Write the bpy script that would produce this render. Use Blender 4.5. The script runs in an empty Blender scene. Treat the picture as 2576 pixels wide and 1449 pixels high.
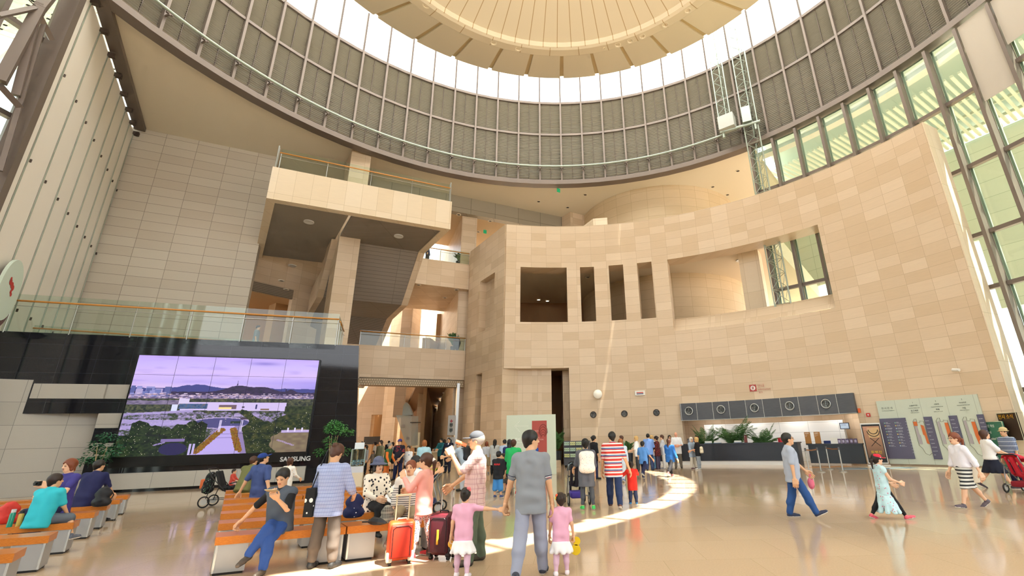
import bpy, bmesh, math, random
import numpy as np
from mathutils import Vector, Matrix
random.seed(7)
SC = bpy.context.scene
COL = SC.collection
PI = math.pi
W_, H_ = 2576, 1449
# ---------------------------------------------------------------- camera (measured from the photograph)
CF, CCX, CCY, CTH, CRO, CH = 1152.6, 1431.8, 721.9, 0.31985, -0.02652, 1.632
_c, _s = math.cos(CTH), math.sin(CTH)
CFW = np.array([0, _c, _s]); _u0 = np.array([0, -_s, _c]); _r0 = np.array([1., 0, 0])
CR = math.cos(CRO)*_r0 + math.sin(CRO)*_u0
CU = -math.sin(CRO)*_r0 + math.cos(CRO)*_u0
def ray(u, v): return (u-CCX)/CF*CR - (v-CCY)/CF*CU + CFW
def onz(u, v, z=0.):                       # world point where the sight line of a photo pixel meets height z
    d = ray(u, v); return d*((z-CH)/d[2]) + np.array([0, 0, CH])
def onpl(u, v, P, D):                      # ... meets the vertical plane through P along D
    d = ray(u, v); t = (D[1]*P[0]-D[0]*P[1])/(D[1]*d[0]-D[0]*d[1]); return d*t + np.array([0, 0, CH])
def dep(u, v, g):                          # height above a known ground spot g (facing plane)
    d = ray(u, v); t = math.hypot(g[0], g[1])/math.hypot(d[0], d[1]); return CH + d[2]*t
cam = bpy.data.objects.new('camera', bpy.data.cameras.new('camera')); COL.objects.link(cam)
cam.data.sensor_width = 36; cam.data.lens = CF/W_*36
cam.data.shift_x = (W_/2-CCX)/W_; cam.data.shift_y = (CCY-H_/2)/W_
cam.data.clip_start = .05; cam.data.clip_end = 500
m = Matrix.Identity(4)
for i in range(3): m[i][0] = CR[i]; m[i][1] = CU[i]; m[i][2] = -CFW[i]
m[2][3] = CH
cam.matrix_world = m; SC.camera = cam
# ---------------------------------------------------------------- materials
def lin(c):
    if isinstance(c, str):
        c = c.lstrip('#'); c = [int(c[i:i+2], 16)/255 for i in (0, 2, 4)]
    return tuple((x/12.92 if x <= .04045 else ((x+.055)/1.055)**2.4) for x in c[:3]) + (1,)
MATS = {}
class NT:
    def __init__(s, m): s.t = m.node_tree; s.n = s.t.nodes; s.b = s.n['Principled BSDF']
    def new(s, k, **kw):
        n = s.n.new(k)
        for a, v in kw.items(): setattr(n, a, v)
        return n
    def link(s, a, b): s.t.links.new(a, b)
    def math(s, op, a, b=None, c=None):
        n = s.n.new('ShaderNodeMath'); n.operation = op
        for i, x in enumerate((a, b, c)):
            if x is None: continue
            if isinstance(x, (int, float)): n.inputs[i].default_value = x
            else: s.link(x, n.inputs[i])
        return n.outputs[0]
    def mix(s, f, a, b, mode='MIX'):
        n = s.n.new('ShaderNodeMix'); n.data_type = 'RGBA'; n.blend_type = mode
        for sock, x in ((n.inputs['Factor'], f), (n.inputs['A'], a), (n.inputs['B'], b)):
            if isinstance(x, (int, float)): sock.default_value = x
            elif isinstance(x, (tuple, list)): sock.default_value = x
            else: s.link(x, sock)
        # RGBA sockets share names with float ones: set explicitly
        for idx, x in ((6, a), (7, b)):
            if isinstance(x, (tuple, list)): n.inputs[idx].default_value = x
            elif not isinstance(x, (int, float)): s.link(x, n.inputs[idx])
        if not isinstance(f, (int, float)): s.link(f, n.inputs[0])
        return n.outputs[2]
    def obj(s): return s.new('ShaderNodeTexCoord').outputs['Object']
    def uv(s): return s.new('ShaderNodeTexCoord').outputs['UV']
    def sep(s, v): n = s.new('ShaderNodeSeparateXYZ'); s.link(v, n.inputs[0]); return n.outputs
    def mapping(s, v, sc=(1, 1, 1), rot=(0, 0, 0), loc=(0, 0, 0)):
        n = s.new('ShaderNodeMapping'); s.link(v, n.inputs[0]); n.inputs['Scale'].default_value = sc
        n.inputs['Rotation'].default_value = rot; n.inputs['Location'].default_value = loc; return n.outputs[0]
    def noise(s, v, sc=5, det=2, rough=.5):
        n = s.new('ShaderNodeTexNoise'); s.link(v, n.inputs['Vector']); n.inputs['Scale'].default_value = sc
        n.inputs['Detail'].default_value = det; n.inputs['Roughness'].default_value = rough; return n.outputs[0]
    def vor(s, v, sc=5, feat='F1'):
        n = s.new('ShaderNodeTexVoronoi'); s.link(v, n.inputs['Vector']); n.inputs['Scale'].default_value = sc
        n.feature = feat; return n.outputs
    def step(s, x, e): return s.math('GREATER_THAN', x, e)
    def base(s, c): s.link(c, s.b.inputs['Base Color'])
def mat(name, col='#808080', rough=.6, metal=0., emit=0., spec=None, alpha=None):
    if name in MATS: return MATS[name]
    m = bpy.data.materials.new(name); m.use_nodes = True
    b = m.node_tree.nodes['Principled BSDF']
    b.inputs['Base Color'].default_value = lin(col); b.inputs['Roughness'].default_value = rough
    b.inputs['Metallic'].default_value = metal
    if spec is not None: b.inputs['Specular IOR Level'].default_value = spec
    if emit: b.inputs['Emission Color'].default_value = lin(col); b.inputs['Emission Strength'].default_value = emit
    MATS[name] = m; return m
def tiles(name, c1, c2, mortar, w, h, rough=.5, offs=0., msize=.012, grain=.25, gs=(1.2, 9, 1), speck=0., bias=0., bump=0.):
    m = mat(name, c1, rough); t = NT(m); uv = t.uv()
    br = t.new('ShaderNodeTexBrick'); t.link(uv, br.inputs['Vector']); br.offset = offs; br.squash = 1
    br.inputs['Color1'].default_value = lin(c1); br.inputs['Color2'].default_value = lin(c2)
    br.inputs['Mortar'].default_value = lin(mortar); br.inputs['Scale'].default_value = 1
    br.inputs['Mortar Size'].default_value = msize; br.inputs['Brick Width'].default_value = w
    br.inputs['Row Height'].default_value = h; br.inputs['Bias'].default_value = bias; br.inputs['Mortar Smooth'].default_value = .1
    n = t.noise(t.mapping(uv, gs), 1.2, 4, .6)
    f = t.math('MULTIPLY', t.math('SUBTRACT', n, .5), grain)
    c = t.mix(1., br.outputs[0], t.mix(n, (1-grain*.45,)*3+(1,), (1+grain*.35,)*3+(1,)), 'MULTIPLY')
    if speck:
        w2 = t.noise(t.mapping(uv, (1, 1, 1)), 60, 2, .7)
        c = t.mix(1., c, t.mix(w2, (1-speck,)*3+(1,), (1+speck,)*3+(1,)), 'MULTIPLY')
    t.base(c); return m
# ---------------------------------------------------------------- mesh building
class MB:
    def __init__(s): s.v = []; s.f = []; s.m = []
    def add(s, vs, fs, mi=0):
        o = len(s.v); s.v += [tuple(map(float, p)) for p in vs]; s.f += [tuple(i+o for i in f) for f in fs]; s.m += [mi]*len(fs); return s
    def par(s, o, a, b, c, mi=0):           # parallelepiped from corner o and edge vectors
        o, a, b, c = map(lambda q: np.array(q, float), (o, a, b, c))
        if np.dot(np.cross(a, b), c) < 0: a, b = b, a
        vs = [o, o+a, o+a+b, o+b, o+c, o+a+c, o+a+b+c, o+b+c]
        return s.add(vs, [(3, 2, 1, 0), (4, 5, 6, 7), (0, 1, 5, 4), (1, 2, 6, 5), (2, 3, 7, 6), (3, 0, 4, 7)], mi)
    def box(s, c, sz, rz=0, mi=0):
        ca, sa = math.cos(rz), math.sin(rz); a = np.array([ca, sa, 0])*sz[0]; b = np.array([-sa, ca, 0])*sz[1]; d = np.array([0, 0, sz[2]])
        return s.par(np.array(c)-a/2-b/2-d/2, a, b, d, mi)
    def cyl(s, p, q, r, r2=None, n=10, mi=0, cap=True):
        p, q = np.array(p, float), np.array(q, float); r2 = r if r2 is None else r2
        d = q-p; L = np.linalg.norm(d)
        if L < 1e-9: return s
        d /= L; a = np.cross(d, [0, 0, 1] if abs(d[2]) < .9 else [1, 0, 0]); a /= np.linalg.norm(a); b = np.cross(d, a)
        vs = []
        for k in range(n):
            t = 2*PI*k/n; e = math.cos(t)*a + math.sin(t)*b; vs += [p+e*r, q+e*r2]
        fs = [(2*k, 2*k+1, (2*k+3) % (2*n), (2*k+2) % (2*n)) for k in range(n)]
        if cap: fs += [tuple(2*k for k in range(n)), tuple(2*k+1 for k in range(n-1, -1, -1))]
        return s.add(vs, fs, mi)
    def path(s, pts, r, n=8, mi=0, closed=False):
        pts = [np.array(p, float) for p in pts]; N = len(pts); vs = []; up = None
        rr = r if isinstance(r, (list, tuple)) else [r]*N
        for i, p in enumerate(pts):
            d = (pts[(i+1) % N]-pts[i-1]) if closed else (pts[min(i+1, N-1)]-pts[max(i-1, 0)])
            d = d/(np.linalg.norm(d)+1e-12)
            if up is None: up = np.cross(d, [0, 0, 1] if abs(d[2]) < .9 else [1, 0, 0])
            a = up - d*np.dot(up, d); a /= np.linalg.norm(a); up = a; b = np.cross(d, a)
            for k in range(n):
                t = 2*PI*k/n; vs.append(p+(math.cos(t)*a+math.sin(t)*b)*rr[i])
        fs = []
        for i in range(N if closed else N-1):
            j = (i+1) % N
            for k in range(n): fs.append((i*n+k, i*n+(k+1) % n, j*n+(k+1) % n, j*n+k))
        if not closed: fs += [tuple(range(n-1, -1, -1)), tuple((N-1)*n+k for k in range(n))]
        return s.add(vs, fs, mi)
    def lathe(s, c, prof, n=16, mi=0, ax=None):
        c = np.array(c, float); vs = []
        if ax is None: X, Y, Z = np.eye(3)
        else:
            Z = np.array(ax, float)/np.linalg.norm(ax); X = np.cross(Z, [0, 0, 1] if abs(Z[2]) < .9 else [1, 0, 0]); X /= np.linalg.norm(X); Y = np.cross(Z, X)
        for r, z in prof:
            for k in range(n):
                t = 2*PI*k/n; vs.append(c+X*(r*math.cos(t))+Y*(r*math.sin(t))+Z*z)
        fs = [(i*n+k, i*n+(k+1) % n, (i+1)*n+(k+1) % n, (i+1)*n+k) for i in range(len(prof)-1) for k in range(n)]
        return s.add(vs, fs, mi)
    def prism(s, poly, z0, z1, mi=0):
        n = len(poly); vs = [(x, y, z0) for x, y in poly] + [(x, y, z1) for x, y in poly]
        a = sum(poly[i][0]*poly[(i+1) % n][1]-poly[(i+1) % n][0]*poly[i][1] for i in range(n))
        fs = [(i, (i+1) % n, n+(i+1) % n, n+i) for i in range(n)] + [tuple(range(n-1, -1, -1)), tuple(range(n, 2*n))]
        if a < 0: fs = [f[::-1] for f in fs]
        return s.add(vs, fs, mi)
    def extr(s, poly, o, X, Y, N, mi=0):     # flat outline (x,y) in frame o,X,Y pushed by vector N
        o, X, Y, N = map(lambda q: np.array(q, float), (o, X, Y, N)); n = len(poly)
        a = [o+X*x+Y*y for x, y in poly]; vs = a+[p+N for p in a]
        fs = [(i, (i+1) % n, n+(i+1) % n, n+i) for i in range(n)] + [tuple(range(n-1, -1, -1)), tuple(range(n, 2*n))]
        return s.add(vs, fs, mi)
    def ball(s, c, r, n=10, mi=0, sc=(1, 1, 1)):
        c = np.array(c, float); vs = []; fs = []; m_ = n//2+1
        for i in range(m_+1):
            ph = PI*i/m_
            for k in range(n):
                t = 2*PI*k/n; vs.append(c+np.array([math.sin(ph)*math.cos(t)*sc[0], math.sin(ph)*math.sin(t)*sc[1], -math.cos(ph)*sc[2]])*r)
        for i in range(m_):
            for k in range(n): fs.append((i*n+k, i*n+(k+1) % n, (i+1)*n+(k+1) % n, (i+1)*n+k))
        return s.add(vs, fs, mi)
    def mesh(s, name, mats, uv=None, smooth=False, ang=None):
        me = bpy.data.meshes.new(name); me.from_pydata(s.v, [], s.f); me.validate(clean_customdata=False)
        for q in (mats if isinstance(mats, (list, tuple)) else [mats]): me.materials.append(q)
        mi = np.array(s.m, dtype=np.int32)
        if len(mi) == len(me.polygons): me.polygons.foreach_set('material_index', mi)
        if uv is not False:
            l = me.uv_layers.new(name='UVMap'); co = np.array(s.v)
            out = np.zeros((len(me.loops), 2)); vi = np.zeros(len(me.loops), dtype=np.int32); me.loops.foreach_get('vertex_index', vi)
            P = co[vi]
            if uv is None:
                nr = np.zeros(len(me.polygons)*3); me.polygons.foreach_get('normal', nr); nr = nr.reshape(-1, 3)
                tot = np.zeros(len(me.polygons), dtype=np.int32); me.polygons.foreach_get('loop_total', tot)
                N = np.repeat(nr, tot, axis=0); hz = np.abs(N[:, 2]) > .75
                T = np.stack([-N[:, 1], N[:, 0]], 1); T /= np.maximum(np.hypot(T[:, 0], T[:, 1]), 1e-9)[:, None]
                out[:, 0] = np.where(hz, P[:, 0], P[:, 0]*T[:, 0]+P[:, 1]*T[:, 1]); out[:, 1] = np.where(hz, P[:, 1], P[:, 2])
            else: out[:] = uv(P)
            l.data.foreach_set('uv', out.astype(np.float32).ravel())
        if smooth:
            me.polygons.foreach_set('use_smooth', np.ones(len(me.polygons), dtype=bool))
            if ang is not None: me.set_sharp_from_angle(angle=math.radians(ang))
        me.update(); return me
    def build(s, name, mats, parent=None, uv=None, smooth=False, ang=None, **tags):
        return place(name, s.mesh(name, mats, uv, smooth, ang), parent, **tags)
def place(name, data, parent=None, loc=None, **tags):
    o = bpy.data.objects.new(name, data); COL.objects.link(o)
    if parent is not None: o.parent = parent
    if loc is not None: o.location = loc
    tag(o, **tags); return o
def tag(o, label=None, cat=None, group=None, kind=None):
    if label: o['label'] = label
    if cat: o['category'] = cat
    if group: o['group'] = group
    if kind: o['kind'] = kind
    return o
def root(name, loc=(0, 0, 0), rz=0., **tags):
    o = bpy.data.objects.new(name, None); COL.objects.link(o); o.location = tuple(loc); o.rotation_euler = (0, 0, rz)
    o.empty_display_size = .2; tag(o, **tags); return o
def dup(r, loc, rz=None, **tags):
    def cp(o, par):
        c = o.copy(); COL.objects.link(c); c.parent = par
        for ch in kids.get(o.name, []): cp(ch, c)
        return c
    kids = {}
    def walk(o):
        kids[o.name] = list(o.children)
        for ch in o.children: walk(ch)
    walk(r)
    c = cp(r, None); c.location = tuple(loc)
    if rz is not None: c.rotation_euler = (0, 0, rz)
    tag(c, **tags); return c
FONT = None
def text(body, size, m, parent, o, X, Y, align='LEFT', name='lettering', depth=.002, **tags):
    cu = bpy.data.curves.new(name, 'FONT'); cu.body = body; cu.size = size; cu.align_x = align; cu.extrude = depth; cu.resolution_u = 3
    cu.materials.append(m); ob = bpy.data.objects.new(name, cu); COL.objects.link(ob)
    X = np.array(X, float)/np.linalg.norm(X); Y = np.array(Y, float)/np.linalg.norm(Y); Z = np.cross(X, Y)
    M = Matrix.Identity(4)
    for i in range(3): M[i][0] = X[i]; M[i][1] = Y[i]; M[i][2] = Z[i]; M[i][3] = o[i]
    ob.matrix_world = M
    if parent is not None: ob.parent = parent; ob.matrix_parent_inverse = parent.matrix_basis.inverted()
    tag(ob, **tags); return ob
def A3(*a): return np.array(a, float)
UP = A3(0, 0, 1)
D1 = A3(.932, .363, 0); D1 /= np.linalg.norm(D1)         # along the screen wall and benches
N1 = A3(-D1[1], D1[0], 0)
DG = A3(.891, .454, 0); DG /= np.linalg.norm(DG)          # along the granite wall, balcony and bridges
NG = A3(-DG[1], DG[0], 0)
D2 = A3(-.594, .804, 0); D2 /= np.linalg.norm(D2)         # along the aisles
RC = A3(.084, 11.797, 0); RR = 21.9                       # rotunda centre and radius
WC = A3(.562, 11.227, 0); WR = 20.18                      # curved stone wall
def polar(C, R, az, z=0.): a = math.radians(az); return A3(C[0]+R*math.sin(a), C[1]+R*math.cos(a), z)
SCREEN_E = 1.0
# ================================================================ SETTING
STONE = tiles('limestone', '#d9c4a9', '#cab293', '#b69e81', 1.1, .58, rough=.42, grain=.16, msize=.008)
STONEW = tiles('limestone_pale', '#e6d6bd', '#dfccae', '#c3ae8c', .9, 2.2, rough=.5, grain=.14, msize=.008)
GRAN = tiles('granite_tiles', '#cdc4b5', '#c4b9a9', '#8c8275', 1.75, .62, rough=.6, grain=.05, msize=.012, speck=.16)
GRANL = tiles('granite_light', '#b9b7b0', '#aeaca5', '#80807c', 1.5, .9, rough=.45, grain=.05, msize=.008, speck=.12)
DARK = tiles('dark_granite', '#202228', '#1b1d23', '#3c3f46', 1.2, .6, rough=.06, grain=.12, msize=.005, speck=.2)
DARK.node_tree.nodes['Principled BSDF'].inputs['IOR'].default_value = 1.55
CEIL = mat('ceiling_paint', '#e0d6c2', .8)
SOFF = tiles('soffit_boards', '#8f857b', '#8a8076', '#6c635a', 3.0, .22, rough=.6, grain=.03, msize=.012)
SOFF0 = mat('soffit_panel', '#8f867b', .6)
BRONZE = mat('bronze_metal', '#7a6e65', .45, .3)
BRONZED = mat('bronze_dark', '#5c5048', .45, .5)
STEEL = mat('brushed_steel', '#b9bbb8', .28, .9)
STEELP = mat('pale_green_metal', '#a9b4a8', .4, .5)
DISC = mat('dome_cream', '#e6dac2', .75)
DISCD = mat('dome_joint', '#d3bc8e', .8)
WHITE = mat('white_paint', '#e9e7e0', .5)
BLACK = mat('black_matt', '#141416', .5)
WOODR = mat('rail_wood', '#c98a3e', .4)
_m = mat('floor_stone', '#c9b590', .1); _t = NT(_m); _uv = _t.obj()
_br = _t.new('ShaderNodeTexBrick'); _t.link(_uv, _br.inputs['Vector']); _br.offset = .5
for k_, v_ in (('Color1', lin('#cab093')), ('Color2', lin('#c4a98b')), ('Mortar', lin('#b59f7d'))): _br.inputs[k_].default_value = v_
for k_, v_ in (('Scale', 1), ('Mortar Size', .005), ('Brick Width', 1.2), ('Row Height', 1.2), ('Mortar Smooth', .2)): _br.inputs[k_].default_value = v_
_n = _t.noise(_t.mapping(_uv, (14, 14, 14)), 3, 6, .65)
_t.base(_t.mix(1., _br.outputs[0], _t.mix(_n, (.76, .76, .76, 1), (1.18, 1.18, 1.18, 1)), 'MULTIPLY'))
_t.b.inputs['Roughness'].default_value = .085; _t.b.inputs['Specular IOR Level'].default_value = .75
_rn = _t.noise(_t.mapping(_uv, (1, 1, 1)), .9, 3, .6); _t.link(_t.math('MULTIPLY_ADD', _rn, .1, .05), _t.b.inputs['Roughness'])

def glassmat(name, tint, refl=.9, dens=0., f0=.07, f1=.88):
    m = bpy.data.materials.new(name); m.use_nodes = True; t = m.node_tree; t.nodes.clear()
    o = t.nodes.new('ShaderNodeOutputMaterial'); tr = t.nodes.new('ShaderNodeBsdfTransparent'); g = t.nodes.new('ShaderNodeBsdfGlossy')
    tr.inputs[0].default_value = lin(tint); g.inputs['Roughness'].default_value = .02; g.inputs[0].default_value = (refl,)*3+(1,)
    lwn_ = t.nodes.new('ShaderNodeLayerWeight'); pw_ = t.nodes.new('ShaderNodeMath'); pw_.operation = 'POWER'; t.links.new(lwn_.outputs['Facing'], pw_.inputs[0]); pw_.inputs[1].default_value = 4.5
    f = t.nodes.new('ShaderNodeMath'); f.operation = 'MULTIPLY_ADD'; t.links.new(pw_.outputs[0], f.inputs[0]); f.inputs[1].default_value = f1; f.inputs[2].default_value = f0
    mx = t.nodes.new('ShaderNodeMixShader'); t.links.new(f.outputs[0], mx.inputs[0]); t.links.new(tr.outputs[0], mx.inputs[1]); t.links.new(g.outputs[0], mx.inputs[2])
    if dens:
        d = t.nodes.new('ShaderNodeBsdfDiffuse'); d.inputs[0].default_value = lin('#e4efe6'); m2 = t.nodes.new('ShaderNodeMixShader'); m2.inputs[0].default_value = dens
        t.links.new(mx.outputs[0], m2.inputs[1]); t.links.new(d.outputs[0], m2.inputs[2]); mx = m2
    t.links.new(mx.outputs[0], o.inputs[0]); return m
GLASS = glassmat('clear_glass', '#f4fbf6'); GLASSG = glassmat('green_glass', '#dcebe0', dens=.03); GLASSR = glassmat('balustrade_glass', '#f1f8f4', dens=.01, f0=.035, f1=.45)

# ---- floor and ground outside
b = MB(); b.par((-60, -32, -.3), (110, 0, 0), (0, 110, 0), (0, 0, .3)); b.build('floor', _m, kind='structure')
# ---- curved limestone wall with its openings
def curved_wall(name, C, R, thk, azs, zs, holes, mats, top=True, step=1.4):
    def hole(a, z): return any(h[0] < a < h[1] and h[2] < z < h[3] for h in holes)
    A = sorted(set([round(a, 4) for a in azs] + [round(h[i], 4) for h in holes for i in (0, 1) if azs[0] <= h[i] <= azs[-1]]))
    AA = []
    for a0, a1 in zip(A[:-1], A[1:]):
        n = max(1, math.ceil((a1-a0)/step)); AA += [a0+(a1-a0)*k/n for k in range(n)]
    AA.append(A[-1]); Z = sorted(set([round(z, 4) for z in zs] + [round(h[i], 4) for h in holes for i in (2, 3)])); Z = [z for z in Z if zs[0] <= z <= zs[-1]]
    na, nz = len(AA), len(Z); fil = [[not hole((AA[i]+AA[i+1])/2, (Z[j]+Z[j+1])/2) for j in range(nz-1)] for i in range(na-1)]
    b = MB(); P = lambda i, j, o: polar(C, R+(thk if o else 0), AA[i], Z[j])
    F = lambda i, j: 0 <= i < na-1 and 0 <= j < nz-1 and fil[i][j]
    for i in range(na-1):
        for j in range(nz-1):
            if not fil[i][j]: continue
            b.add([P(i, j, 0), P(i, j+1, 0), P(i+1, j+1, 0), P(i+1, j, 0)], [(3, 2, 1, 0)])
            b.add([P(i, j, 1), P(i, j+1, 1), P(i+1, j+1, 1), P(i+1, j, 1)], [(0, 1, 2, 3)])
            if not F(i-1, j): b.add([P(i, j, 0), P(i, j, 1), P(i, j+1, 1), P(i, j+1, 0)], [(3, 2, 1, 0)])
            if not F(i+1, j): b.add([P(i+1, j, 0), P(i+1, j, 1), P(i+1, j+1, 1), P(i+1, j+1, 0)], [(0, 1, 2, 3)])
            if not F(i, j-1): b.add([P(i, j, 0), P(i+1, j, 0), P(i+1, j, 1), P(i, j, 1)], [(0, 1, 2, 3)])
            if not F(i, j+1): b.add([P(i, j+1, 0), P(i+1, j+1, 0), P(i+1, j+1, 1), P(i, j+1, 1)], [(3, 2, 1, 0)])
    def uv(Pp):
        rx, ry = Pp[:, 0]-C[0], Pp[:, 1]-C[1]; az = np.arctan2(rx, ry); rad = np.hypot(rx, ry)
        return np.stack([az*R+(rad-R), Pp[:, 2]], 1)
    return b.build(name, mats, kind='structure', uv=uv)
HOLES = [(-11.55, -2.02, 9.44, 13.53), (.75, 3.64, 9.44, 13.53), (6.68, 9.66, 9.43, 13.55), (12.5, 15.46, 9.4, 13.55),
         (18.6, 46.1, 8.33, 13.54), (-14.6, -2.06, 0, 6.22), (18.43, 46.0, 0, 2.55)]
curved_wall('wall_curved', WC, WR, 1.32, [-14.59, 63.6], [0, 16.86], HOLES, STONE)
b = MB(); p, q = polar(WC, WR, 63.62), polar(WC, WR+1.32, 63.62); b.par(p, q-p, (polar(WC, WR, 63.75)-p), (0, 0, 16.86)); b.build('trim_10', STONEW, kind='structure')  # paler slab: bright daylight on the pier end put into its colour
b = MB()      # sloping sill inside the long opening
n = 22
for i in range(n):
    a0, a1 = 18.6+27.5*i/n, 18.6+27.5*(i+1)/n
    b.add([polar(WC, WR+.01, a0, 8.34), polar(WC, WR+.01, a1, 8.34), polar(WC, WR+1.0, a1, 9.4), polar(WC, WR+1.0, a0, 9.4), polar(WC, WR+1.32, a1, 9.4), polar(WC, WR+1.32, a0, 9.4)], [(3, 2, 1, 0), (5, 4, 2, 3)])
b.build('trim_1', STONE, kind='structure')
# flank of the wall running back to the bridges
FL0, FL1 = A3(-4.62, 30.8, 0), A3(-8.25, 35.75, 0); fd = (FL1-FL0)/np.linalg.norm(FL1-FL0); fn = A3(fd[1], -fd[0], 0)
b = MB(); L = np.linalg.norm(FL1-FL0)
def flank(s0, s1, z0, z1, d0=0., th=1.2): b.par(FL0+fd*s0+fn*(d0)+A3(0, 0, z0), fd*(s1-s0), fn*(th-d0), A3(0, 0, z1-z0))
nic = [(1.45, 3.55, 2.6, 6.22)]
flank(.0, 4.7, 6.3, 9.4); flank(0, 4.7, 0, 2.2); flank(0, 1.5, 9.4, 13.54); flank(4.0, 4.7, 9.4, 13.54); flank(0, 4.7, 13.54, 16.86); flank(1.5, 4.0, 9.4, 13.54, .55)
flank(0, 3.1, 2.2, 6.3); flank(4.1, 4.7, 2.2, 6.3); flank(3.1, 4.1, 2.2, 6.3, .6); flank(4.7, 6.15, 0, 16.86)
b.build('wall_flank', STONE, kind='structure')
# upper back rooms behind the curved wall: slabs, inner walls, round drum, pillars
def sector(b, C, r0, r1, a0, a1, z0, z1, step=3., mi=0):
    n = max(1, math.ceil((a1-a0)/step))
    for i in range(n):
        x, y = a0+(a1-a0)*i/n, a0+(a1-a0)*(i+1)/n
        q = [polar(C, r0, x, z0), polar(C, r1, x, z0), polar(C, r1, y, z0), polar(C, r0, y, z0), polar(C, r0, x, z1), polar(C, r1, x, z1), polar(C, r1, y, z1), polar(C, r0, y, z1)]
        f = [(0, 1, 2, 3), (7, 6, 5, 4), (1, 5, 6, 2), (3, 7, 4, 0)]
        if i == 0: f.append((0, 4, 5, 1))
        if i == n-1: f.append((2, 6, 7, 3))
        b.add(q, f, mi)
b = MB(); sector(b, WC, WR+1.32, 46, -14.6, 37, 14.0, 15.5); b.build('ceiling_gallery', mat('gallery_ceiling', '#d6c8b2', .8), kind='structure')
b = MB(); sector(b, WC, WR+1.3, 46, -14.6, 37, 6.9, 8.3); b.build('floor_gallery', STONE, kind='structure')
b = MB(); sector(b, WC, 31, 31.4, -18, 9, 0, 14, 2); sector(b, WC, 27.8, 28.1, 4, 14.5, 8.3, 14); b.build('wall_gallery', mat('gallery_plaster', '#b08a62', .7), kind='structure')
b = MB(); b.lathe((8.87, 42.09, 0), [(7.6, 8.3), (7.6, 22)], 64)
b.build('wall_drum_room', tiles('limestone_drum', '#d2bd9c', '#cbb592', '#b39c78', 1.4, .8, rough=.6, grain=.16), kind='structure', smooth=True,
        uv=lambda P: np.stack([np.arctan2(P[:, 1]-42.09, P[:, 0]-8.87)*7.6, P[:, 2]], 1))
b = MB(); b.par((-.54, 39.9, 15), (.83, -1., 0), (2.6, 1.6, 0), (0, 0, 7)); b.build('wall_pilaster', STONE, kind='structure')
q = onpl(1886, 700, A3(10.5, 31.6, 0), (1, -.35)); b = MB(); b.par((q[0]-.6, q[1], 8.3), (1.15, -.75, 0), (.6, .9, 0), (0, 0, 5.7)); b.build('wall_pillar', STONEW, kind='structure')
def oncyl(u, v, R):
    d = ray(u, v); a = d[0]**2+d[1]**2; bb_ = -2*(d[0]*WC[0]+d[1]*WC[1]); c = WC[0]**2+WC[1]**2-R*R; return d*((-bb_+math.sqrt(bb_*bb_-4*a*c))/(2*a))+A3(0, 0, CH)
qa, qb, qc = oncyl(1492, 550, 20.9), oncyl(1528, 556, 20.9), oncyl(1464, 569, 22.5); b = MB(); e1 = A3(qb[0]-qa[0], qb[1]-qa[1], 0); b.par(A3(qa[0], qa[1], qa[2]-2.2), e1, A3(-e1[1]*1.2-.9, e1[0]*1.2, 0), (0, 0, 2.2)); b.build('wall_plinth_block', STONEW, kind='structure')
# info niche behind the long opening
b = MB(); sector(b, WC, WR+3.2, WR+3.35, 16, 48, 0, 3.1, 2); b.par(polar(WC, WR+1.3, 16.6), polar(WC, 2, 16.6)-WC, polar(WC, .2, 106), (0, 0, 3.1)); b.par(polar(WC, WR+1.3, 46.2), polar(WC, 2, 46.2)-WC, polar(WC, .2, 136), (0, 0, 3.1))
sector(b, WC, WR+1.3, WR+3.4, 16, 48, 3.0, 3.2, 3)
b.build('wall_niche', STONE, kind='structure')
b = MB(); sector(b, WC, WR+2.2, WR+2.35, 21.5, 42.3, 0, 2.28, 1.5)
b.build('wall_niche_screen', tiles('white_screen', '#f2f4f4', '#ecefef', '#c9cdce', 1.6, .55, rough=.3, grain=.02), kind='structure', uv=lambda P: np.stack([np.arctan2(P[:, 0]-WC[0], P[:, 1]-WC[1])*22, P[:, 2]], 1))
# recess behind the low left opening
b = MB(); sector(b, WC, WR+.55, WR+.75, -14.59, -5.4, 0, 6.22, 2); sector(b, WC, WR+1.3, WR+5, -3.2, -2.0, 0, 6.3, 1); b.build('wall_recess', STONE, kind='structure')
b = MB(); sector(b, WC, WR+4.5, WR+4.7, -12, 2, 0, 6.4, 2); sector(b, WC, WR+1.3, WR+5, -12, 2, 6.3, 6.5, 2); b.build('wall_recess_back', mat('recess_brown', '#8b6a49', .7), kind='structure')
# ---- ceiling with the round opening, open over the hall beyond
BP0 = A3(-10.32, 34.95, 0)
def ceiling():
    b = MB(); Tl, Td = A3(-22.05, 16.2, 0), A3(.575, -.818, 0); n = 122; a0, a1 = -82., 38.2
    def far(az):
        e = A3(math.sin(math.radians(az)), math.cos(math.radians(az)), 0); t = 60.
        den = e[0]*Td[1]-e[1]*Td[0]
        if abs(den) > 1e-6:
            w = Tl-RC; k = (w[0]*Td[1]-w[1]*Td[0])/den
            if k > 0: t = min(t, k)
        k = e.dot(NG)
        if k > .01: t = min(t, (7.6-(RC-BP0).dot(NG))/k)
        return max(t, RR+.05)
    for i in range(n):
        x, y = a0+(a1-a0)*i/n, a0+(a1-a0)*(i+1)/n
        fx, fy = far(x), far(y)
        q = [polar(RC, RR, x, 22), polar(RC, fx, x, 22), polar(RC, fy, y, 22), polar(RC, RR, y, 22)]
        q += [p+A3(0, 0, .4) for p in q]; b.add(q, [(0, 1, 2, 3), (7, 6, 5, 4), (1, 5, 6, 2)])
    return b.build('ceiling', CEIL, kind='structure')
ceiling()
BP = A3(-10.32, 34.95, 0)                                 # line of the bridges
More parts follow.
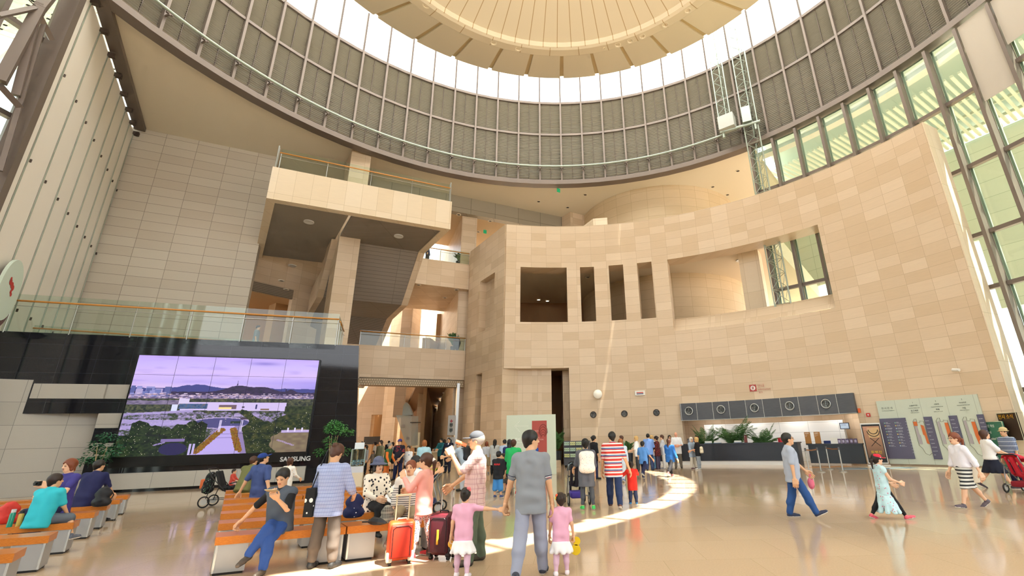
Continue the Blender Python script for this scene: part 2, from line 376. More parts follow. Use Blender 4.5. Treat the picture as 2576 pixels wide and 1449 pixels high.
b = MB(); b.par(BP-DG*6+A3(0, 0, 20.45), DG*17.2, NG*.6, (0, 0, 1.6)); b.build('wall_beam', tiles('concrete_beam', '#a09684', '#9a907e', '#71685a', 2.2, 1.9, grain=.1, msize=.02), kind='structure')
b = MB(); b.par(BP-DG*6+NG*.6+A3(0, 0, 20.45), DG*17.2, NG*7, (0, 0, .2)); b.build('ceiling_low', mat('low_ceiling', '#c4aa86', .8), kind='structure')
def bridge(name, z0, z1, dpt): b = MB(); b.par(BP-DG*7.5+A3(0, 0, z0), DG*9.75, NG*dpt, (0, 0, z1-z0)); b.build(name, STONE, kind='structure')
bridge('wall_bridge_upper', 13.55, 15.75, 7.5); bridge('wall_bridge_lower', 6.15, 8.45, 4.5)
# ---- granite wall with terrace opening, side recess
GP0, GP1 = A3(-28.95, 25.14, 0), A3(-21.38, 29.0, 0)
b = MB(); b.par(GP0-DG*.3, GP1-GP0+DG*.3, NG*.8, (0, 0, 22)); b.build('wall_granite', GRAN, kind='structure')
K0 = A3(-23.38, 31.7, 0); KD = A3(.561, .828, 0); KN = A3(-KD[1], KD[0], 0)
b = MB(); b.par(K0-KD*4+A3(0, 0, 13.3), KD*16, KN*.5, (0, 0, 8.7)); b.par(K0+KD*3.0+A3(0, 0, 5), KD*2.2, KN*.5, (0, 0, 10)); b.par(K0-KD*2.6+A3(0, 0, 5), KD*1.9, KN*.5, (0, 0, 10)); b.build('wall_terrace_back', STONE, kind='structure')
b = MB(); b.par(K0-KD*.8+A3(0, 0, 12.55), KD*4.0, KN*.2, (0, 0, .75)); b.build('trim_2', tiles('shutter_slats', '#a3937d', '#9b8b75', '#5f5344', 9, .12, msize=.03), kind='structure')
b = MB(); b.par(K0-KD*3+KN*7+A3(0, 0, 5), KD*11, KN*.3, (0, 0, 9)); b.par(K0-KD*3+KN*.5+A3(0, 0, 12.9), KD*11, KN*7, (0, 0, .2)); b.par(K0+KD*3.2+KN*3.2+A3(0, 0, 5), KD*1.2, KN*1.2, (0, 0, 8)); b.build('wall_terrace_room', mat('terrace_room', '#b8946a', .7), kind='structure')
# ---- screen wall (dark granite) and terrace slab
SP = A3(-19.07, 20.19, 0); SW0, SW1 = -3.35, 8.72; ST = 6.47
def sw(s, z=0., d=0.): return SP+D1*s+N1*d+A3(0, 0, z)
b = MB()
b.extr([(-.95, 0), (9.25, 0), (SW1, ST), (-.95, ST)], sw(0), D1, UP, N1*1.0)                       # right of the side opening
b.par(sw(-3.35, 3.15), D1*2.4, N1*1.0, (0, 0, ST-3.15)); b.par(sw(-11, 4.5), D1*7.65, N1*1.0, (0, 0, ST-4.5))
b.build('wall_screen', DARK, kind='structure')
b = MB(); b.par(sw(-11, 6.1, 1), D1*19.3, N1*16, (0, 0, .3)); b.build('floor_terrace', GRANL, kind='structure')
b = MB(); b.par(sw(-.9, .12, -.16), D1*8.0, N1*.16, (0, 0, .62)); b.build('trim_3', GRANL, kind='structure')
b = MB()
for z0_ in (3.75, 2.55, 1.35):
    b.par(sw(-.96, z0_, -.006), D1*.93, N1*.02, (0, 0, .6))
b.par(sw(-3.3, 3.75, -.006), D1*2.4, N1*.02, (0, 0, .6)); b.build('trim_4', GRANL, kind='structure')
lw = A3(.82, .572, 0); lwn = A3(-.572, .82, 0); q = sw(-3.38, 0, .02)
b = MB(); b.par(q-lw*11, lw*15.2, lwn*.3, (0, 0, 4.5)); b.build('wall_side_granite', GRANL, kind='structure')
# ---- pillar, balcony box and stair soffit
PR, PL = A3(-14.32, 28.9, 0), A3(-15.42, 28.17, 0); pd = (PR-PL)
PR = PR; PLn = PR-DG*1.3; pb = A3(-.594, .804, 0)
b = MB(); b.par(PLn+A3(0, 0, 6.3), PR-PLn, pb*2.2, (0, 0, 15.7)); b.build('wall_tall_pillar', STONE, kind='structure')
X0, X1 = A3(-17.0, 22.89, 0), A3(-7.77, 27.56, 0); XD = (X1-X0)/np.linalg.norm(X1-X0); XN = A3(-XD[1], XD[0], 0); XL = np.linalg.norm(X1-X0)
b = MB(); b.par(X0+A3(0, 0, 15), X1-X0, D2*.5, (0, 0, 2.06)); b.par(X0+D2*.5+A3(0, 0, 15), XD*.45, D2*10, (0, 0, 2.06)); b.par(X1+D2*.5-XD*.45+A3(0, 0, 15), XD*.45, D2*4.45, (0, 0, 2.06))
b.build('wall_balcony', STONEW, kind='structure')
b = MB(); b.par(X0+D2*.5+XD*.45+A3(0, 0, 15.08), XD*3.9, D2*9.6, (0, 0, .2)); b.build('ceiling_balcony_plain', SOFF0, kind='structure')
def strip(b, pts, w, t, mi=0):             # sloping slab below points, width vector w
    w = np.array(w, float)
    for p, q in zip(pts[:-1], pts[1:]): b.par(np.array(p, float), w, np.array(q, float)-np.array(p, float), (0, 0, t), mi)
b = MB(); e = X1-XD*.45
prof = [(.5, 15.08), (4.95, 15.08), (8.06, 11.75), (11.95, 11.5), (19.4, 6.6)]
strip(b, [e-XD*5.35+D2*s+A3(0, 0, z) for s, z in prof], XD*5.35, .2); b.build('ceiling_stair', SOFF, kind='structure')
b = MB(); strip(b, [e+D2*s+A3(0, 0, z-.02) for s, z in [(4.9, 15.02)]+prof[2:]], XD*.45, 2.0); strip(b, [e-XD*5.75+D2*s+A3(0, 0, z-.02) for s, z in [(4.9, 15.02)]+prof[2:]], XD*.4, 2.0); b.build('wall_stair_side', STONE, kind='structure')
# ---- hall beyond the bridges
def atY(u, v, Y): d = ray(u, v); return d*(Y/d[1])+A3(0, 0, CH)
def slab(name, u0, u1, Y, th, vt, vb=None, m=None, vm=1100, Y1=None):
    p, q = atY(u0, vm, Y), atY(u1, vm, Y1 or Y); zt = atY((u0+u1)/2, vt, Y)[2]; zb = 0 if vb is None else atY((u0+u1)/2, vb, Y)[2]
    b = MB(); b.par((p[0], p[1], zb), (q[0]-p[0], q[1]-p[1], 0), (0, th, 0), (0, 0, zt-zb)); return b.build(name, m or STONE, kind='structure')
BROWN = mat('shaded_stone', '#9c7c55', .7)  # darker stone: shade of hall recesses and side faces painted in
b = MB(); b.par((-45, 60, 0), (60, 0, 0), (0, 1, 0), (0, 0, 24)); b.par((-9.2, 36.2, 0), (-11, 24, 0), (1.2, .5, 0), (0, 0, 22)); b.par((-34, 30, 0), (-7, 30, 0), (-1, 0, 0), (0, 0, 22)); b.build('wall_hall', STONE, kind='structure')
slab('wall_hall_left', 860, 929, 47, .8, 700); slab('wall_hall_left', 929, 956, 47, .8, 700, 1043); slab('wall_hall_left', 956, 990, 47, .8, 700, Y1=46)
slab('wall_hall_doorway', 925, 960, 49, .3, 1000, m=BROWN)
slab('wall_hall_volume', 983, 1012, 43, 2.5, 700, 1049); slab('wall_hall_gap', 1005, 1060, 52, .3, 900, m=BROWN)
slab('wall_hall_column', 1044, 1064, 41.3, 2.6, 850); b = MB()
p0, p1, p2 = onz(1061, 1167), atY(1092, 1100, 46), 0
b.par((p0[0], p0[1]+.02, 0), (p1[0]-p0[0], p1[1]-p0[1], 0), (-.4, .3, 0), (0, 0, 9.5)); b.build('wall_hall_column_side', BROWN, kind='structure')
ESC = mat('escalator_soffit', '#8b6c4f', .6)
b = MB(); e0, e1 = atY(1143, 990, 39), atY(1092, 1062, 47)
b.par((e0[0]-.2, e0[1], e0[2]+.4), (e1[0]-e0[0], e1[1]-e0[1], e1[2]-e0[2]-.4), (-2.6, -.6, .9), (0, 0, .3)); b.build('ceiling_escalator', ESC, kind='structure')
b = MB(); p0, p1 = atY(1140, 1150, 38.6), atY(1094, 1100, 47.5)
b.par((p0[0], p0[1], 0), (p1[0]-p0[0], p1[1]-p0[1], 0), (.3, .2, 0), (0, 0, 8)); b.build('wall_hall_escalator', STONE, kind='structure')
# upper part of the hall, seen between the bridges
SUNW = tiles('limestone_sunlit', '#efe6d6', '#e9dfcd', '#cdbfa6', 1.2, .6, rough=.6, grain=.05)  # paler limestone: sun on the upper hall wall put into its colour
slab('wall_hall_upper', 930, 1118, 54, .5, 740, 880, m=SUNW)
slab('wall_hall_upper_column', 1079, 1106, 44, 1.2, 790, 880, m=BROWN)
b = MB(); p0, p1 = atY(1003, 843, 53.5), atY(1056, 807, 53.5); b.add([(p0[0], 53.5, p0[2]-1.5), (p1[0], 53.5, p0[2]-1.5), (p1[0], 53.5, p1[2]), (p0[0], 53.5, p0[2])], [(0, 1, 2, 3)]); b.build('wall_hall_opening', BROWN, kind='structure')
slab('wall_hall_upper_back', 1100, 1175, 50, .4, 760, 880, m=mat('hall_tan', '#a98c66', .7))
# low ceiling step with mesh shutter above the passage
b = MB(); b.par(BP-DG*7+NG*.05+A3(0, 0, 5.62), DG*9.2, NG*.9, (0, 0, .5)); b.build('ceiling_passage', tiles('mesh_shutter', '#c9b492', '#bfa988', '#8a7655', .16, .16, rough=.4, offs=.5, msize=.03), kind='structure')
b = MB(); q = A3(-8.6, 35.75, 0); b.par(q, (-.18, -.09, 0), (-.1, .15, 0), (0, 0, 5.9)); b.build('trim_5', STEEL, kind='structure')

# ================================================================ ROTUNDA
def arcs(b, prof, R0, a0, a1, step, mi=0, closed=False):
    """sweep a profile [(dr,z)] round the rotunda between two bearings"""
    n = max(1, round((a1-a0)/step)); k = len(prof); vs = []
    for i in range(n+1):
        a = a0+(a1-a0)*i/n
        for dr, z in prof: vs.append(polar(RC, R0+dr, a, z))
    fs = []
    for i in range(n):
        for j in range(k if closed else k-1):
            j2 = (j+1) % k; fs.append((i*k+j, i*k+j2, (i+1)*k+j2, (i+1)*k+j))
    b.add(vs, fs, mi)
PH = -1.2; STEP = 4.8
bays = [PH+STEP*i for i in range(75)]
b = MB(); prof = []
z = 22.35
while z < 29.95:
    prof += [(.12, z), (.02, z+.02), (.14, z+.13)]; z += .145
arcs(b, prof, RR, -180, 180, STEP, 0); arcs(b, [(.3, 22), (.3, 30.1)], RR, -180, 180, STEP, 1)
drum = b.build('wall_drum', [mat('louvre_grey', '#a39f93', .5, .1), BRONZED], kind='structure')
b = MB(); arcs(b, [(-.28, 21.72), (-.28, 22.1), (.0, 22.3), (.4, 22.3), (.4, 21.72)], RR, -180, 180, STEP, 0, True)
b.build('ring_beam', BRONZE, drum)
b = MB(); arcs(b, [(-.1, 29.9), (-.1, 30.12), (.35, 30.12), (.35, 29.9)], RR, -180, 180, STEP, 0, True); b.build('cap_rail', BRONZE, drum)
b = MB(); arcs(b, [(-.1, 26.6), (-.1, 26.8), (.1, 26.8), (.1, 26.6)], RR, -180, 180, STEP, 0, True); b.build('middle_rail', BRONZE, drum)
def vis(a): a = (a+180) % 360-180; return -98 < a < 95
mb = MB(); mb.box((0, 0, 26.05), (.14, .42, 7.9)); mm = mb.mesh('mullion', BRONZE)
mb = MB(); mb.box((0, 0, 32.0), (.11, .16, 3.9)); mg = mb.mesh('glazing_bar', BRONZED)
sb = MB(); sb.box((0, .06, 26.05), (.03, .1, 7.7)); ms = sb.mesh('panel_joint', BRONZED)
for a in bays:
    for nm, me, off in (('mullion', mm, 0), ('glazing_bar', mg, 0), ('panel_joint', ms, STEP/2)):
        if nm != 'glazing_bar' and not vis(a): continue
        p = polar(RC, RR, a+off); o = place(nm, me, drum, tuple(p)); o.rotation_euler = (0, 0, -math.radians(a+off))
b = MB(); arcs(b, [(.05, 30.1), (.05, 33.9)], RR, -180, 180, STEP); b.build('window_1', GLASS, kind='structure')
# catwalk rail round the drum
rl = root('catwalk_rail', label='pale green tubular rail running round the foot of the louvred drum', cat='rail')
b = MB(); b.path([polar(RC, RR-.55, a, 23.25) for a in np.arange(-92, 37.5, 2.4)], .085, 8); b.build('rail', STEELP, rl, smooth=True)
bb = MB(); bb.box((0, .3, -.12), (.08, .62, .08)); bb.box((0, .05, -.05), (.3, .12, .1)); bm_ = bb.mesh('bracket', BRONZE)
for a in bays:
    a_ = (a+180) % 360-180
    if -92 < a_ < 37.5: o = place('bracket', bm_, rl, tuple(polar(RC, RR-.55, a_, 23.2))); o.rotation_euler = (0, 0, -math.radians(a_))
# roof and its rim; unseen slot and overhang added to shape the sun arc
def slit(a): return np.interp(a % 360, [80, 85, 91, 100, 114, 138, 142, 145, 152], [18.3, 18.55, 18.86, 19.08, 19.3, 19.32, 19.05, 18.93, 18.6])
b = MB(); b.lathe(RC+A3(0, 0, 33.95), [(0.01, 0), (17.9, 0)], 75)
for a in np.arange(-180, 180, 2.):
    o0, o1 = (slit(a), slit(a+2)) if 81 < a < 151 else (17.9, 17.9); R9 = RR+3.6
    b.add([polar(RC, o0, a, 33.9), polar(RC, R9, a, 33.9), polar(RC, R9, a+2, 33.9), polar(RC, o1, a+2, 33.9), polar(RC, R9, a, 34.3), polar(RC, R9, a+2, 34.3)], [(0, 1, 2, 3), (1, 4, 5, 2)])
for i in range(16): a = 79+4.8*i; p, q = polar(RC, 17.8, a, 33.95), polar(RC, 19.4, a, 33.95); b.par(p, q-p, polar(A3(0, 0, 0), .14, a+90), (0, 0, .15))
rm = mat('roof_translucent_fill', '#f2ecdc', .7); t = NT(rm); tl_ = t.new('ShaderNodeBsdfTranslucent'); tl_.inputs[0].default_value = (.9, .92, .95, 1); mx_ = t.new('ShaderNodeMixShader'); mx_.inputs[0].default_value = .35; t.link(t.b.outputs[0], mx_.inputs[1]); t.link(tl_.outputs[0], mx_.inputs[2]); t.link(mx_.outputs[0], t.n['Material Output'].inputs[0])  # roof made translucent as added light for the drum and dish
b.build('ceiling_roof', rm, kind='structure')
# hanging dish under the roof
dome = root('dome_ceiling', tuple(RC), label='huge cream segmented dish ceiling hanging under the rotunda roof', cat='ceiling dish')
NS = 36
gap = math.radians(.55)
for i in range(NS):
    a0, a1 = math.radians(-.9+10*i)+gap, math.radians(-.9+10*(i+1))-gap
    b = MB(); n = 4; vs = []
    for k in range(n+1):
        a = a0+(a1-a0)*k/n
        for r, z in ((10.5, 24.0), (14.6/math.cos((a1-a0)/2)*math.cos(min(abs(a-(a0+a1)/2), 9)) if False else 14.6, 26.1), (14.6, 26.35), (10.5, 24.3)): vs.append((r*math.sin(a), r*math.cos(a), z))
    fs = [(k*4+j, (k+1)*4+j, (k+1)*4+(j+1) % 4, k*4+(j+1) % 4) for k in range(n) for j in range(4)]+[(3, 2, 1, 0), (n*4, n*4+1, n*4+2, n*4+3)]
    b.add(vs, fs); b.build('dish_panel', DISC, dome)
    g0, g1 = a1, a1+2*gap; q = []
    for a in (g0, g1):
        for r, z in ((10.5, 24.02), (14.5, 26.08), (14.5, 26.3), (10.5, 24.3)): q.append((r*math.sin(a), r*math.cos(a), z+.1))
    b = MB(); b.add(q, [(0, 4, 5, 1), (1, 5, 6, 2), (2, 6, 7, 3), (3, 7, 4, 0)]); b.build('joint_strip', DISCD, dome)
b = MB(); prof = [(.01, 25.2), (3, 24.9), (6.5, 24.3), (9.45, 23.95), (9.55, 23.72), (9.75, 23.68), (10.35, 23.85), (10.5, 23.98), (10.55, 24.3)]
b.lathe((0, 0, 0), prof, 72); dm = mat('dome_boards', '#e6dac2', .75); t = NT(dm); ob = t.sep(t.obj())
ang = t.math('ARCTAN2', ob[0], ob[1]); rad = t.math('SQRT', t.math('ADD', t.math('MULTIPLY', ob[0], ob[0]), t.math('MULTIPLY', ob[1], ob[1])))
fr = t.math('ABSOLUTE', t.math('SUBTRACT', t.math('FRACT', t.math('MULTIPLY', ang, 72/(2*PI))), .5)); lw_ = t.math('DIVIDE', .23, t.math('MAXIMUM', rad, .5))
ln_ = t.math('MULTIPLY', t.math('LESS_THAN', fr, lw_), t.math('LESS_THAN', rad, 9.6)); fr2 = t.math('ABSOLUTE', t.math('SUBTRACT', t.math('FRACT', t.math('MULTIPLY', ang, 36/(2*PI))), .5))
l2 = t.math('MULTIPLY', t.math('LESS_THAN', fr2, .012), t.math('GREATER_THAN', rad, 9.6)); t.base(t.mix(t.math('MAXIMUM', ln_, l2), lin('#e6dac2'), lin('#b89c72')))
b.build('dish_centre', dm, dome, smooth=True, ang=20)
lm = MB(); lm.lathe((0, 0, 0), [(.24, .02), (.24, -.06), (.17, -.06), (.14, .12)], 18); lm.lathe((0, 0, 0), [(.001, .1), (.14, .1)], 18, 1); lmm = lm.mesh('recessed_light', [DISC, mat('lamp_well', '#4b4238', .5)], smooth=True, ang=30)
for u, v in [(1072, 13), (1242, 107), (1304, 122), (1554, 112), (1585, 102), (1616, 91), (1674, 62), (1730, 26), (1520, 121)]:
    q = onz(u, v, 23.75)-RC; o = place('recessed_light', lmm, dome, (q[0], q[1], 23.76)); o.scale = (.8 if u != 1520 else .3,)*2+(.8,)
# ---- curtain wall below the ring (right and left of the lobby)
def curtain(name, a0, a1, mats=(BRONZE, GLASS)):
    w = root(name, kind='structure'); n = round((a1-a0)/4.1); st = (a1-a0)/n
    b = MB(); zl = lambda a: 8.4 if 0 < a < 63 else 0
    for i in range(n): arcs(b, [(.25, zl(a0+st*i+st/2)), (.25, 21.7)], RR, a0+st*i, a0+st*i+st, st)
    b.build('glazing', GLASSG, w)
    for z in (3.2, 8.0, 10.65, 14.2, 18.0):
        k0 = 0 if (z > 8.4 or a0 < 0) else round((63-a0)/st)
        b = MB(); arcs(b, [(.05, z-.1), (.05, z+.1), (.3, z+.1), (.3, z-.1)], RR, a0+st*k0, a1, st, 0, True); b.build('transom', BRONZE, w)
    b = MB(); arcs(b, [(.28, 20.9), (.28, 21.2), (.9, 21.2), (.9, 20.9)], RR, a0, a1, st, 0, True); b.build('blind_box', WHITE, w)
    me = MB().box((0, 0, 10.8), (.16, .5, 21.6)).mesh('mullion', BRONZE); m2 = MB().box((.14, .3, 10.8), (.1, .1, 21.6)).mesh('guide_rail', STEELP); me_s = MB().box((0, 0, 15), (.16, .5, 13.2)).mesh('mullion', BRONZE); m2_s = MB().box((.14, .3, 15), (.1, .1, 13.2)).mesh('guide_rail', STEELP)
    for i in range(n+1):
        a = a0+st*i
        for nm, q in (('mullion', me_s if 0 < a < 62.5 else me), ('guide_rail', m2_s if 0 < a < 62.5 else m2)):
            o = place(nm, q, w, tuple(polar(RC, RR, a))); o.rotation_euler = (0, 0, -math.radians(a))
    return w
curtain('window_2', 38.3, 38.3+4.1*17); w3 = curtain('window_3', -82-4.1*12, -82)
for a, z in ((71.5, 16.9), (75.6, 18.9)):    # lowered blinds
    b = MB(); arcs(b, [(-.12, z), (-.12, 21.6), (-.1, 21.6), (-.1, z)], RR, a-.1, a+3.9, 3.9, 0, True); b.build('roller_blind', mat('blind_cloth', '#b9b0a2', .8), kind='structure')
# steel bracing inside the left glazing
br_ = root('steel_bracing', label='bronze steel bracing of struts and diagonals before the left lattice glazing', cat='bracing'); 
def lp(u, v, s=.6): return onpl(u, v, A3(-21.15, 14.9, 0)+A3(.4, 0, 0), A3(.20, -.98, 0))
def beam(name, p, q, w, par, m=BRONZE): b = MB(); b.cyl(p, q, w, n=4); b.build(name, m, par)
cb = MB(); cb.box((-21.1, 14.75, 11), (.5, .5, 22), .6); cb.build('column', BRONZE, br_)
for (a, b_), w in ((((0, 205), (100, 20)), .22), (((100, 20), (255, -170)), .22), (((40, 240), (100, 10)), .16), (((100, 40), (130, 100)), .12), (((0, 215), (50, 270)), .14), (((-5, 40), (88, 20)), .1), (((0, 430), (110, 60)), .1)):
    beam('strut', lp(*a), lp(*b_), w, br_)
beam('tension_rod', lp(62, -10), lp(100, 25), .03, br_, STEEL)
# ---- white glass panels on the left wall
T0, TD = A3(-22.05, 16.15, 0), A3(-.575, .818, 0); TN = A3(.818, .575, 0); TL = 11.0
pw = root('wall_left', kind='structure'); js = [-1.4, -.4, 1.5, 3.3, 5.0, 6.7, 8.3, 9.75, 11.05]
PANELM = mat('back_painted_panel', '#f0eadf', .3)
for s0, s1 in zip(js[:-1], js[1:]):
    b = MB(); b.par(T0+TD*(s0+.03), TD*(s1-s0-.06), -TN*.08, (0, 0, 21.5)); b.build('wall_panel', PANELM, pw)
    b = MB(); b.par(T0+TD*(s1-.035)+TN*.02, TD*.05, TN*.025, (0, 0, 21.4)); b.build('glass_fin', STEELP, pw)
    for z in (12.9, 7.5, 17.2): b = MB(); b.box(T0+TD*s1+TN*.1+A3(0, 0, z), (.05, .05, .14)); b.build('clip', BRONZED, pw)
    b = MB(); b.box(T0+TD*(s1)+TN*.15+A3(0, 0, 21.45), (.3, .22, .22), .6); b.build('bracket', BRONZED, pw)
b = MB(); b.par(T0-TD*1.4+A3(0, 0, 21.7), TD*12.4, TN*.55, (0, 0, .28)); b.build('trim_6', BRONZE, kind='structure')
b = MB(); b.par(T0-TD*1.4-TN*.2, TD*12.8, -TN*.2, (0, 0, 22)); b.build('wall_left_back', PANELM, kind='structure')
# ---- deep eaves with a white lattice, far walls and paving outside
LAT = mat('lattice_white', '#e8ebdf', .5); EAV = mat('eaves_grey', '#c2c8bc', .7)
SLA, SLB = A3(21.6, 18.0, 0), A3(29.9, 11.9, 0); SLD = (SLB-SLA)/np.linalg.norm(SLB-SLA)
def inslot(p): w = p-SLA; k = w[0]*SLD[0]+w[1]*SLD[1]; o = w[0]*SLD[1]-w[1]*SLD[0]; return -1.2 < k < 10.6 and abs(o) < 1.3  # opening added in the eaves to let sun onto the pier end
b, b2 = MB(), MB()
for i in range(120):
    a = 38.3+2*i
    for j in range(24):
        r0 = RR+.45+.7*j; fine = 66 < a < 96
        for ii in range(4 if fine else 1):
            a_0, a_1 = (a+.5*ii, a+.5*ii+.5) if fine else (a, a+2)
            if fine and inslot(polar(RC, r0+.35, (a_0+a_1)/2)): continue
            (b2 if a < 82 else b).add([polar(RC, r0, a_0, 24.2), polar(RC, r0+.7, a_0, 24.2), polar(RC, r0+.7, a_1, 24.2), polar(RC, r0, a_1, 24.2)], [(0, 1, 2, 3)])
b.build('ceiling_eaves', EAV, kind='structure'); b2.build('ceiling_translucent_eaves', glassmat('eaves_translucent_fill', '#55655c', refl=.3, dens=.75), kind='structure')  # this stretch of eaves made translucent to brighten the outside
b = MB(); arcs(b, [(.5, 21.7), (.5, 24.2)], RR, 38.3, 70, 4); arcs(b, [(.5, 21.7), (.5, 24.2)], RR, 86, 110, 4); b.build('trim_7', mat('eaves_band', '#b9c2b4', .6), kind='structure')  # band left open where the sun passes to the pier end
b = MB(); k = 0
c0, c1 = A3(17, 30, 0), A3(24, 2, 0)
for i in range(84):        # parallel slats
    s = i*.42; p = A3(13, 40, 23.0)+A3(.55, -.83, 0)*s
    q = p+A3(.83, .55, 0)*9.5+A3(1.2, 0, 0); p = p+A3(1.2, 0, 0)
    if math.hypot(*(p-RC)[:2]) < RR+1: p = p+A3(.83, .55, 0)*2.0
    b.par(p, q-p, A3(.1, -.14, 0), (0, 0, .18))
for j in range(4): b.par(A3(16, 40, 23.15)+A3(.83, .55, 0)*(2.2+2.2*j), A3(.55, -.83, 0)*35, A3(.1, .06, 0), (0, 0, .2))
b.build('trim_8', LAT, kind='structure')
fx = A3(.55, -.83, 0)
b = MB(); b.par(A3(20.8, 48, 15.2), fx*19, A3(.83, .55, 0)*.4, (0, 0, 7.8)); b.par(A3(20.8, 48, 9.8)+fx*19, fx*29, A3(.83, .55, 0)*.4, (0, 0, 13.2)); b.build('wall_outer', tiles('outer_wall', '#dde3d2', '#d6ddcb', '#b4bda8', 2.2, 1.3, grain=.04, msize=.02), kind='structure')
b = MB()                   # diamond lattice of the left eaves
for i in range(30):
    s = i*.8; p = A3(-21.5, 27, 23.2)+A3(-.2, -1, 0)*s
    b.par(p, A3(-9, -8, 0), A3(.1, -.1, 0), (0, 0, .25)); b.par(p, A3(-9, 4, 0), A3(.08, .12, 0), (0, 0, .25))
b.build('trim_9', LAT, kind='structure')
b = MB(); b.par((-90, -70, -.5), (190, 0, 0), (0, 190, 0), (0, 0, .15)); b.build('ground_paving', mat('paving', '#bdb8ac', .8), kind='structure')
b = MB(); b.par((-60, -5, 0), (8, 60, 0), (-1, 0, 0), (0, 0, 5)); b.par((45, -60, 0), (3, 90, 0), (1, 0, 0), (0, 0, 4)); b.build('hill_far', mat('far_green', '#6f7f62', .9), kind='structure')

b = MB(); b.par((-16, -14, 0), (28, 0, 0), (0, -.5, 0), (0, 0, 11)); b.build('wall_rear_blocker', mat('rear_blocker_brown', '#8f7f6c', .7), kind='structure')  # unseen wall added behind the camera to darken the screen wall's reflection
# ================================================================ THINGS: architecture-like
def balustrade(name, p, q, label, group=None, h=1.1, glass_h=1.25, wood=.95, drop=.25, n=4, off=None, steel=True, group2=None, inner=None):
    """glass balustrade standing on the line p-q; off = direction towards the room"""
    p, q = np.array(p, float), np.array(q, float); d = q-p; L = np.linalg.norm(d); d /= L
    off = A3(d[1], -d[0], 0) if off is None else off
    r = root(name, tuple(p), label=label, cat='balustrade', group=group); P = lambda s, o=0., z=0.: d*s+off*o+A3(0, 0, z)
    k = max(1, n)
    for i in range(k):
        s0, s1 = L*i/k+.01, L*(i+1)/k-.01; b = MB(); b.par(P(s0, -.02, -drop), d*(s1-s0), off*.02, (0, 0, glass_h+drop)); b.build('glass_panel', GLASSR, r)
    b = MB(); b.cyl(P(-.05, .06, wood), P(L, .06, wood), .04, n=8); b.build('handrail', WOODR, r, smooth=True)
    if steel: b = MB(); b.cyl(P(0, .05, wood-.22), P(L, .05, wood-.22), .012, n=6); b.build('steel_rail', STEEL, r)
    pm = MB(); pm.cyl((0, 0, -.05), (0, 0, wood+.02), .022, n=8)
    pm.cyl((off*-.0+A3(0, 0, wood-.22)), off*.1+A3(0, 0, wood-.22), .014, n=6); me = pm.mesh('post', STEEL)
    for i in range(k+1): place('post', me, r, tuple(P(min(max(L*i/k, .03), L-.03), .04)))
    return r
q0, q1 = sw(-11, ST), sw(7.65, ST)
balustrade('glass_balustrade', q0, q1, 'long glass balustrade with orange wooden rail along the top of the dark screen wall', glass_h=1.62, wood=1.32, n=9)
balustrade('glass_balustrade', q1, q1+N1*2.2, 'short glass return of the terrace balustrade beside the tall pillar', glass_h=1.5, wood=1.2, n=2)
balustrade('glass_balustrade', sw(-7.4, ST, 3.2), sw(3.6, ST-.35, 3.2), 'second glass balustrade with wooden rail further back on the terrace', glass_h=1.0, wood=.85, n=5)
balustrade('glass_balustrade', X0+XD*.25+XN*.15+A3(0, 0, 17.06), X1-XD*.15+XN*.15+A3(0, 0, 17.06), 'glass balustrade with yellow wooden rail on top of the high stone balcony', glass_h=1.35, wood=1.05, n=4)
balustrade('glass_balustrade', BP-DG*5+NG*.1+A3(0, 0, 15.75), BP+DG*2.2+NG*.1+A3(0, 0, 15.75), 'glass balustrade with wooden rail on the upper stone bridge', glass_h=1.15, wood=1.0, n=3)
balustrade('glass_balustrade', BP-DG*5.5+NG*.1+A3(0, 0, 8.45), BP+DG*2.2+NG*.1+A3(0, 0, 8.45), 'glass balustrade with wooden rail on the lower stone bridge', glass_h=1.1, wood=1.0, n=5)
# tall chrome posts at the ends of the balcony
for s, lab in ((.1, 'pair of tall chrome posts at the left end of the high balcony'), (XL-.12, 'pair of tall chrome posts at the right end of the high balcony')):
    r = root('chrome_posts', tuple(X0+XD*s+XN*.12+A3(0, 0, 17.06)), label=lab, cat='post', group='chrome posts on the balcony')
    for k in (0, .22): b = MB(); b.cyl((k*XN), (k*XN+A3(0, 0, 1.5)), .04, n=10); b.build('post', STEEL, r, smooth=True, ang=40)
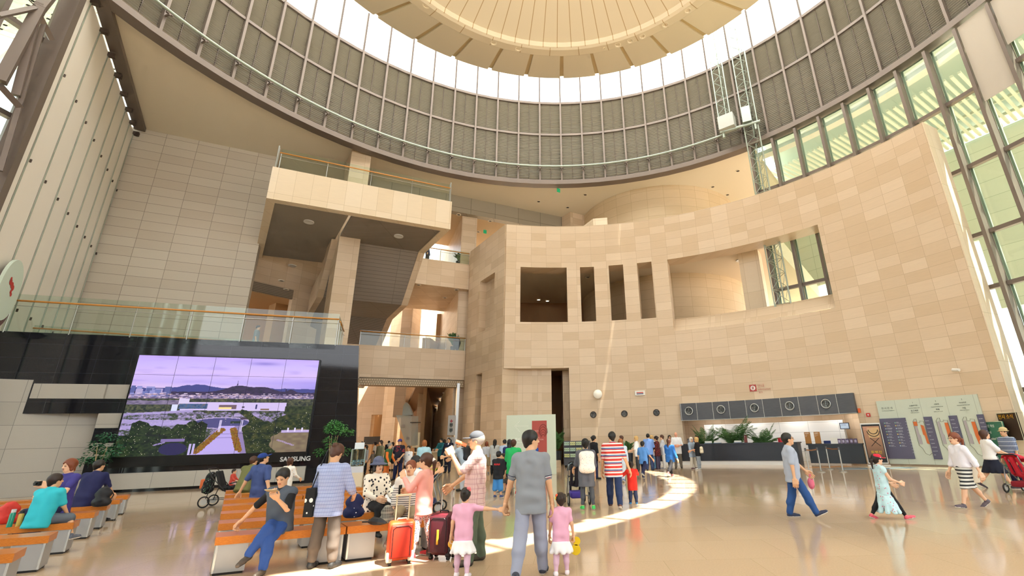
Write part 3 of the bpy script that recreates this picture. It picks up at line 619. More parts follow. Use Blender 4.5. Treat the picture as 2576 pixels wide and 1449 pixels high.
# ---- the big video wall: its picture is drawn here, cell by cell
def draw_screen(w, h):
    rs = np.random.RandomState(3)
    def nz(sx, sy, seed):
        r = np.random.RandomState(seed); g = r.rand(int(h/sy)+3, int(w/sx)+3); y = np.arange(h)/sy; x = np.arange(w)/sx
        yi, xi = y.astype(int), x.astype(int); fy, fx = (y-yi)[:, None], (x-xi)[None]; fy = fy*fy*(3-2*fy); fx = fx*fx*(3-2*fx)
        a = g[yi][:, xi]; b_ = g[yi][:, xi+1]; c = g[yi+1][:, xi]; d = g[yi+1][:, xi+1]
        return (a*(1-fx)+b_*fx)*(1-fy)+(c*(1-fx)+d*fx)*fy
    X = np.linspace(0, 1, w)[None]+np.zeros((h, 1)); Y = np.linspace(0, 1, h)[:, None]+np.zeros((1, w))
    I = np.zeros((h, w, 3)); C_ = lambda s: np.array(lin(s)[:3])
    def put(mk, c, a=1.):
        a = a*mk[..., None] if isinstance(mk, np.ndarray) and mk.dtype != bool else a*mk.astype(float)[..., None]
        c = C_(c) if isinstance(c, str) else c; I[:] = I*(1-a)+c*a
    def grad(t, cs):
        o = np.zeros((h, w, 3)); k = len(cs)-1; t = np.clip(t, 0, .9999)*k; i = t.astype(int); f = (t-i)[..., None]; P_ = np.array([C_(c) for c in cs]); return P_[i]*(1-f)+P_[i+1]*f
    cl = nz(60, 8, 5)*.6+nz(25, 4, 6)*.4
    I[:] = grad(Y/.36, ['#b9a0ea', '#c2aef0', '#cdb4ec', '#b9a6ea', '#d8bfe4']); put(np.clip((X-.55)*2, 0, 1)*np.clip((Y-.2)/.15, 0, 1), '#6a68d8', .8); put(np.clip((.3-X)*3, 0, 1)*np.clip((Y-.2)/.15, 0, 1), '#e2c2df', .6); put(np.clip((cl-.55)*3, 0, 1), '#a48fdc', .5)
    put(np.exp(-((X-.68)/.09)**2-((Y-.055)/.02)**2), '#7c6cc4', .8)
    # city and hills
    g = nz(6, 3, 8); put(Y > .352+.03*0, grad(g, ['#3d3a55', '#7a6a92', '#9c88a8']))
    hill1 = .335-.035*np.exp(-((X-.33)/.09)**2)-.012*nz(10, 300, 9); put((Y > hill1) & (Y < .375), '#3e4284')
    hill2 = .372-.07*np.exp(-((X-.555)/.085)**2)-.055*np.exp(-((X-.70)/.075)**2)-.03*np.exp(-((X-.86)/.03)**2)-.006*nz(6, 300, 10); put((Y > hill2) & (Y < .40), grad(nz(6, 4, 11), ['#26233c', '#3d2f55']))
    put((abs(X-.548) < .0016) & (Y > .245) & (Y < .32), '#3c3358'); put((abs(X-.548) < .004) & (Y > .28) & (Y < .295), '#3c3358'); put((abs(X-.83) < .003) & (Y > .33) & (Y < .37), '#2d2748')
    for i in range(26):
        x0 = rs.rand()*.19; ww = .008+rs.rand()*.014; tp = .40-rs.rand()*.09; put((abs(X-x0) < ww) & (Y > tp) & (Y < .42), ['#6d74b0', '#8b8cc6', '#565c96', '#a99cc8'][i % 4])
    for i in range(380):
        x0, y0 = rs.rand(), .385+rs.rand()*.06; put((abs(X-x0) < .004+.006*rs.rand()) & (abs(Y-y0) < .004), ['#d6c2dc', '#8f7fa8', '#5d5276', '#c9a9b4'][i % 4], .8)
    put((Y > .44), grad(nz(5, 4, 12)*.6+nz(2.4, 2, 13)*.4, ['#171a24', '#2c3330', '#4c4f3c', '#6b6650']))
    put((Y > .45+.02*nz(12, 300, 3)) & (Y < .5) & (X < .3), grad(nz(7, 2, 14), ['#5d5472', '#8d7f9c']))
    # museum building
    put((Y > .475+.012*(X-.3)) & (Y < .56+.02*(X-.3)) & (X > .27) & (X < .845), '#c9b8e4'); put((Y > .43+.2*(X-.25)) & (Y < .5) & (X > .255) & (X < .31), '#cfc2e2')
    put((Y > .49) & (Y < .545) & (X > .26) & (X < .41), grad(nz(4, 3, 15), ['#2b3c5c', '#47618a', '#6b5a4c'])); put((Y > .5) & (Y < .57) & (X > .225) & (X < .255), '#cdd2f0')
    put((Y > .505) & (Y < .55) & (X > .47) & (X < .565), '#6e5864'); put((Y > .53) & (Y < .55) & (X > .47) & (X < .54), '#f0d28c'); put((Y > .52) & (Y < .538) & (X > .595) & (X < .61), '#3a3354'); put((Y > .50) & (Y < .55) & (abs(X-.675) < .004), '#3a3a6c'); put((Y > .545) & (Y < .562) & (X > .7) & (X < .75), '#7f6654')
    # grounds, roads, pond
    put((Y > .57+.03*nz(20, 300, 16)) & (Y < .80), grad(nz(8, 4, 17)*.5+nz(3, 2, 18)*.5, ['#24312b', '#3b4634', '#8c7fa8', '#b7a6d2']))
    for y0, s, t_ in ((.60, -.10, .012), (.665, .05, .02), (.73, -.16, .018)): put((abs(Y-(y0+s*X)) < t_) & (X < .34), '#a999cf', .85)
    pond = ((X-.5)/.15)**2+((Y-.69)/.05)**2; put((pond < 1.35), '#b5a4cc'); put((pond < 1.) & (Y > .64), '#4c4a7c'); put((abs(X-.58) < .03) & (abs(Y-.685) < .012), '#2d3a36')
    put((abs(Y-.61) < .015) & (X > .56) & (X < .7), '#a797c4'); put((abs(Y-.645) < .01) & (X > .6) & (X < .68), '#4a3c50')
    # dark trees left/right
    tr = nz(9, 7, 21)*.5+nz(4, 3, 22)*.5; green = grad(tr, ['#0a0f16', '#152019', '#27361f', '#3b4629'])
    put((Y > .70-.03*np.sin(X*22)+.05*(nz(9, 300, 23)-.5)) & (X < .43) & ((X > .05) | (Y > .8)), green)
    put((Y > .52+.16*np.exp(-((X-.76)/.12)**2)+.06*(nz(9, 300, 24)-.5)-.1*np.clip(X-.85, 0, 1)) & (X > .62+.03*np.sin(Y*30)), grad(tr, ['#0d141a', '#1e2c20', '#3a4226', '#5d5434']))
    put((Y > .52) & (Y < .6) & (X > .84), grad(tr, ['#141c1c', '#2e3a26', '#4c5030']))
    put((nz(2, 2, 25) > .972) & (Y > .58), '#f2e6c8', .8)
    # plaza
    lft = .5-.11*(Y-.72)/.28; rgt = .575+.055*(Y-.72)/.28; put((Y > .72) & (X > lft-.05*(Y-.6)) & (X < rgt+.035), '#8a7aa8'); put((Y > .72) & (X > lft+.0) & (X < rgt), '#b4a2e2'); put((Y > .72) & (abs(Y-.84) < .002) & (X > lft) & (X < rgt), '#6d5fa0')
    for sx, dx in ((-1, -.115), (1, .05)):
        for i in range(11):
            yy = .76+i*.021; xx = (.51 if sx < 0 else .573)+dx*(yy-.76)/.22; put(((X-xx)/.02)**2+((Y-yy)/.022)**2 < 1+.6*(nz(3, 3, 30+i)-.5), grad(nz(3, 3, 40+i), ['#5c4a1e', '#8a6a26', '#7a3f26', '#a2893a']))
    for x0 in (.493, .5, .606, .614): put((abs(X-x0) < .0018) & (Y > .66) & (Y < .78), '#d8ccf0')
    for x0 in (.364, .382): put((abs(X-x0) < .006) & (Y > .895), '#b6a8d8')
    put((Y > .975) & (X > .44) & (X < .62), '#b0a0da')
    put((Y > .84+.0*X) & (Y < .868) & (X > .21) & (X < .33), '#7c6aa0'); put((((X-.28)/.07)**2+((Y-.94)/.06)**2 < 1), '#262250'); put((abs(Y-(.9-.5*(X-.18))) < .007) & (X > .18) & (X < .235), '#8b7cb0')
    lawn = ((X-.93)/.15)**2+((Y-.90)/.13)**2 < 1+.3*(nz(10, 10, 50)-.5); put(lawn, grad(nz(12, 6, 51), ['#6d5c50', '#87785e'])); put((Y > .775) & (Y < .80) & (X > .84), '#b5a4d0')
    for x0 in (.878, .917, .96): put((abs(X-x0) < .005) & (Y > .75) & (Y < .79), '#d9cdf2')
    for i in range(9): put((abs(X-(.83+i*.011)) < .009) & (abs(Y-(.875+i*.007)) < .006), '#a893b8', .7)
    return np.clip(I, 0, 1)
def screen_mesh(w, h, SWd, SHt, o, X, N):
    I = draw_screen(w, h); me = bpy.data.meshes.new('display'); xs = np.linspace(0, SWd, w+1); zs = np.linspace(SHt, 0, h+1)
    P = np.array(o)+xs[None, :, None]*np.array(X)+zs[:, None, None]*np.array([0, 0, 1.]); P = P.reshape(-1, 3)
    idx = np.arange((w+1)*(h+1)).reshape(h+1, w+1); F = np.stack([idx[1:, :-1], idx[1:, 1:], idx[:-1, 1:], idx[:-1, :-1]], -1).reshape(-1, 4)
    me.vertices.add(len(P)); me.vertices.foreach_set('co', P.ravel()); me.loops.add(F.size); me.loops.foreach_set('vertex_index', F.ravel().astype(np.int32))
    me.polygons.add(len(F)); me.polygons.foreach_set('loop_start', np.arange(0, F.size, 4, dtype=np.int32)); me.update()
    a = me.color_attributes.new('pic', 'FLOAT_COLOR', 'CORNER'); c = np.ones((len(F), 4, 4)); c[:, :, :3] = I.reshape(-1, 1, 3); a.data.foreach_set('color', c.ravel().astype(np.float32)); return me
SCM = mat('screen_picture', '#000000', .25); t = NT(SCM); ca = t.new('ShaderNodeVertexColor', layer_name='pic')
t.link(ca.outputs[0], t.b.inputs['Emission Color']); t.b.inputs['Emission Strength'].default_value = SCREEN_E
vs_ = root('video_wall', tuple(sw(0, .9)), label='large video wall showing a purple aerial view of a park and museum', cat='screen')
zb, zt, sl, sr_ = 1.38, 5.62, -.05, 7.02
o_ = sw(sl+.0, zb, -.19)-sw(0, .9)
place('display', screen_mesh(430, 250, sr_-sl, zt-zb, o_, D1, N1), vs_).data.materials.append(SCM)
b = MB(); b.par(sw(sl-.06, zb-.42, -.18)-sw(0, .9), D1*(sr_-sl+.12), N1*.18, (0, 0, zt-zb+.46)); b.par(sw(sl-.06, zt, -.2)-sw(0, .9), D1*(sr_-sl+.12), N1*.1, (0, 0, .04)); b.build('frame', mat('screen_frame', '#08090c', .3), vs_)
b = MB()
for i in range(1, 5): b.par(sw(sl+(sr_-sl)*i/5-.006, zb, -.194)-sw(0, .9), D1*.012, N1*.002, (0, 0, zt-zb)); b.par(sw(sl, zb+(zt-zb)*i/5-.005, -.194)-sw(0, .9), D1*(sr_-sl), N1*.002, (0, 0, .01))
b.build('panel_seam', mat('seam', '#1b1436', .5), vs_)
text('SAMSUNG', .27, mat('silver_letter', '#c9cbcf', .4), vs_, sw(6.02, .98, -.2), D1, UP, label='silver brand lettering', name='lettering').data.offset = .008
# ---- benches
BW = mat('bench_wood', '#c4752c', .28); t = NT(BW); g_ = t.noise(t.mapping(t.obj(), (2, 40, 40)), 2, 4, .6); t.base(t.mix(g_, lin('#a85a1d'), lin('#d98a3c')))
ALU = mat('bench_aluminium', '#a9abad', .42, .35); ALUB = mat('bench_edge', '#dfe6ea', .25, .6)
AX, AY = D2, D1
cut = np.dot(D2, D1)/np.dot(D2, N1)
def bench(name, o, L, tags):
    r = root(name, tuple(o), **tags); dpt = .47; bk = D2*(dpt/np.dot(D2, N1))
    b = MB(); P = lambda s, t, z: D1*s+bk*t+A3(0, 0, z)
    b.par(P(0, 0, .37), D1*L, bk, (0, 0, .1)); b.build('seat', BW, r)
    for s0 in (0.02, L-.4):
        b = MB(); b.par(P(s0, .02, .03), D1*.38, bk*.94, (0, 0, .34)); b.par(P(s0+.02, .04, 0), D1*.34, bk*.9, (0, 0, .03), 1); e = .0 if s0 < .1 else .355
        b.par(P(s0+e, .012, .03), D1*.025, bk*.01, (0, 0, .34), 2); b.build('leg', [ALU, BLACK, ALUB], r)
    return r
c0 = A3(-4.93, 7.0, 0); rs_ = A3(-.815, 1.165, 0); BEN = {}
rows = ['frontmost', 'second', 'third', 'fourth', 'fifth', 'sixth', 'seventh']
b0 = bench('bench', c0, 1.62, dict(label='orange wooden bench under the man in jeans, front row, left half', cat='bench', group='benches facing the screen'))
for k in range(7):
    for h in range(2):
        if k == h == 0: continue
        lab = 'orange wooden bench, %s row of the middle block, %s half' % (rows[k], ('left', 'right')[h]) if (k, h) != (0, 1) else 'orange wooden bench behind the orange and maroon suitcases, front row right half'
        dup(b0, c0+rs_*k+D1*(1.64*h), label=lab, group='benches facing the screen')
lb = [A3(-6.88, 6.3, 0), A3(-7.76, 7.51, 0), A3(-8.65, 8.72, 0), A3(-9.63, 10.07, 0), A3(-10.52, 11.25, 0), A3(-11.35, 12.44, 0), A3(-12.14, 13.51, 0), A3(-6.05, 5.1, 0)]
nm = ['second from the front', 'third from the front', 'fourth from the front', 'fifth from the front', 'sixth from the front', 'seventh from the front', 'rearmost', 'frontmost']
for k, e in enumerate(lb):
    for h in range(2 if k > 2 else 1):
        dup(b0, e-D1*(1.62+1.64*h), label='orange wooden bench of the left block, %s, %s' % (nm[k], ('at the aisle', 'away from the aisle')[h]), group='benches of the left block')
# ---- info counter, its fascia and what stands on it
NAVY = mat('counter_navy', '#23262e', .32); t = NT(NAVY); t.base(t.mix(t.noise(t.obj(), 40, 3, .7), lin('#1c1f27'), lin('#30343d')))
SLATE = tiles('slate', '#5a5c62', '#4c4e54', '#c9c9c4', .977, 1.05, rough=.45, grain=.9, gs=(2, 30, 1), msize=.012)
r = root('information_counter', tuple(polar(WC, 18.6, 25)), label='long dark curved information counter on a white plinth', cat='counter'); iv = -polar(WC, 18.6, 25)
def secp(name, m, par, *a, **k): b = MB(); sector(b, WC+iv, *a, **k); return b.build(name, m, par)
secp('front_panel', NAVY, r, 18.6, 18.72, 12.5, 37.6, .22, 1.1, step=2); secp('worktop', NAVY, r, 18.5, 19.5, 12.3, 37.8, 1.1, 1.16, step=2); secp('plinth', mat('white_marble', '#e6e4e0', .3), r, 18.66, 18.76, 12.6, 37.5, 0, .22, step=2)
for a_ in (12.5, 37.3): secp('end_panel', NAVY, r, 18.6, 19.4, a_, a_+.4, .0, 1.1)
r = root('side_counter', tuple(polar(WC, 19.6, 42)), label='lower dark counter at the right end of the information niche', cat='counter'); iv = -polar(WC, 19.6, 42)
secp('front_panel', NAVY, r, 19.6, 19.72, 38.6, 46.2, 0.06, .98, step=2); secp('worktop', NAVY, r, 19.5, 20.4, 38.4, 46.3, .98, 1.03, step=2)
r = root('slate_fascia', tuple(polar(WC, 19.9, 32)), label='dark slate fascia band above the information counter', cat='fascia'); iv = -polar(WC, 19.9, 32)
b = MB(); sector(b, WC+iv, 19.93, WR+.3, 18.35, 46.1, 2.53, 3.58, 1.5); b.build('slate_panel', SLATE, r, uv=lambda P: np.stack([np.arctan2(P[:, 0]-(WC+iv)[0], P[:, 1]-(WC+iv)[1])*20-.598, P[:, 2]-2.54], 1))
def tang(az): a = math.radians(az); return A3(math.cos(a), -math.sin(a), 0), A3(-math.sin(a), -math.cos(a), 0)
def vent(az, R, z, rim, label, group, rr=.22):
    X, N = tang(az); p = polar(WC, R, az, z); r = root('round_vent', tuple(p), label=label, cat='vent', group=group)
    b = MB(); b.lathe((0, 0, 0), [(.001, .01), (rr, .01), (rr, 0)], 24, ax=N); b.build('plate', BLACK, r)
    b = MB(); b.path([X*(rr*math.cos(t))+UP*(rr*math.sin(t))+N*.02 for t in np.linspace(0, 2*PI, 25)[:-1]], .032 if rim else .015, 6, closed=True); b.build('rim', STEEL if rim else BRONZED, r, smooth=True)
    b = MB()
    for k in (.45, .72): b.path([X*(rr*k*math.cos(t))+UP*(rr*k*math.sin(t))+N*.02 for t in np.linspace(.4, 2*PI-.2, 18)], .011, 4)
    b.cyl(UP*-.8*rr+N*.02, UP*.8*rr+N*.02, .01, n=4); b.cyl(X*-.8*rr+N*.02, X*.8*rr+N*.02, .01, n=4)
    b.build('grille', STEEL, r)
od = ['leftmost', 'second', 'middle', 'fourth', 'rightmost']
for i, a_ in enumerate((19.9, 25.5, 31.1, 36.7, 42.1)): vent(a_, 19.9, 3.1, True, 'chrome-rimmed round vent in the slate fascia, %s of five' % od[i], 'chrome vents in the fascia', .23)
for i, a_ in enumerate((2.3, 8.1, 14.0)): vent(a_, WR-.01, 3.1, False, 'small black round vent in the stone wall, %s' % ('below the globe lamp', 'left of the illuminated sign', 'nearest the slate fascia')[i], 'black vents in the stone wall', .2)
X, N = tang(3.3); r = root('globe_lamp', tuple(polar(WC, WR-.25, 3.3, 4.4)), label='white globe lamp on the stone wall above the brochure rack', cat='lamp')
b = MB(); b.ball((0, 0, 0), .3, 20); b.build('globe', mat('globe_white', '#f3efe2', .2, emit=.15), r, smooth=True); b = MB(); b.cyl(N*-.3, N*-.2, .14, n=16); b.build('base', STEEL, r)
X, N = tang(11.25); p = polar(WC, WR-.04, 11.25, 4.38); r = root('illuminated_sign', tuple(p), label='small white rectangular light box sign with red and blue bars', cat='sign')
b = MB(); b.par(-X*.33-UP*.15-N*.04, X*.66, UP*.3, N*.1); b.build('case', WHITE, r)
for z_, c_ in ((.03, '#c8443a'), (-.05, '#2c3f76')): b = MB(); b.par(-X*.22+UP*(z_-.03)+N*.062, X*.44, UP*.055, N*.004); b.build('bar', mat('bar'+c_, c_), r)
X, N = tang(31.2); p = polar(WC, WR-.01, 31.2, 4.28); RD = mat('sign_red', '#b0443f', .5); r = root('information_sign', tuple(p), label='square red information symbol with lettering on the stone wall', cat='sign')
b = MB(); b.par(-X*.2-UP*.2, X*.4, UP*.4, N*.015); b.build('symbol_plate', RD, r); b = MB(); b.lathe(N*.0, [(.001, .022), (.14, .022), (.14, .01)], 20, ax=N); b.build('symbol_disc', WHITE, r)
b = MB(); b.path([UP*-.08+N*.03-X*.03, UP*.08+N*.03-X*.03], .02, 4); b.path([UP*-.08+N*.03+X*.03, UP*.08+N*.03+X*.03], .02, 4); b.build('symbol_bars', RD, r)
text('안내', .22, mat('pale_red', '#b9776a', .6), r, p+X*.27+UP*.02+N*.06, X, UP); text('Information', .15, MATS['pale_red'], r, p+X*.28-UP*.16+N*.06, X, UP); text('案内', .12, MATS['pale_red'], r, p+X*.3-UP*.33+N*.06, X, UP)
X, N = tang(46.9); r = root('fire_alarm', tuple(polar(WC, WR-.02, 47.4, 2.42)), label='small red fire alarm box on the stone wall beside the counter', cat='alarm'); b = MB(); b.par(-X*.09-UP*.09, X*.18, UP*.18, N*.05); b.build('case', mat('alarm_red', '#c22a24', .4), r); b = MB(); b.ball(N*.05, .04, 8); b.build('button', WHITE, r)
b = MB(); b.par(polar(WC, WR-.06, 46.2, 2.55), X*.12, UP*.22, N*.05); tag(b.build('orange_sensor', mat('orange_plastic', '#e0601c', .4)), label='small orange sensor at the right end of the slate fascia', cat='sensor')
X, N = tang(59.3); r = root('security_camera', tuple(polar(WC, WR, 59.3, 4.22)), label='small white security camera on the stone wall above the map boards', cat='camera'); b = MB(); b.cyl((0, 0, 0), N*.25, .03, n=8); b.build('bracket', STEEL, r); b = MB(); b.cyl(N*.2-X*.12, N*.3+X*.16-UP*.05, .07, n=10); b.build('housing', WHITE, r, smooth=True, ang=40)
# ---- floor map wall
PALEG = mat('pale_green_board', '#c3ccbe', .45); PURP = mat('slate_purple', '#59576f', .45); TXT = mat('board_text', '#4c5350', .6); TXW = mat('white_text', '#dfe2ee', .6); ORG = mat('map_orange', '#c9692f', .5); GRY = mat('map_grey', '#a59fa4', .5); LNE = mat('map_line', '#6b665f', .6)
MA, MZ = WR-.09, 3.07
r = root('museum_map_board', tuple(polar(WC, MA, 54.5)), label='wide pale green wall board with three floor plans', cat='map board'); mb_o = polar(WC, MA, 54.5)
b = MB(); sector(b, WC-mb_o, MA, MA+.08, 48.8, 60.6, .05, MZ, 1.0); b.build('board', tiles('board_panels', '#c3ccbe', '#c0c9bb', '#a5ada0', 1.05, 4, rough=.45, grain=.0, msize=.01), r, uv=lambda P: np.stack([np.arctan2(P[:, 0]-(WC-mb_o)[0], P[:, 1]-(WC-mb_o)[1])*20, P[:, 2]], 1))
def onboard(az, z, d=.0): X, N = tang(az); return polar(WC, MA-d, az, z), X, N
def flat(par, az, pts, m, nm='outline', d=.012, th=.01, orig=None):
    p, X, N = onboard(az, 0, d); b = MB(); b.extr(pts, p-orig, X, UP, N*th); return b.build(nm, m, par)
for i, (a_, t1, t2) in enumerate(((53.3, '1', '상설전시관'), (56.0, '2', '서화관'), (58.9, '3', '아시아관'))):
    p, X, N = onboard(a_, 0, .01)
    for z_, s_z, tx in ((2.86, .09, t1), (2.72, .075, t2), (2.62, .045, 'Permanent Exhibition Hall'), (2.48, .08, ('', '특별', '기증')[i] or '중·근세관'), (2.40, .045, 'Gallery and Lecture')): text(tx, s_z, TXT, r, p+UP*z_, X, UP, 'CENTER')
    f_ = lambda pts, m, d: flat(r, a_, pts, m, 'floor_plan', d, orig=mb_o)
    body = [(-.18, 2.0), (-.10, 2.12), (-.02, 2.12), (-.02, 1.95), (.1, 1.95), (.1, 2.02), (.26, 2.0), (.3, .95), (.36, .8), (.3, .58), (.16, .47), (.02, .55), (-.05, .78), (-.16, .9)]
    b = MB(); b.path([tuple(p-mb_o+X*x+UP*y+N*.015) for x, y in body], .008, 4, closed=True); b.build('plan_outline', LNE, r)
    f_([(-.16, 1.95), (-.06, 1.98), (-.04, 1.4), (.0, 1.36), (.0, .96), (-.13, .98)], GRY, .014)
    f_([(.12, 1.9), (.25, 1.9), (.28, 1.0), (.18, .95), (.13, 1.3)] if i else [(.10, 1.85), (.22, 1.8), (.28, .95), (.18, 1.0), (.16, 1.35), (.11, 1.4)], ORG, .016)
    if i == 0: f_([(-.18, 1.8), (-.02, 1.8), (-.02, 2.0), (-.18, 2.0)], ORG, .018)
p, X, N = onboard(49.3, 0, .01); text('전 시 안 내', .11, TXT, r, p+UP*2.66, X, UP); text('The Permanent Exhibitions', .05, TXT, r, p+UP*2.56, X, UP)
def purple(az0, az1, lab):
    q = polar(WC, MA-.03, (az0+az1)/2); r2 = root('directory_panel', tuple(q), label=lab, cat='sign', group='purple directory panels')
    b = MB(); sector(b, WC-q, MA-.05, MA-.005, az0, az1, .3, 2.2, 1.); b.build('panel', PURP, r2); return r2, q
r2, q = purple(48.75, 52.0, 'wide slate purple directory panel with rows of white icons and text')
p, X, N = polar(WC, MA-.055, 49.05), *tang(50.3)
for i in range(9):
    for j in range(2):
        o = p+X*(.08+.46*j)+UP*(1.95-.135*i)+N*.03; b = MB(); b.par(o-q, X*.055, UP*.055, N*.003); b.build('icon', mat('icon%d' % (i % 3), ('#7fae9c', '#c9b06a', '#9fb4cc')[i % 3], .5), r2)
        text(('안내', '전시관', '문화상품점', '물품보관', '수유실', '화장실', '식당', '카페', '승강기')[i], .05, TXW, r2, o+X*.08+UP*.025, X, UP); text('Information desk', .028, TXW, r2, o+X*.08-UP*.008, X, UP)
for i in range(12): text('전시실 %d' % (i+1), .035, TXW, r2, p+X*1.0+UP*(2.0-.13*i)+N*.03, X, UP)
for (a0_, a1_, lab) in ((54.15, 55.1, 'narrow slate purple panel between the first and second floor plans'), (57.0, 57.9, 'narrow slate purple panel between the second and third floor plans'), (60.0, 60.7, 'narrow slate purple panel at the right edge of the map board')):
    r2, q = purple(a0_, a1_, lab); X, N = tang((a0_+a1_)/2); p = polar(WC, MA-.055, a0_+.15)
    for i in range(10): text(('불교회화', '목칠공예', '인도·동남아', '중앙아시아', '백자')[i % 5], .04, TXW, r2, p+UP*(2.0-.17*i)+N*.01, X, UP)
# ---- entrance sign wall (left) with poster
gk = onz(1272, 1196); ge = onz(1400, 1192); kd = (ge-gk)/np.linalg.norm(ge-gk); kn = A3(kd[1], -kd[0], 0); KL = np.linalg.norm(ge-gk)
r = root('sign_wall', tuple(gk), label='pale green freestanding sign wall with arrow and red poster', cat='sign wall')
b = MB(); b.par((0, 0, 0), kd*KL, -kn*.35, (0, 0, 2.85)); b.build('body', mat('sign_wall_green', '#c6d0bf', .5), r)
b = MB(); b.par(kd*KL*.515+A3(0, 0, .5)+kn*.0, kd*KL*.3, kn*.012, (0, 0, 2.05)); b.build('poster', mat('poster_red', '#a9483f', .5), r, label='dark red poster')
b = MB(); po = kd*KL*.74+A3(0, 0, 1.95)+kn*.02
for k in range(5): b.path([po+kd*(.22*math.cos(t)*(1-.15*k))+UP*(.42*math.sin(t)*(1-.18*k)-.05*k) for t in np.linspace(.0, PI, 12)], .01, 4)
b.build('crown_drawing', mat('poster_line', '#6f2a26', .6), r)
wt = mat('white_print', '#f3f4ee', .5)
text('특별전', .11, mat('poster_text', '#d8a79d', .5), r, gk+kd*(KL*.53)+UP*2.0+kn*.02, kd, UP); text('SPECIAL\nEXHIBITION', .1, MATS['poster_text'], r, gk+kd*(KL*.53)+UP*1.7+kn*.02, kd, UP)
b = MB()
for i in range(12): b.ball(kd*(KL*.17+.06*i)+UP*2.3+kn*.01, .016, 6)
for i in range(1, 5):
    for sg in (1, -1): b.ball(kd*(KL*.17+.055*i)+UP*(2.3+sg*.06*i)+kn*.01, .016, 6)
b.build('arrow', wt, r); text('전시 안내', .15, wt, r, gk+kd*(KL*.17)+UP*1.62+kn*.01, kd, UP, label='white lettering'); text('Exhibition Information', .065, wt, r, gk+kd*(KL*.17)+UP*1.5+kn*.01, kd, UP)
# ---- things on wall, passage and ceilings
GRN = mat('exit_green', '#1f9a63', .5, emit=.4)
for u, v, z, lab in ((1405, 479, 21.6, 'small green exit sign hanging under the high ceiling near the drum'), (1220, 583, 20.1, 'small green exit sign hanging under the low ceiling by the beam'), ):
    p = onz(u, v, z); r = root('exit_sign', tuple(p), label=lab, cat='sign', group='hanging exit signs'); b = MB(); b.box((0, 0, 0), (.3, .06, .34), .6); b.build('sign_face', GRN, r); b = MB(); b.cyl((0, 0, .15), (0, 0, .4), .015, n=5); b.build('stem', STEEL, r)
dl = MB(); dl.lathe((0, 0, 0), [(.2, .02), (.2, -.03), (.14, -.03), (.13, .0)], 16); dl.lathe((0, 0, 0), [(.001, -.004), (.14, -.004)], 16, 1)
dld = dl.mesh('downlight', [CEIL, mat('lamp_dark', '#3a3028', .5)]); dll = dl.mesh('downlight', [WHITE, mat('lamp_lit', '#fff1d8', .5, emit=6)])
bo = MB(); bo.lathe((0, 0, 0), [(.3, .02), (.3, -.04), (.2, -.03), (.001, -.02)], 20); dlb = bo.mesh('downlight', mat('lamp_glass', '#d9d9d6', .2))
def onplane3(u, v, z): return onz(u, v, z)
DL = [(1455, 463, 22, 0), (1472, 490, 22, 0), (1355, 507, 22, 0), (1428, 522, 22, 0), (1567, 455, 22, 0), (1856, 430, 22, 0), (1793, 470, 22, 0), (1830, 490, 22, 0), (1154, 540, 20.44, 0), (1233, 556, 20.44, 0), (1203, 583, 20.44, 0), (1172, 608, 20.44, 0), (1147, 629, 20.44, 0),
      (1053, 717, 13.54, 0), (1148, 729, 13.54, 0), (1028, 739, 13.54, 0), (1119, 749, 13.54, 0), (1158, 784, 13.54, 1), (1145, 792, 13.54, 1), (777, 558, 15.07, 2), (735, 668, 15.07, 2), (1003, 594, 15.07, 2),
      (1355, 754, 13.98, 1), (1377, 757, 13.98, 1), (1317, 772, 13.98, 1), (1357, 765, 13.98, 1), (1338, 773, 13.98, 1), (1478, 697, 13.98, 0), (1862, 655, 13.98, 2), (1810, 697, 13.98, 0), (1880, 682, 13.98, 0), (1892, 667, 13.98, 0), (708, 706, 12.88, 0), (720, 728, 12.88, 0), (717, 748, 12.88, 0)]
dg_ = {0: 'unlit downlights in the pale ceilings', 1: 'lit downlights under the slabs', 2: 'round glass lamps in the soffits'}
dlab = {0: 'small dark recessed downlight in a pale ceiling', 1: 'small lit recessed downlight under a stone slab', 2: 'round glass soffit lamp'}
for u, v, z, k in DL: o = place('downlight', (dld, dll, dlb)[k], None, tuple(onz(u, v, z-.005)), label=dlab[k], cat='downlight', group=dg_[k])
for i, (u, v, Y) in enumerate(((1119, 985, 40.2), (1109, 1003, 41.5), (1099, 1022, 43), (1090, 1040, 44.7), (1128, 981, 39.4))): place('downlight', dll, None, tuple(atY(u, v, Y)-A3(0, 0, .12)), label='bright round lamp under the escalator soffit', cat='downlight', group='lamps under the escalator')
# trussed hoist masts
def mast(name, p, q, w, label, seg=1.0):
    r = root(name, tuple(p), label=label, cat='mast', group='lattice hoist masts'); H = q-p[2]; X = A3(math.cos(.6), -math.sin(.6), 0); Y = A3(math.sin(.6), math.cos(.6), 0)
    cs = [X*w/2, -X*w/2, Y*w*.8]
    for c in cs: b = MB(); b.cyl(c, c+UP*H, .045, n=6); b.build('chord', STEELP, r)
    b = MB(); n = int(H/seg)
    for i in range(n):
        z = i*seg
        for j in range(3): a_, c_ = cs[j], cs[(j+1) % 3]; b.cyl(a_+UP*z, c_+UP*z, .02, n=4, cap=False); b.cyl(a_+UP*z, c_+UP*(z+seg), .018, n=4, cap=False)
    b.build('lacing', STEELP, r); return r
m1 = onpl(1828, 330, polar(RC, RR-1.3, 33), (1, -.6)); m2 = onpl(1868, 200, polar(RC, RR-1.0, 37), (1, -.7))
mast('lattice_mast', A3(m1[0], m1[1], 23.6), 33.8, .85, 'left steel lattice mast ending above the hoist box'); mast('lattice_mast', A3(m2[0], m2[1], 8.4), 33.8, .95, 'right steel lattice mast running down past the curtain wall')
r = root('hoist_unit', (m1[0], m1[1], 23.2), label='pale grey motor boxes of a hoist hanging on the catwalk rail', cat='hoist')
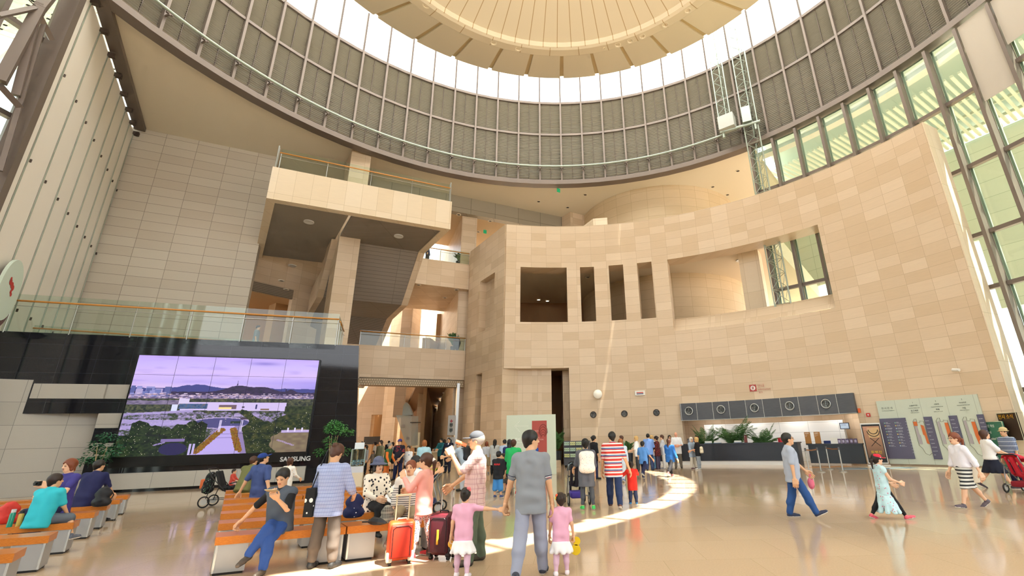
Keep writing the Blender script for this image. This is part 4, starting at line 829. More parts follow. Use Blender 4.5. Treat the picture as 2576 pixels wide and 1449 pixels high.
b = MB(); b.box((.0, -.3, .2), (1.1, .8, 1.1), -.6); b.build('motor_box', mat('hoist_grey', '#b9bcb6', .5), r); b = MB(); b.box((1.3, -.7, .45), (.6, .7, 1.3), -.4); b.build('cable_drum', STEELP, r); b = MB(); b.cyl((-.5, 0, -.35), (2.0, -1.2, -.35), .1, n=8); b.cyl((-.3, -.1, -.35), (-.3, -.1, -.9), .1, n=6); b.cyl((1.7, -1, -.35), (1.7, -1, -.9), .1, n=6); b.build('carriage', STEELP, r)
def rbox(sz, bev=.02, seg=3):
    bm = bmesh.new(); bmesh.ops.create_cube(bm, size=1); bmesh.ops.scale(bm, vec=sz, verts=bm.verts)
    bmesh.ops.bevel(bm, geom=bm.edges[:], offset=bev, segments=seg, affect='EDGES', profile=.5)
    v = [tuple(x.co) for x in bm.verts]; bm.verts.index_update(); f = [tuple(q.index for q in x.verts) for x in bm.faces]; bm.free(); return v, f
def addr(b, c, sz, bev=.02, rz=0, mi=0, rx=0):
    v, f = rbox(sz, bev); ca, sa = math.cos(rz), math.sin(rz); cx, sx = math.cos(rx), math.sin(rx); o = []
    for x, y, z in v: y, z = y*cx-z*sx, y*sx+z*cx; o.append((c[0]+x*ca-y*sa, c[1]+x*sa+y*ca, c[2]+z))
    return b.add(o, f, mi)
LEAF = mat('palm_green', '#3f6b35', .55); t = NT(LEAF); t.base(t.mix(t.noise(t.obj(), 7, 2), lin('#2f5a2a'), lin('#5f8a4a')))
LEAFB = mat('leaf_bright', '#2f7a34', .4); t = NT(LEAFB); t.base(t.mix(t.noise(t.obj(), 9, 2), lin('#1f5f28'), lin('#58a548')))
LEAFD = mat('leaf_dark', '#1f5a36', .4); t = NT(LEAFD); t.base(t.mix(t.noise(t.obj(), 9, 2), lin('#174a2a'), lin('#2f7a48')))
POT = mat('pot_dark', '#2b2f38', .4); TRUNK = mat('stem_tan', '#b9a27a', .7)
def palm(loc, H, n, label, seed, spread=1., group='palms behind the counter', pot=.5):
    rs = random.Random(seed); r = root('potted_palm', tuple(loc), label=label, cat='palm', group=group); b = MB(); st = MB()
    for i in range(n):
        a = 2*PI*i/n+rs.uniform(-.3, .3); up_ = rs.uniform(.35, 1.); L = H*(.62+.3*rs.random()); e = A3(math.cos(a), math.sin(a), 0); pts = []
        for k in range(13):
            t_ = k/12; pts.append(A3(0, 0, pot)+e*(L*spread*(.12+.75*(1-up_*.55))*t_**1.4)+UP*(L*(.75+.4*up_)*(t_-.42*(1.45-up_)*t_**2.6)))
        st.path(pts, [.014*(1-k/14) for k in range(13)], 4)
        for k in range(2, 26):
            t_ = k/26*12; i0 = min(int(t_), 11); p = pts[i0]+(pts[i0+1]-pts[i0])*(t_-i0); d = pts[i0+1]-pts[i0]; d /= np.linalg.norm(d); sdv = np.cross(d, UP); sdv /= np.linalg.norm(sdv)+1e-9; ll = .30*math.sin(PI*min(1, (k+2)/27))*H/1.9+.05
            for sg in (1, -1): q = p+(sdv*sg*.8+d*.75-UP*(.25+.2*rs.random()))*ll; w_ = d*.014; m_ = (p+q)/2+UP*.02; b.add([p-w_, p+w_, m_+w_*1.3, q, m_-w_*1.3], [(0, 1, 2, 3, 4)])
    b.build('fronds', LEAF, r, uv=False); st.build('stems', mat('palm_stem', '#5f7a3a', .6), r, uv=False); p_ = MB(); p_.lathe((0, 0, 0), [(.001, 0), (.19, 0), (.25, pot), (.22, pot), (.2, pot-.06), (.001, pot-.06)], 20); p_.build('pot', POT, r, smooth=True, ang=40); return r
def tree(loc, H, label, leafm, seed, cw=.55, base=.45, n=520, ch=.9, stems=4, group=None, low=False):
    rs = random.Random(seed); r = root('potted_tree', tuple(loc), label=label, cat='potted tree', group=group); st = MB(); b = MB()
    for i in range(stems): a = 2*PI*i/stems; st.path([(.05*math.cos(a), .05*math.sin(a), .3), (.09*math.cos(a), .09*math.sin(a), H-ch), (.2*math.cos(a), .2*math.sin(a), H-ch*.45)], [.024, .018, .01], 6)
    st.build('stems', TRUNK, r, uv=False)
    cl = [(rs.uniform(-1, 1)*cw, rs.uniform(-1, 1)*cw*.8, H-ch*rs.uniform(.12, .95)) for _ in range(11)]+[(0, 0, H-.15)]
    for i in range(n):
        c = cl[i % len(cl)]; d = A3(rs.gauss(0, 1), rs.gauss(0, 1), rs.gauss(0, 1)); d /= np.linalg.norm(d); p = A3(*c)+d*A3(.25, .25, .17)*rs.random()**.4*cw/.5; u = A3(d[0], d[1], -.55+.4*rs.random()); u /= np.linalg.norm(u); v = np.cross(u, UP+A3(rs.uniform(-.6, .6), rs.uniform(-.6, .6), 0)); v /= np.linalg.norm(v); L = .085+.05*rs.random(); nn = np.cross(u, v)
        b.add([p, p+u*L*.5+v*L*.27, p+u*L, p+u*L*.5-v*L*.27, p+u*L*.5-nn*L*.1], [(0, 1, 4), (1, 2, 4), (2, 3, 4), (3, 0, 4)])
    if low:
        for i in range(60): a = rs.uniform(0, 2*PI); p = A3(.12*math.cos(a), .12*math.sin(a), .42+.2*rs.random()); u = A3(math.cos(a), math.sin(a), -.2); v = A3(-math.sin(a), math.cos(a), 0); b.add([p, p+u*.06+v*.03, p+u*.12, p+u*.06-v*.03], [(0, 1, 2, 3)])
    b.build('foliage', leafm, r, uv=False); p_ = MB(); p_.lathe((0, 0, 0), [(.001, 0), (.2, 0), (.24, .38), (.21, .38), (.2, .34), (.001, .34)], 20); p_.build('pot', POT, r, smooth=True, ang=40); return r
def stroller(loc, yaw, label, col, trim, canopy=True, sz=1., hood=None, baby=False, frame=None, basket=True, bigw=False):
    fr = frame or mat('stroller_frame', '#8e9296', .3, .7); r = root('stroller', tuple(loc), math.radians(yaw), label=label, cat='stroller'); k = sz
    V = lambda x, y, z: A3(x*k, y*k, z*k); m1 = mat('st_'+col, col, .85); m2 = mat('st_'+trim, trim, .8)
    for sd in (-1, 1):
        b = MB(); b.path([V(sd*.25, -.38, 1.02), V(sd*.25, -.30, .85), V(sd*.24, .05, .5), V(sd*.22, .42, .14)], .013, 6); b.path([V(sd*.25, -.2, .72), V(sd*.25, -.36, .16)], .012, 6); b.path([V(sd*.24, -.34, .22), V(sd*.23, .38, .2)], .01, 6); b.build('frame_side', fr, r, smooth=True)
        for y, R in ((-.36, .16 if bigw else .13), (.42, .11 if bigw else .09)):
            b = MB(); c = V(sd*.27, y, R); b.path([c+A3(0, (R-.02)*k*math.cos(a), (R-.02)*k*math.sin(a)) for a in np.linspace(0, 2*PI, 19)[:-1]], .02*k, 6, closed=True)
            b.cyl(c-A3(.012, 0, 0), c+A3(.012, 0, 0), R*.55*k, n=14, mi=1); b.build('wheel', [BLACK, mat('wheel_hub', '#b5b7b6', .4, .3)], r, smooth=True, ang=40)
    b = MB(); b.path([V(-.25, -.38, 1.02), V(-.2, -.43, 1.06), V(.2, -.43, 1.06), V(.25, -.38, 1.02)], .018, 8); b.build('handle', BLACK, r, smooth=True)
    pr = [('rc', V(-.15, .05, .48), V(.15, .05, .48), .05*k, .05*k, .04), ('rc', V(-.15, .22, .5), V(.15, .22, .5), .05*k, .05*k, .04), ('rc', V(-.15, -.05, .52), V(-.14, -.22, .95), .04*k, .04*k, .04), ('rc', V(.15, -.05, .52), V(.14, -.22, .95), .04*k, .04*k, .04), ('rc', V(0, -.05, .52), V(0, -.22, .93), .07*k, .06*k, .05), ('rc', V(0, .0, .48), V(0, .22, .48), .07*k, .07*k, .05), ('rc', V(-.13, .26, .45), V(-.12, .36, .25), .03*k, .03*k, .03), ('rc', V(.13, .26, .45), V(.12, .36, .25), .03*k, .03*k, .03)]
    place('seat', npmesh('seat', [snets(pr, V(-.3, -.4, .15), V(.3, .5, 1.1), .018)], m1), r)
    if canopy:
        b = MB(); n = 9; vs = []
        for i in range(n+1):
            a = -.35+1.75*i/n
            for j in range(7): t_ = PI*j/6; vs.append(V(-.24*math.cos(t_), -.14+(.30+.06*math.sin(t_))*math.sin(a)*1.0, .78+.10*math.sin(t_)*.0+(.30*math.cos(a))*(.55+.45*math.sin(t_))))
        fs = [(i*7+j, i*7+j+1, i*7+7+j+1, i*7+7+j) for i in range(n) for j in range(6)]; b.add(vs, fs); o = b.build('canopy', mat('hood_'+(hood or col), hood or col, .8), r, smooth=True, uv=False); s_m = o.modifiers.new('thick', 'SOLIDIFY'); s_m.thickness = .012
    if basket: b = MB(); addr(b, V(0, 0, .24), V(.38, .5, .16), .04*k); b.build('basket', m2, r, smooth=True, ang=50)
    b = MB(); b.path([V(-.22, .2, .62), V(-.15, .32, .66), V(.15, .32, .66), V(.22, .2, .62)], .016, 6); b.build('bumper_bar', BLACK, r, smooth=True)
    return r
def suitcase(loc, yaw, W, D, Hh, label, front, side, trim, handle_h, hcol, accent=None, tilt=0):
    r = root('suitcase', tuple(loc), math.radians(yaw), label=label, cat='suitcase'); fm = mat('case_'+front, front, .45); sm = mat('case_'+side, side, .5)
    b = MB(); addr(b, (0, 0, .06+Hh/2), (W, D, Hh), .05); b.build('shell', fm, r, smooth=True, ang=60)
    b = MB(); addr(b, (0, -D/2-.008, .06+Hh/2), (W-.06, .05, Hh-.07), .022); b.build('front_pocket', sm, r, smooth=True, ang=60)
    b = MB(); b.path([(x, -D/2-.036, z) for x, z in [(-W/2+.06, .12), (-W/2+.06, Hh-.03), (-W/2+.1, Hh), (W/2-.1, Hh), (W/2-.06, Hh-.03), (W/2-.06, .12)]], .005, 4); b.build('zipper', BLACK, r)
    for sx in (-1, 1):
        for sy in (-1, 1):
            b = MB(); b.cyl((sx*(W/2-.05)-.018, sy*(D/2-.05), .035), (sx*(W/2-.05)+.018, sy*(D/2-.05), .035), .034, n=12); b.build('wheel', BLACK, r, smooth=True, ang=40)
            b = MB(); addr(b, (sx*(W/2-.035), sy*(D/2-.03), .11), (.085, .075, .13), .02); b.build('corner_guard', mat('guard_'+trim, trim, .4), r, smooth=True, ang=50)
    hm_ = mat('pull_'+hcol, hcol, .3, .5); b = MB(); x = W*.25; y = D/2-.06
    for sx in (-1, 1): b.cyl((sx*x, y, Hh), (sx*x, y, handle_h), .010, n=8)
    b.build('pull_rods', hm_, r); b = MB(); addr(b, (0, y, handle_h+.012), (x*2+.05, .035, .03), .012); b.build('pull_grip', mat('grip_'+hcol, hcol if hcol != '#8a8880' else '#3a2c2c', .5), r, smooth=True)
    b = MB(); b.path([(-.07, 0, Hh+.055), (-.06, 0, Hh+.085), (.06, 0, Hh+.085), (.07, 0, Hh+.055)], .012, 6); b.build('carry_handle', mat('guard_'+trim, trim, .4), r, smooth=True)
    if accent: b = MB(); addr(b, (0, -D/2-.042, .06+Hh*.45), (.035, .02, .2), .01); b.build('pocket_handle', mat('acc_'+accent, accent, .5), r); b = MB(); b.path([(-W/2-.01, -.04, Hh*.6), (-W/2-.035, -.04, Hh*.72), (-W/2-.01, -.04, Hh*.9)], .012, 6); b.build('side_handle', mat('acc_'+accent, accent, .5), r)
    return r
# ================================================================ PEOPLE
SKIN = mat('skin', '#d9a985', .55); t = NT(SKIN); ca = t.new('ShaderNodeVertexColor', layer_name='col'); t.base(ca.outputs[0])
def cloth(name, col, rough=.85): return mat(name, col, rough)
def stripes(name, c1, c2, per, duty=.5, axis=2, extra=None):
    if name in MATS: return MATS[name]
    m = mat(name, c1, .85); t = NT(m); x = t.sep(t.obj())[axis]; f = t.math('FRACT', t.math('DIVIDE', t.math('ADD', x, 20.), per)); k = t.step(f, duty)
    c = t.mix(k, lin(c1), lin(c2))
    if extra: f2 = t.math('FRACT', t.math('DIVIDE', t.math('ADD', x, 20.), per*2)); c = t.mix(t.math('MULTIPLY', t.step(f2, .62), t.math('LESS_THAN', f2, .84)), c, lin(extra))
    t.base(c); return m
def plaid(name, c1, c2, c3, s=.02):
    if name in MATS: return MATS[name]
    m = mat(name, c1, .85); t = NT(m); o = t.sep(t.obj())
    def st(x, p, d): return t.step(t.math('FRACT', t.math('DIVIDE', t.math('ADD', x, 20.), p)), d)
    k = t.math('ADD', st(t.math('ADD', o[0], t.math('MULTIPLY', o[1], .6)), s, .6), st(o[2], s, .6)); c = t.mix(t.math('MULTIPLY', k, .5), lin(c1), lin(c2)); c = t.mix(t.math('MULTIPLY', st(o[2], s*3, .85), .6), c, lin(c3)); t.base(c); return m
def dots(name, bg, fg, sc, th=.25, fg2=None, rnd=1.):
    if name in MATS: return MATS[name]
    m = mat(name, bg, .85); t = NT(m); v = t.new('ShaderNodeTexVoronoi'); t.link(t.obj(), v.inputs['Vector']); v.inputs['Scale'].default_value = sc; v.inputs['Randomness'].default_value = rnd
    f = t.math('LESS_THAN', v.outputs[0], th); col = lin(fg)
    if fg2: s = t.sep(v.outputs[1]); col = t.mix(t.step(s[0], .5), lin(fg), lin(fg2))
    t.base(t.mix(f, lin(bg), col)); return m
def snets(prims, lo, hi, r, cuts=(), wr=0.):
    lo = np.array(lo, float); hi = np.array(hi, float); n = np.ceil((hi-lo)/r).astype(int)+1
    ax = [lo[i]+r*np.arange(n[i]) for i in range(3)]; V = np.full(tuple(n), .12, np.float32)
    for p in prims:
        kind = p[0]; k = p[-1]
        if kind == 'rc': a, b_, ra, rb = (np.array(p[1], float), np.array(p[2], float), p[3], p[4]); mn = np.minimum(a-ra, b_-rb); mx = np.maximum(a+ra, b_+rb)
        else: c, R, rad = np.array(p[1], float), np.array(p[2]), np.array(p[3], float); e = np.abs(R.T)@rad; mn, mx = c-e, c+e
        pad = k+.025; i0 = np.clip(np.floor((mn-pad-lo)/r).astype(int), 0, n); i1 = np.clip(np.ceil((mx+pad-lo)/r).astype(int)+1, 0, n)
        if np.any(i1 <= i0): continue
        sl = tuple(slice(i0[j], i1[j]) for j in range(3)); X = ax[0][sl[0]][:, None, None]; Y = ax[1][sl[1]][None, :, None]; Z = ax[2][sl[2]][None, None, :]
        if kind == 'rc':
            d = b_-a; L = max(d@d, 1e-9); tt = np.clip(((X-a[0])*d[0]+(Y-a[1])*d[1]+(Z-a[2])*d[2])/L, 0, 1)
            D = np.sqrt((X-a[0]-tt*d[0])**2+(Y-a[1]-tt*d[1])**2+(Z-a[2]-tt*d[2])**2)-(ra+(rb-ra)*tt)
        else:
            q = [(X-c[0])*R[j][0]+(Y-c[1])*R[j][1]+(Z-c[2])*R[j][2] for j in range(3)]; k0 = np.sqrt(sum((q[j]/rad[j])**2 for j in range(3))); k1 = np.sqrt(sum((q[j]/rad[j]**2)**2 for j in range(3)))+1e-9; D = k0*(k0-1)/k1
        A = V[sl]
        if kind == 'sub': h = np.clip(.5-.5*(A+D)/k, 0, 1); V[sl] = A*(1-h)+(-D)*h+k*h*(1-h)
        else: h = np.clip(.5+.5*(A-D)/k, 0, 1); V[sl] = A*(1-h)+D*h-k*h*(1-h)
    X, Y, Z = np.meshgrid(*ax, indexing='ij', sparse=True)
    if wr: V += (wr*(np.sin(X*31+Z*23+np.sin(Y*17)*2)*.5+np.sin(Z*47-Y*29+X*13)*.5)).astype(np.float32)
    for cfn in cuts: V = np.maximum(V, cfn(X, Y, Z))
    V = np.pad(V, 1, constant_values=.12).astype(np.float64); lo = lo-r; S = V < 0
    c8 = [(i, j, k) for i in (0, 1) for j in (0, 1) for k in (0, 1)]; N = np.array(V.shape)-1
    cnt = sum(S[i:N[0]+i, j:N[1]+j, k:N[2]+k].astype(np.int8) for i, j, k in c8); act = (cnt > 0) & (cnt < 8); I = np.argwhere(act)
    if len(I) == 0: return np.zeros((0, 3)), np.zeros((0, 4), int)
    ids = np.full(act.shape, -1); ids[act] = np.arange(len(I)); acc = np.zeros((len(I), 3)); w = np.zeros(len(I))
    val = {c: V[I[:, 0]+c[0], I[:, 1]+c[1], I[:, 2]+c[2]] for c in c8}
    for a in c8:
        for axn in range(3):
            if a[axn]: continue
            b_ = list(a); b_[axn] = 1; b_ = tuple(b_); va, vb = val[a], val[b_]; m = (va < 0) != (vb < 0); tt = np.where(m, va/np.where(m, va-vb, 1), 0)
            p = np.array(a, float)[None]+np.zeros((len(I), 3)); p[:, axn] = tt; acc += p*m[:, None]; w += m
    P = lo+(I+acc/w[:, None])*r; F = []
    for axn in range(3):
        o1, o2 = [(1, 2), (2, 0), (0, 1)][axn]; sl0 = [slice(1, N[j]) for j in range(3)]; sl0[axn] = slice(0, N[axn]); sl1 = list(sl0); sl1[axn] = slice(1, N[axn]+1)
        A, B = S[tuple(sl0)], S[tuple(sl1)]; off = np.array([1, 1, 1]); off[axn] = 0
        for m, flip in ((A & ~B, 0), (~A & B, 1)):
            J = np.argwhere(m)+off
            if len(J) == 0: continue
            def g(d1, d2): K = J.copy(); K[:, o1] -= d1; K[:, o2] -= d2; return ids[K[:, 0], K[:, 1], K[:, 2]]
            q = np.stack([g(1, 1), g(0, 1), g(0, 0), g(1, 0)], 1); F.append(q[:, ::-1] if flip else q)
    return P, np.concatenate(F)
def npmesh(name, chunks, mats, colors=None):
    o = 0; PP, FF, MI = [], [], []
    for i, c in enumerate(chunks):
        P, F = c[0], c[1]; PP.append(P); FF.append(F+o); MI.append(np.full(len(F), c[2] if len(c) > 2 else 0)); o += len(P)
    P = np.concatenate(PP); F = np.concatenate(FF); MI = np.concatenate(MI); me = bpy.data.meshes.new(name)
    me.vertices.add(len(P)); me.vertices.foreach_set('co', P.astype(np.float32).ravel()); me.loops.add(F.size); me.loops.foreach_set('vertex_index', F.ravel().astype(np.int32))
    me.polygons.add(len(F)); me.polygons.foreach_set('loop_start', np.arange(0, F.size, 4, dtype=np.int32)); me.polygons.foreach_set('material_index', MI.astype(np.int32)); me.polygons.foreach_set('use_smooth', np.ones(len(F), bool))
    for q in (mats if isinstance(mats, (list, tuple)) else [mats]): me.materials.append(q)
    if colors is not None: a = me.color_attributes.new('col', 'FLOAT_COLOR', 'POINT'); a.data.foreach_set('color', np.concatenate([colors, np.ones((len(P), 1))], 1).astype(np.float32).ravel())
    me.update(); return me
def rotm(yaw=0, pitch=0, roll=0):
    y, p, r = map(math.radians, (yaw, pitch, roll))
    Rz = np.array([[math.cos(y), -math.sin(y), 0], [math.sin(y), math.cos(y), 0], [0, 0, 1]]); Rx = np.array([[1, 0, 0], [0, math.cos(p), -math.sin(p)], [0, math.sin(p), math.cos(p)]]); Ry = np.array([[math.cos(r), 0, math.sin(r)], [0, 1, 0], [-math.sin(r), 0, math.cos(r)]])
    return Rz@Rx@Ry
def direc(p, o, side): p, o = math.radians(p), math.radians(o); return A3(side*math.sin(o), math.sin(p)*math.cos(o), -math.cos(p)*math.cos(o))
HAIRC = dict(black='#16120f', dark='#2a1a14', brown='#4a2a1a', auburn='#7a3d20', ginger='#9a5a2c', blond='#c9a468', grey='#8d8780', white='#d8d2c8')
STAND = ((0, 3, 0), (0, 3, 0)); HANG = (4, 8, 12, 4)
PEOPLE = {}
def person(key, label, loc, h, yaw=0, legs=STAND, arms=(HANG, HANG), lean=0, side=0, twist=0, hy=0, hp=0, sit=None, skin='#d8a882', hair=('black', 'short'), top=None, bottom=None, shoes='#222222',
           hat=None, res=None, fat=1., curl=(25, 25), footp=(0, 0), outer=None, under=None, face=True, group=None, z0=0., wide=1., glasses=False, up=None):
    loc = np.array([loc[0], loc[1], z0]); D = math.hypot(loc[0], loc[1]); r = res or (.0135 if D < 9.5 else .018 if D < 15 else .026)
    cf = min(1, max(0, (1.55-h)/.75)); Hh = .244*(1-.13*cf)*(min(1, .4+.6*h/1.65)); s = h
    hipz = (.515-.04*cf)*s; shz = s-Hh-.043*s*(1-.3*cf); th = .245*s*(1-.06*cf); sh = hipz-th-.045*s; shw = (.104+.008*cf)*s*wide; hpw = .052*s
    ua, fa = .17*s, .15*s; J = {}; pel = A3(0, 0, hipz)
    B = rotm(0, -lean, side); Tt = B@rotm(twist)
    def T(x, y, z): return pel+B@A3(x, y, z-hipz)
    chest = pel+B@A3(0, 0, (shz-hipz)*.72); neckb = pel+B@A3(0, -.005*s, shz-hipz+.005*s)
    shd = {sd: pel+B@A3(0, 0, shz-hipz-.018*s)+Tt@A3(sd*shw, 0, 0) for sd in (-1, 1)}
    hc = neckb+B@A3(0, .018*s, .0)+rotm(0, -lean*.4, side*.5)@A3(0, 0, Hh*.5+.036*s*(1-.3*cf)); HR = rotm(hy, -hp, 0).T   # rows: head axes
    Hm = rotm(hy, -hp, 0)
    arm = {}
    for i, sd in ((0, -1), (1, 1)):
        a = arms[i]; d1 = rotm(twist*.7)@direc(a[0]+lean*.6, a[1], sd); d2 = rotm(twist*.7)@direc(a[2], a[3], sd); e = shd[sd]+d1*ua; w = e+d2*fa; arm[sd] = (shd[sd], e, w, d1, d2)
    leg = {}
    for i, sd in ((0, -1), (1, 1)):
        p, o, k = legs[i][:3]; d1 = direc(p, o, sd); d2 = direc(p-k, legs[i][3] if len(legs[i]) > 3 else o, sd); hj = pel+A3(sd*hpw, 0, -.0); kn = hj+d1*th; an = kn+d2*sh; leg[sd] = (hj, kn, an, d1, d2)
    if sit is not None: dz = sit+.075*s-pel[2]
    else: dz = -min(leg[sd][2][2]-(.045*s if footp[i] >= 0 else .045*s) for i, sd in ((0, -1), (1, 1)))
    dv = A3(0, 0, dz)
    mv = lambda q: tuple((x+dv if isinstance(x, np.ndarray) and x.shape == (3,) else x) for x in q)
    arm = {k: (v[0]+dv, v[1]+dv, v[2]+dv, v[3], v[4]) for k, v in arm.items()}; leg = {k: (v[0]+dv, v[1]+dv, v[2]+dv, v[3], v[4]) for k, v in leg.items()}
    pel = pel+dv; chest = chest+dv; neckb = neckb+dv; hc = hc+dv; shd = {k: v+dv for k, v in shd.items()}
    T = lambda x, y, z: pel+B@A3(x, y, z-hipz)
    f = fat
    def torso(g=0., hem=0.):
        q = []
        for sd in (-1, 1):
            q += [('rc', shd[sd], T(sd*.055*s, .0, shz-.05*s), .035*s+g, .055*s*f+g, .03), ('rc', neckb+A3(0, 0, .005*s), shd[sd], .030*s+g*.5, .026*s+g*.6, .03), ('rc', T(sd*.052*s, .0, shz-.09*s), T(sd*.042*s, 0, hipz+.10*s), .056*s*f+g, .055*s*f+g, .03),
                  ('rc', T(sd*.042*s, .004, hipz+.10*s), T(sd*.048*s, -.006*s, hipz+(-.045*s if g else .02*s)-hem), .055*s*f+g, (.060*s+g), .03)]
        if g: q += [('rc', leg[sd][0]+A3(0, 0, .01*s), leg[sd][0]-A3(0, 0, hem*.5), .052*s+g, .05*s+g, .03) for sd in (-1, 1)]
        if g: q.append(('rc', T(-.03*s, -.008*s, hipz+.02*s), T(.03*s, -.008*s, hipz+.02*s), .063*s+g, .063*s+g, .03)); q.append(('rc', T(-.03*s, -.012*s, hipz-.03*s-hem), T(.03*s, -.012*s, hipz-.03*s-hem), .058*s+g, .058*s+g, .03))
        q.append(('rc', T(0, .006*s, shz-.1*s), T(0, .012*s*f, hipz+.08*s), .055*s*f+g, .055*s*f+g, .04)); return q
    def legp(g=0., frac=1., gk=0.):
        q = [('rc', T(-.03*s, -.008*s, hipz+.02*s), T(.03*s, -.008*s, hipz+.02*s), .06*s+g, .06*s+g, .03)]
        for sd in (-1, 1):
            hj, kn, an, d1, d2 = leg[sd]; tot = th+sh; cutl = frac*tot; a = min(1, cutl/th); q.append(('rc', hj, hj+d1*th*a, .05*s+g, .05*s+g+(.033-.05)*s*a+gk*a, .03))
            if cutl > th: b_ = (cutl-th)/sh; q.append(('rc', kn, kn+d2*sh*b_, .033*s+g+gk, .033*s+g+gk-(.033-.021)*s*b_, .02)); q.append(('rc', kn+d2*sh*.12-d1*.006, kn+d2*sh*min(.45, b_)+rotm(0)@A3(0, -.008*s, 0), .030*s+g+gk, .033*s+g+gk, .02))
        return q
    def armp(sd, g=0., frac=1.):
        a, e, w, d1, d2 = arm[sd]; tot = ua+fa; c = frac*tot; k = min(1, c/ua); q = [('rc', a, a+d1*ua*k, .030*s+g, .030*s+g-.006*s*k, .018)]
        if c > ua: b_ = (c-ua)/fa; q += [('rc', e, e+d2*fa*b_, .024*s+g, .024*s+g-.008*s*b_, .015)]
        return q
    skc = np.array(lin(skin)[:3])
    body = torso()+legp()+armp(-1)+armp(1)+[('rc', neckb-B@A3(0, 0, .02*s), hc-A3(0, 0, Hh*.2), .034*s, .032*s, .02)]
    hs = Hh/.232
    def H(x, y, z): return hc+Hm@(A3(x, y, z)*hs)
    head0 = [('el', H(0, -.012, .022), Hm.T, (.073*hs, .092*hs, .09*hs), .01)]
    body += head0
    for sd in (-1, 1):
        an = leg[sd][2]; body += [('rc', an, an+A3(0, .0, -.02*s), .022*s, .02*s, .015)]
    def bb(pr, pad=.05):
        P = []
        for p in pr:
            if p[0] == 'rc': P += [np.array(p[1])-p[3], np.array(p[2])-p[4], np.array(p[1])+p[3], np.array(p[2])+p[4]]
            elif p[0] == 'el': m_ = max(p[3]); P += [np.array(p[1])-m_, np.array(p[1])+m_]
        P = np.array(P); return P.min(0)-pad, P.max(0)+pad
    R0 = root('person', tuple(loc), math.radians(yaw), label=label, cat='person', group=group)
    ch = [snets(body, *bb(body), r)]; cols = [np.tile(skc, (len(ch[0][0]), 1))]
    # head with a face
    hd = list(head0)+[('el', H(0, .02, -.03), Hm.T, (.060*hs, .070*hs, .075*hs), .03), ('rc', H(-.012, .05, -.085), H(.012, .05, -.085), .028*hs, .028*hs, .03), ('rc', H(0, .087, .018), H(0, .104, -.018), .009*hs, .014*hs, .012), ('rc', H(-.01, .096, -.022), H(.01, .096, -.022), .009*hs, .009*hs, .008)]
    for sd in (-1, 1): hd += [('el', H(sd*.072, -.005, -.008), Hm.T, (.011*hs, .02*hs, .032*hs), .006), ('sub', H(sd*.032, .105, .010), Hm.T, (.022*hs, .02*hs, .014*hs), .012), ('el', H(sd*.031, .072, .009), Hm.T, (.016*hs, .014*hs, .012*hs), .003), ('rc', H(sd*.018, .088, .034), H(sd*.045, .078, .036), .007*hs, .006*hs, .012)]
    hd += [('rc', H(-.018, .083, -.052), H(.018, .083, -.052), .009*hs, .009*hs, .006), ('rc', H(0, -.01, -.05), neckb, .04*s*.9, .036*s, .02)]
    hr = .0055 if D < 9.5 else .008 if D < 15 else .012
    lo, hi = hc-.135*hs, hc+.135*hs; lo[2] = max(lo[2], neckb[2]-.0); P, F = snets(hd, lo, hi, hr); C = np.tile(skc, (len(P), 1))
    q = (P-hc)@Hm/hs
    for sd in (-1, 1):
        C[(np.abs(q[:, 0]-sd*.031) < .014) & (np.abs(q[:, 2]-.008) < .0065) & (q[:, 1] > .06)] = lin('#2a1c16')[:3]; C[(np.abs(q[:, 0]-sd*.031) < .018) & (np.abs(q[:, 2]-.033) < .0038) & (q[:, 1] > .06)] = np.array(lin('#3a271c')[:3])*.45+skc*.5
    C[(np.abs(q[:, 0]) < .022) & (np.abs(q[:, 2]+.052) < .009) & (q[:, 1] > .07)] = lin('#b5645a')[:3]
    ch.append((P, F)); cols.append(C)
    # hands
    fr = .0055 if D < 9.5 else .0075 if D < 15 else .011
    for i, sd in ((0, -1), (1, 1)):
        a, e, w, d1, d2 = arm[sd]; n = A3(-sd, 0, 0) if up is None or up[i] is None else A3(*up[i]); n = n-d2*(n@d2); n = n/(np.linalg.norm(n)+1e-9) if np.linalg.norm(n) > .1 else A3(0, 1, 0); t_ = np.cross(d2, n)*sd*1.; 
        if t_[1] < 0 and abs(d2[2]) > .5: t_ = -t_
        k = s*(1+.12*cf)*.0585; pr = [('rc', w-d2*.1*k, w+d2*.3*k, .3*k, .3*k, .01)]
        for j in range(4): x = (j-1.5)*.27*k; pr.append(('rc', w+d2*.3*k-t_*x*.8, w+d2*1.15*k-t_*x, .2*k, .19*k, .008))
        cu = math.radians(curl[i])
        for j in range(4):
            x = (j-1.5)*.28*k; L = (.85, .95, .9, .7)[j]*k; p0 = w+d2*1.15*k-t_*x; u1 = d2*math.cos(cu)+n*math.sin(cu)-t_*(j-1.5)*.06; p1 = p0+u1*L*.55; u2 = d2*math.cos(cu*2.1)+n*math.sin(cu*2.1); p2 = p1+u2*L*.5
            pr += [('rc', p0, p1, .15*k, .135*k, .003), ('rc', p1, p2, .135*k, .11*k, .003)]
        p0 = w+d2*.35*k+t_*.3*k; p1 = p0+(d2*.6+t_*.55+n*.35)*.55*k; p2 = p1+(d2*.85+t_*.1+n*.5)*.5*k; pr += [('rc', p0, p1, .2*k, .17*k, .01), ('rc', p1, p2, .16*k, .13*k, .004)]
        c_ = snets(pr, *bb(pr, .02), fr); ch.append(c_); cols.append(np.tile(skc, (len(c_[0]), 1)))
    place('body', npmesh('body', ch, SKIN, np.concatenate(cols)), R0)
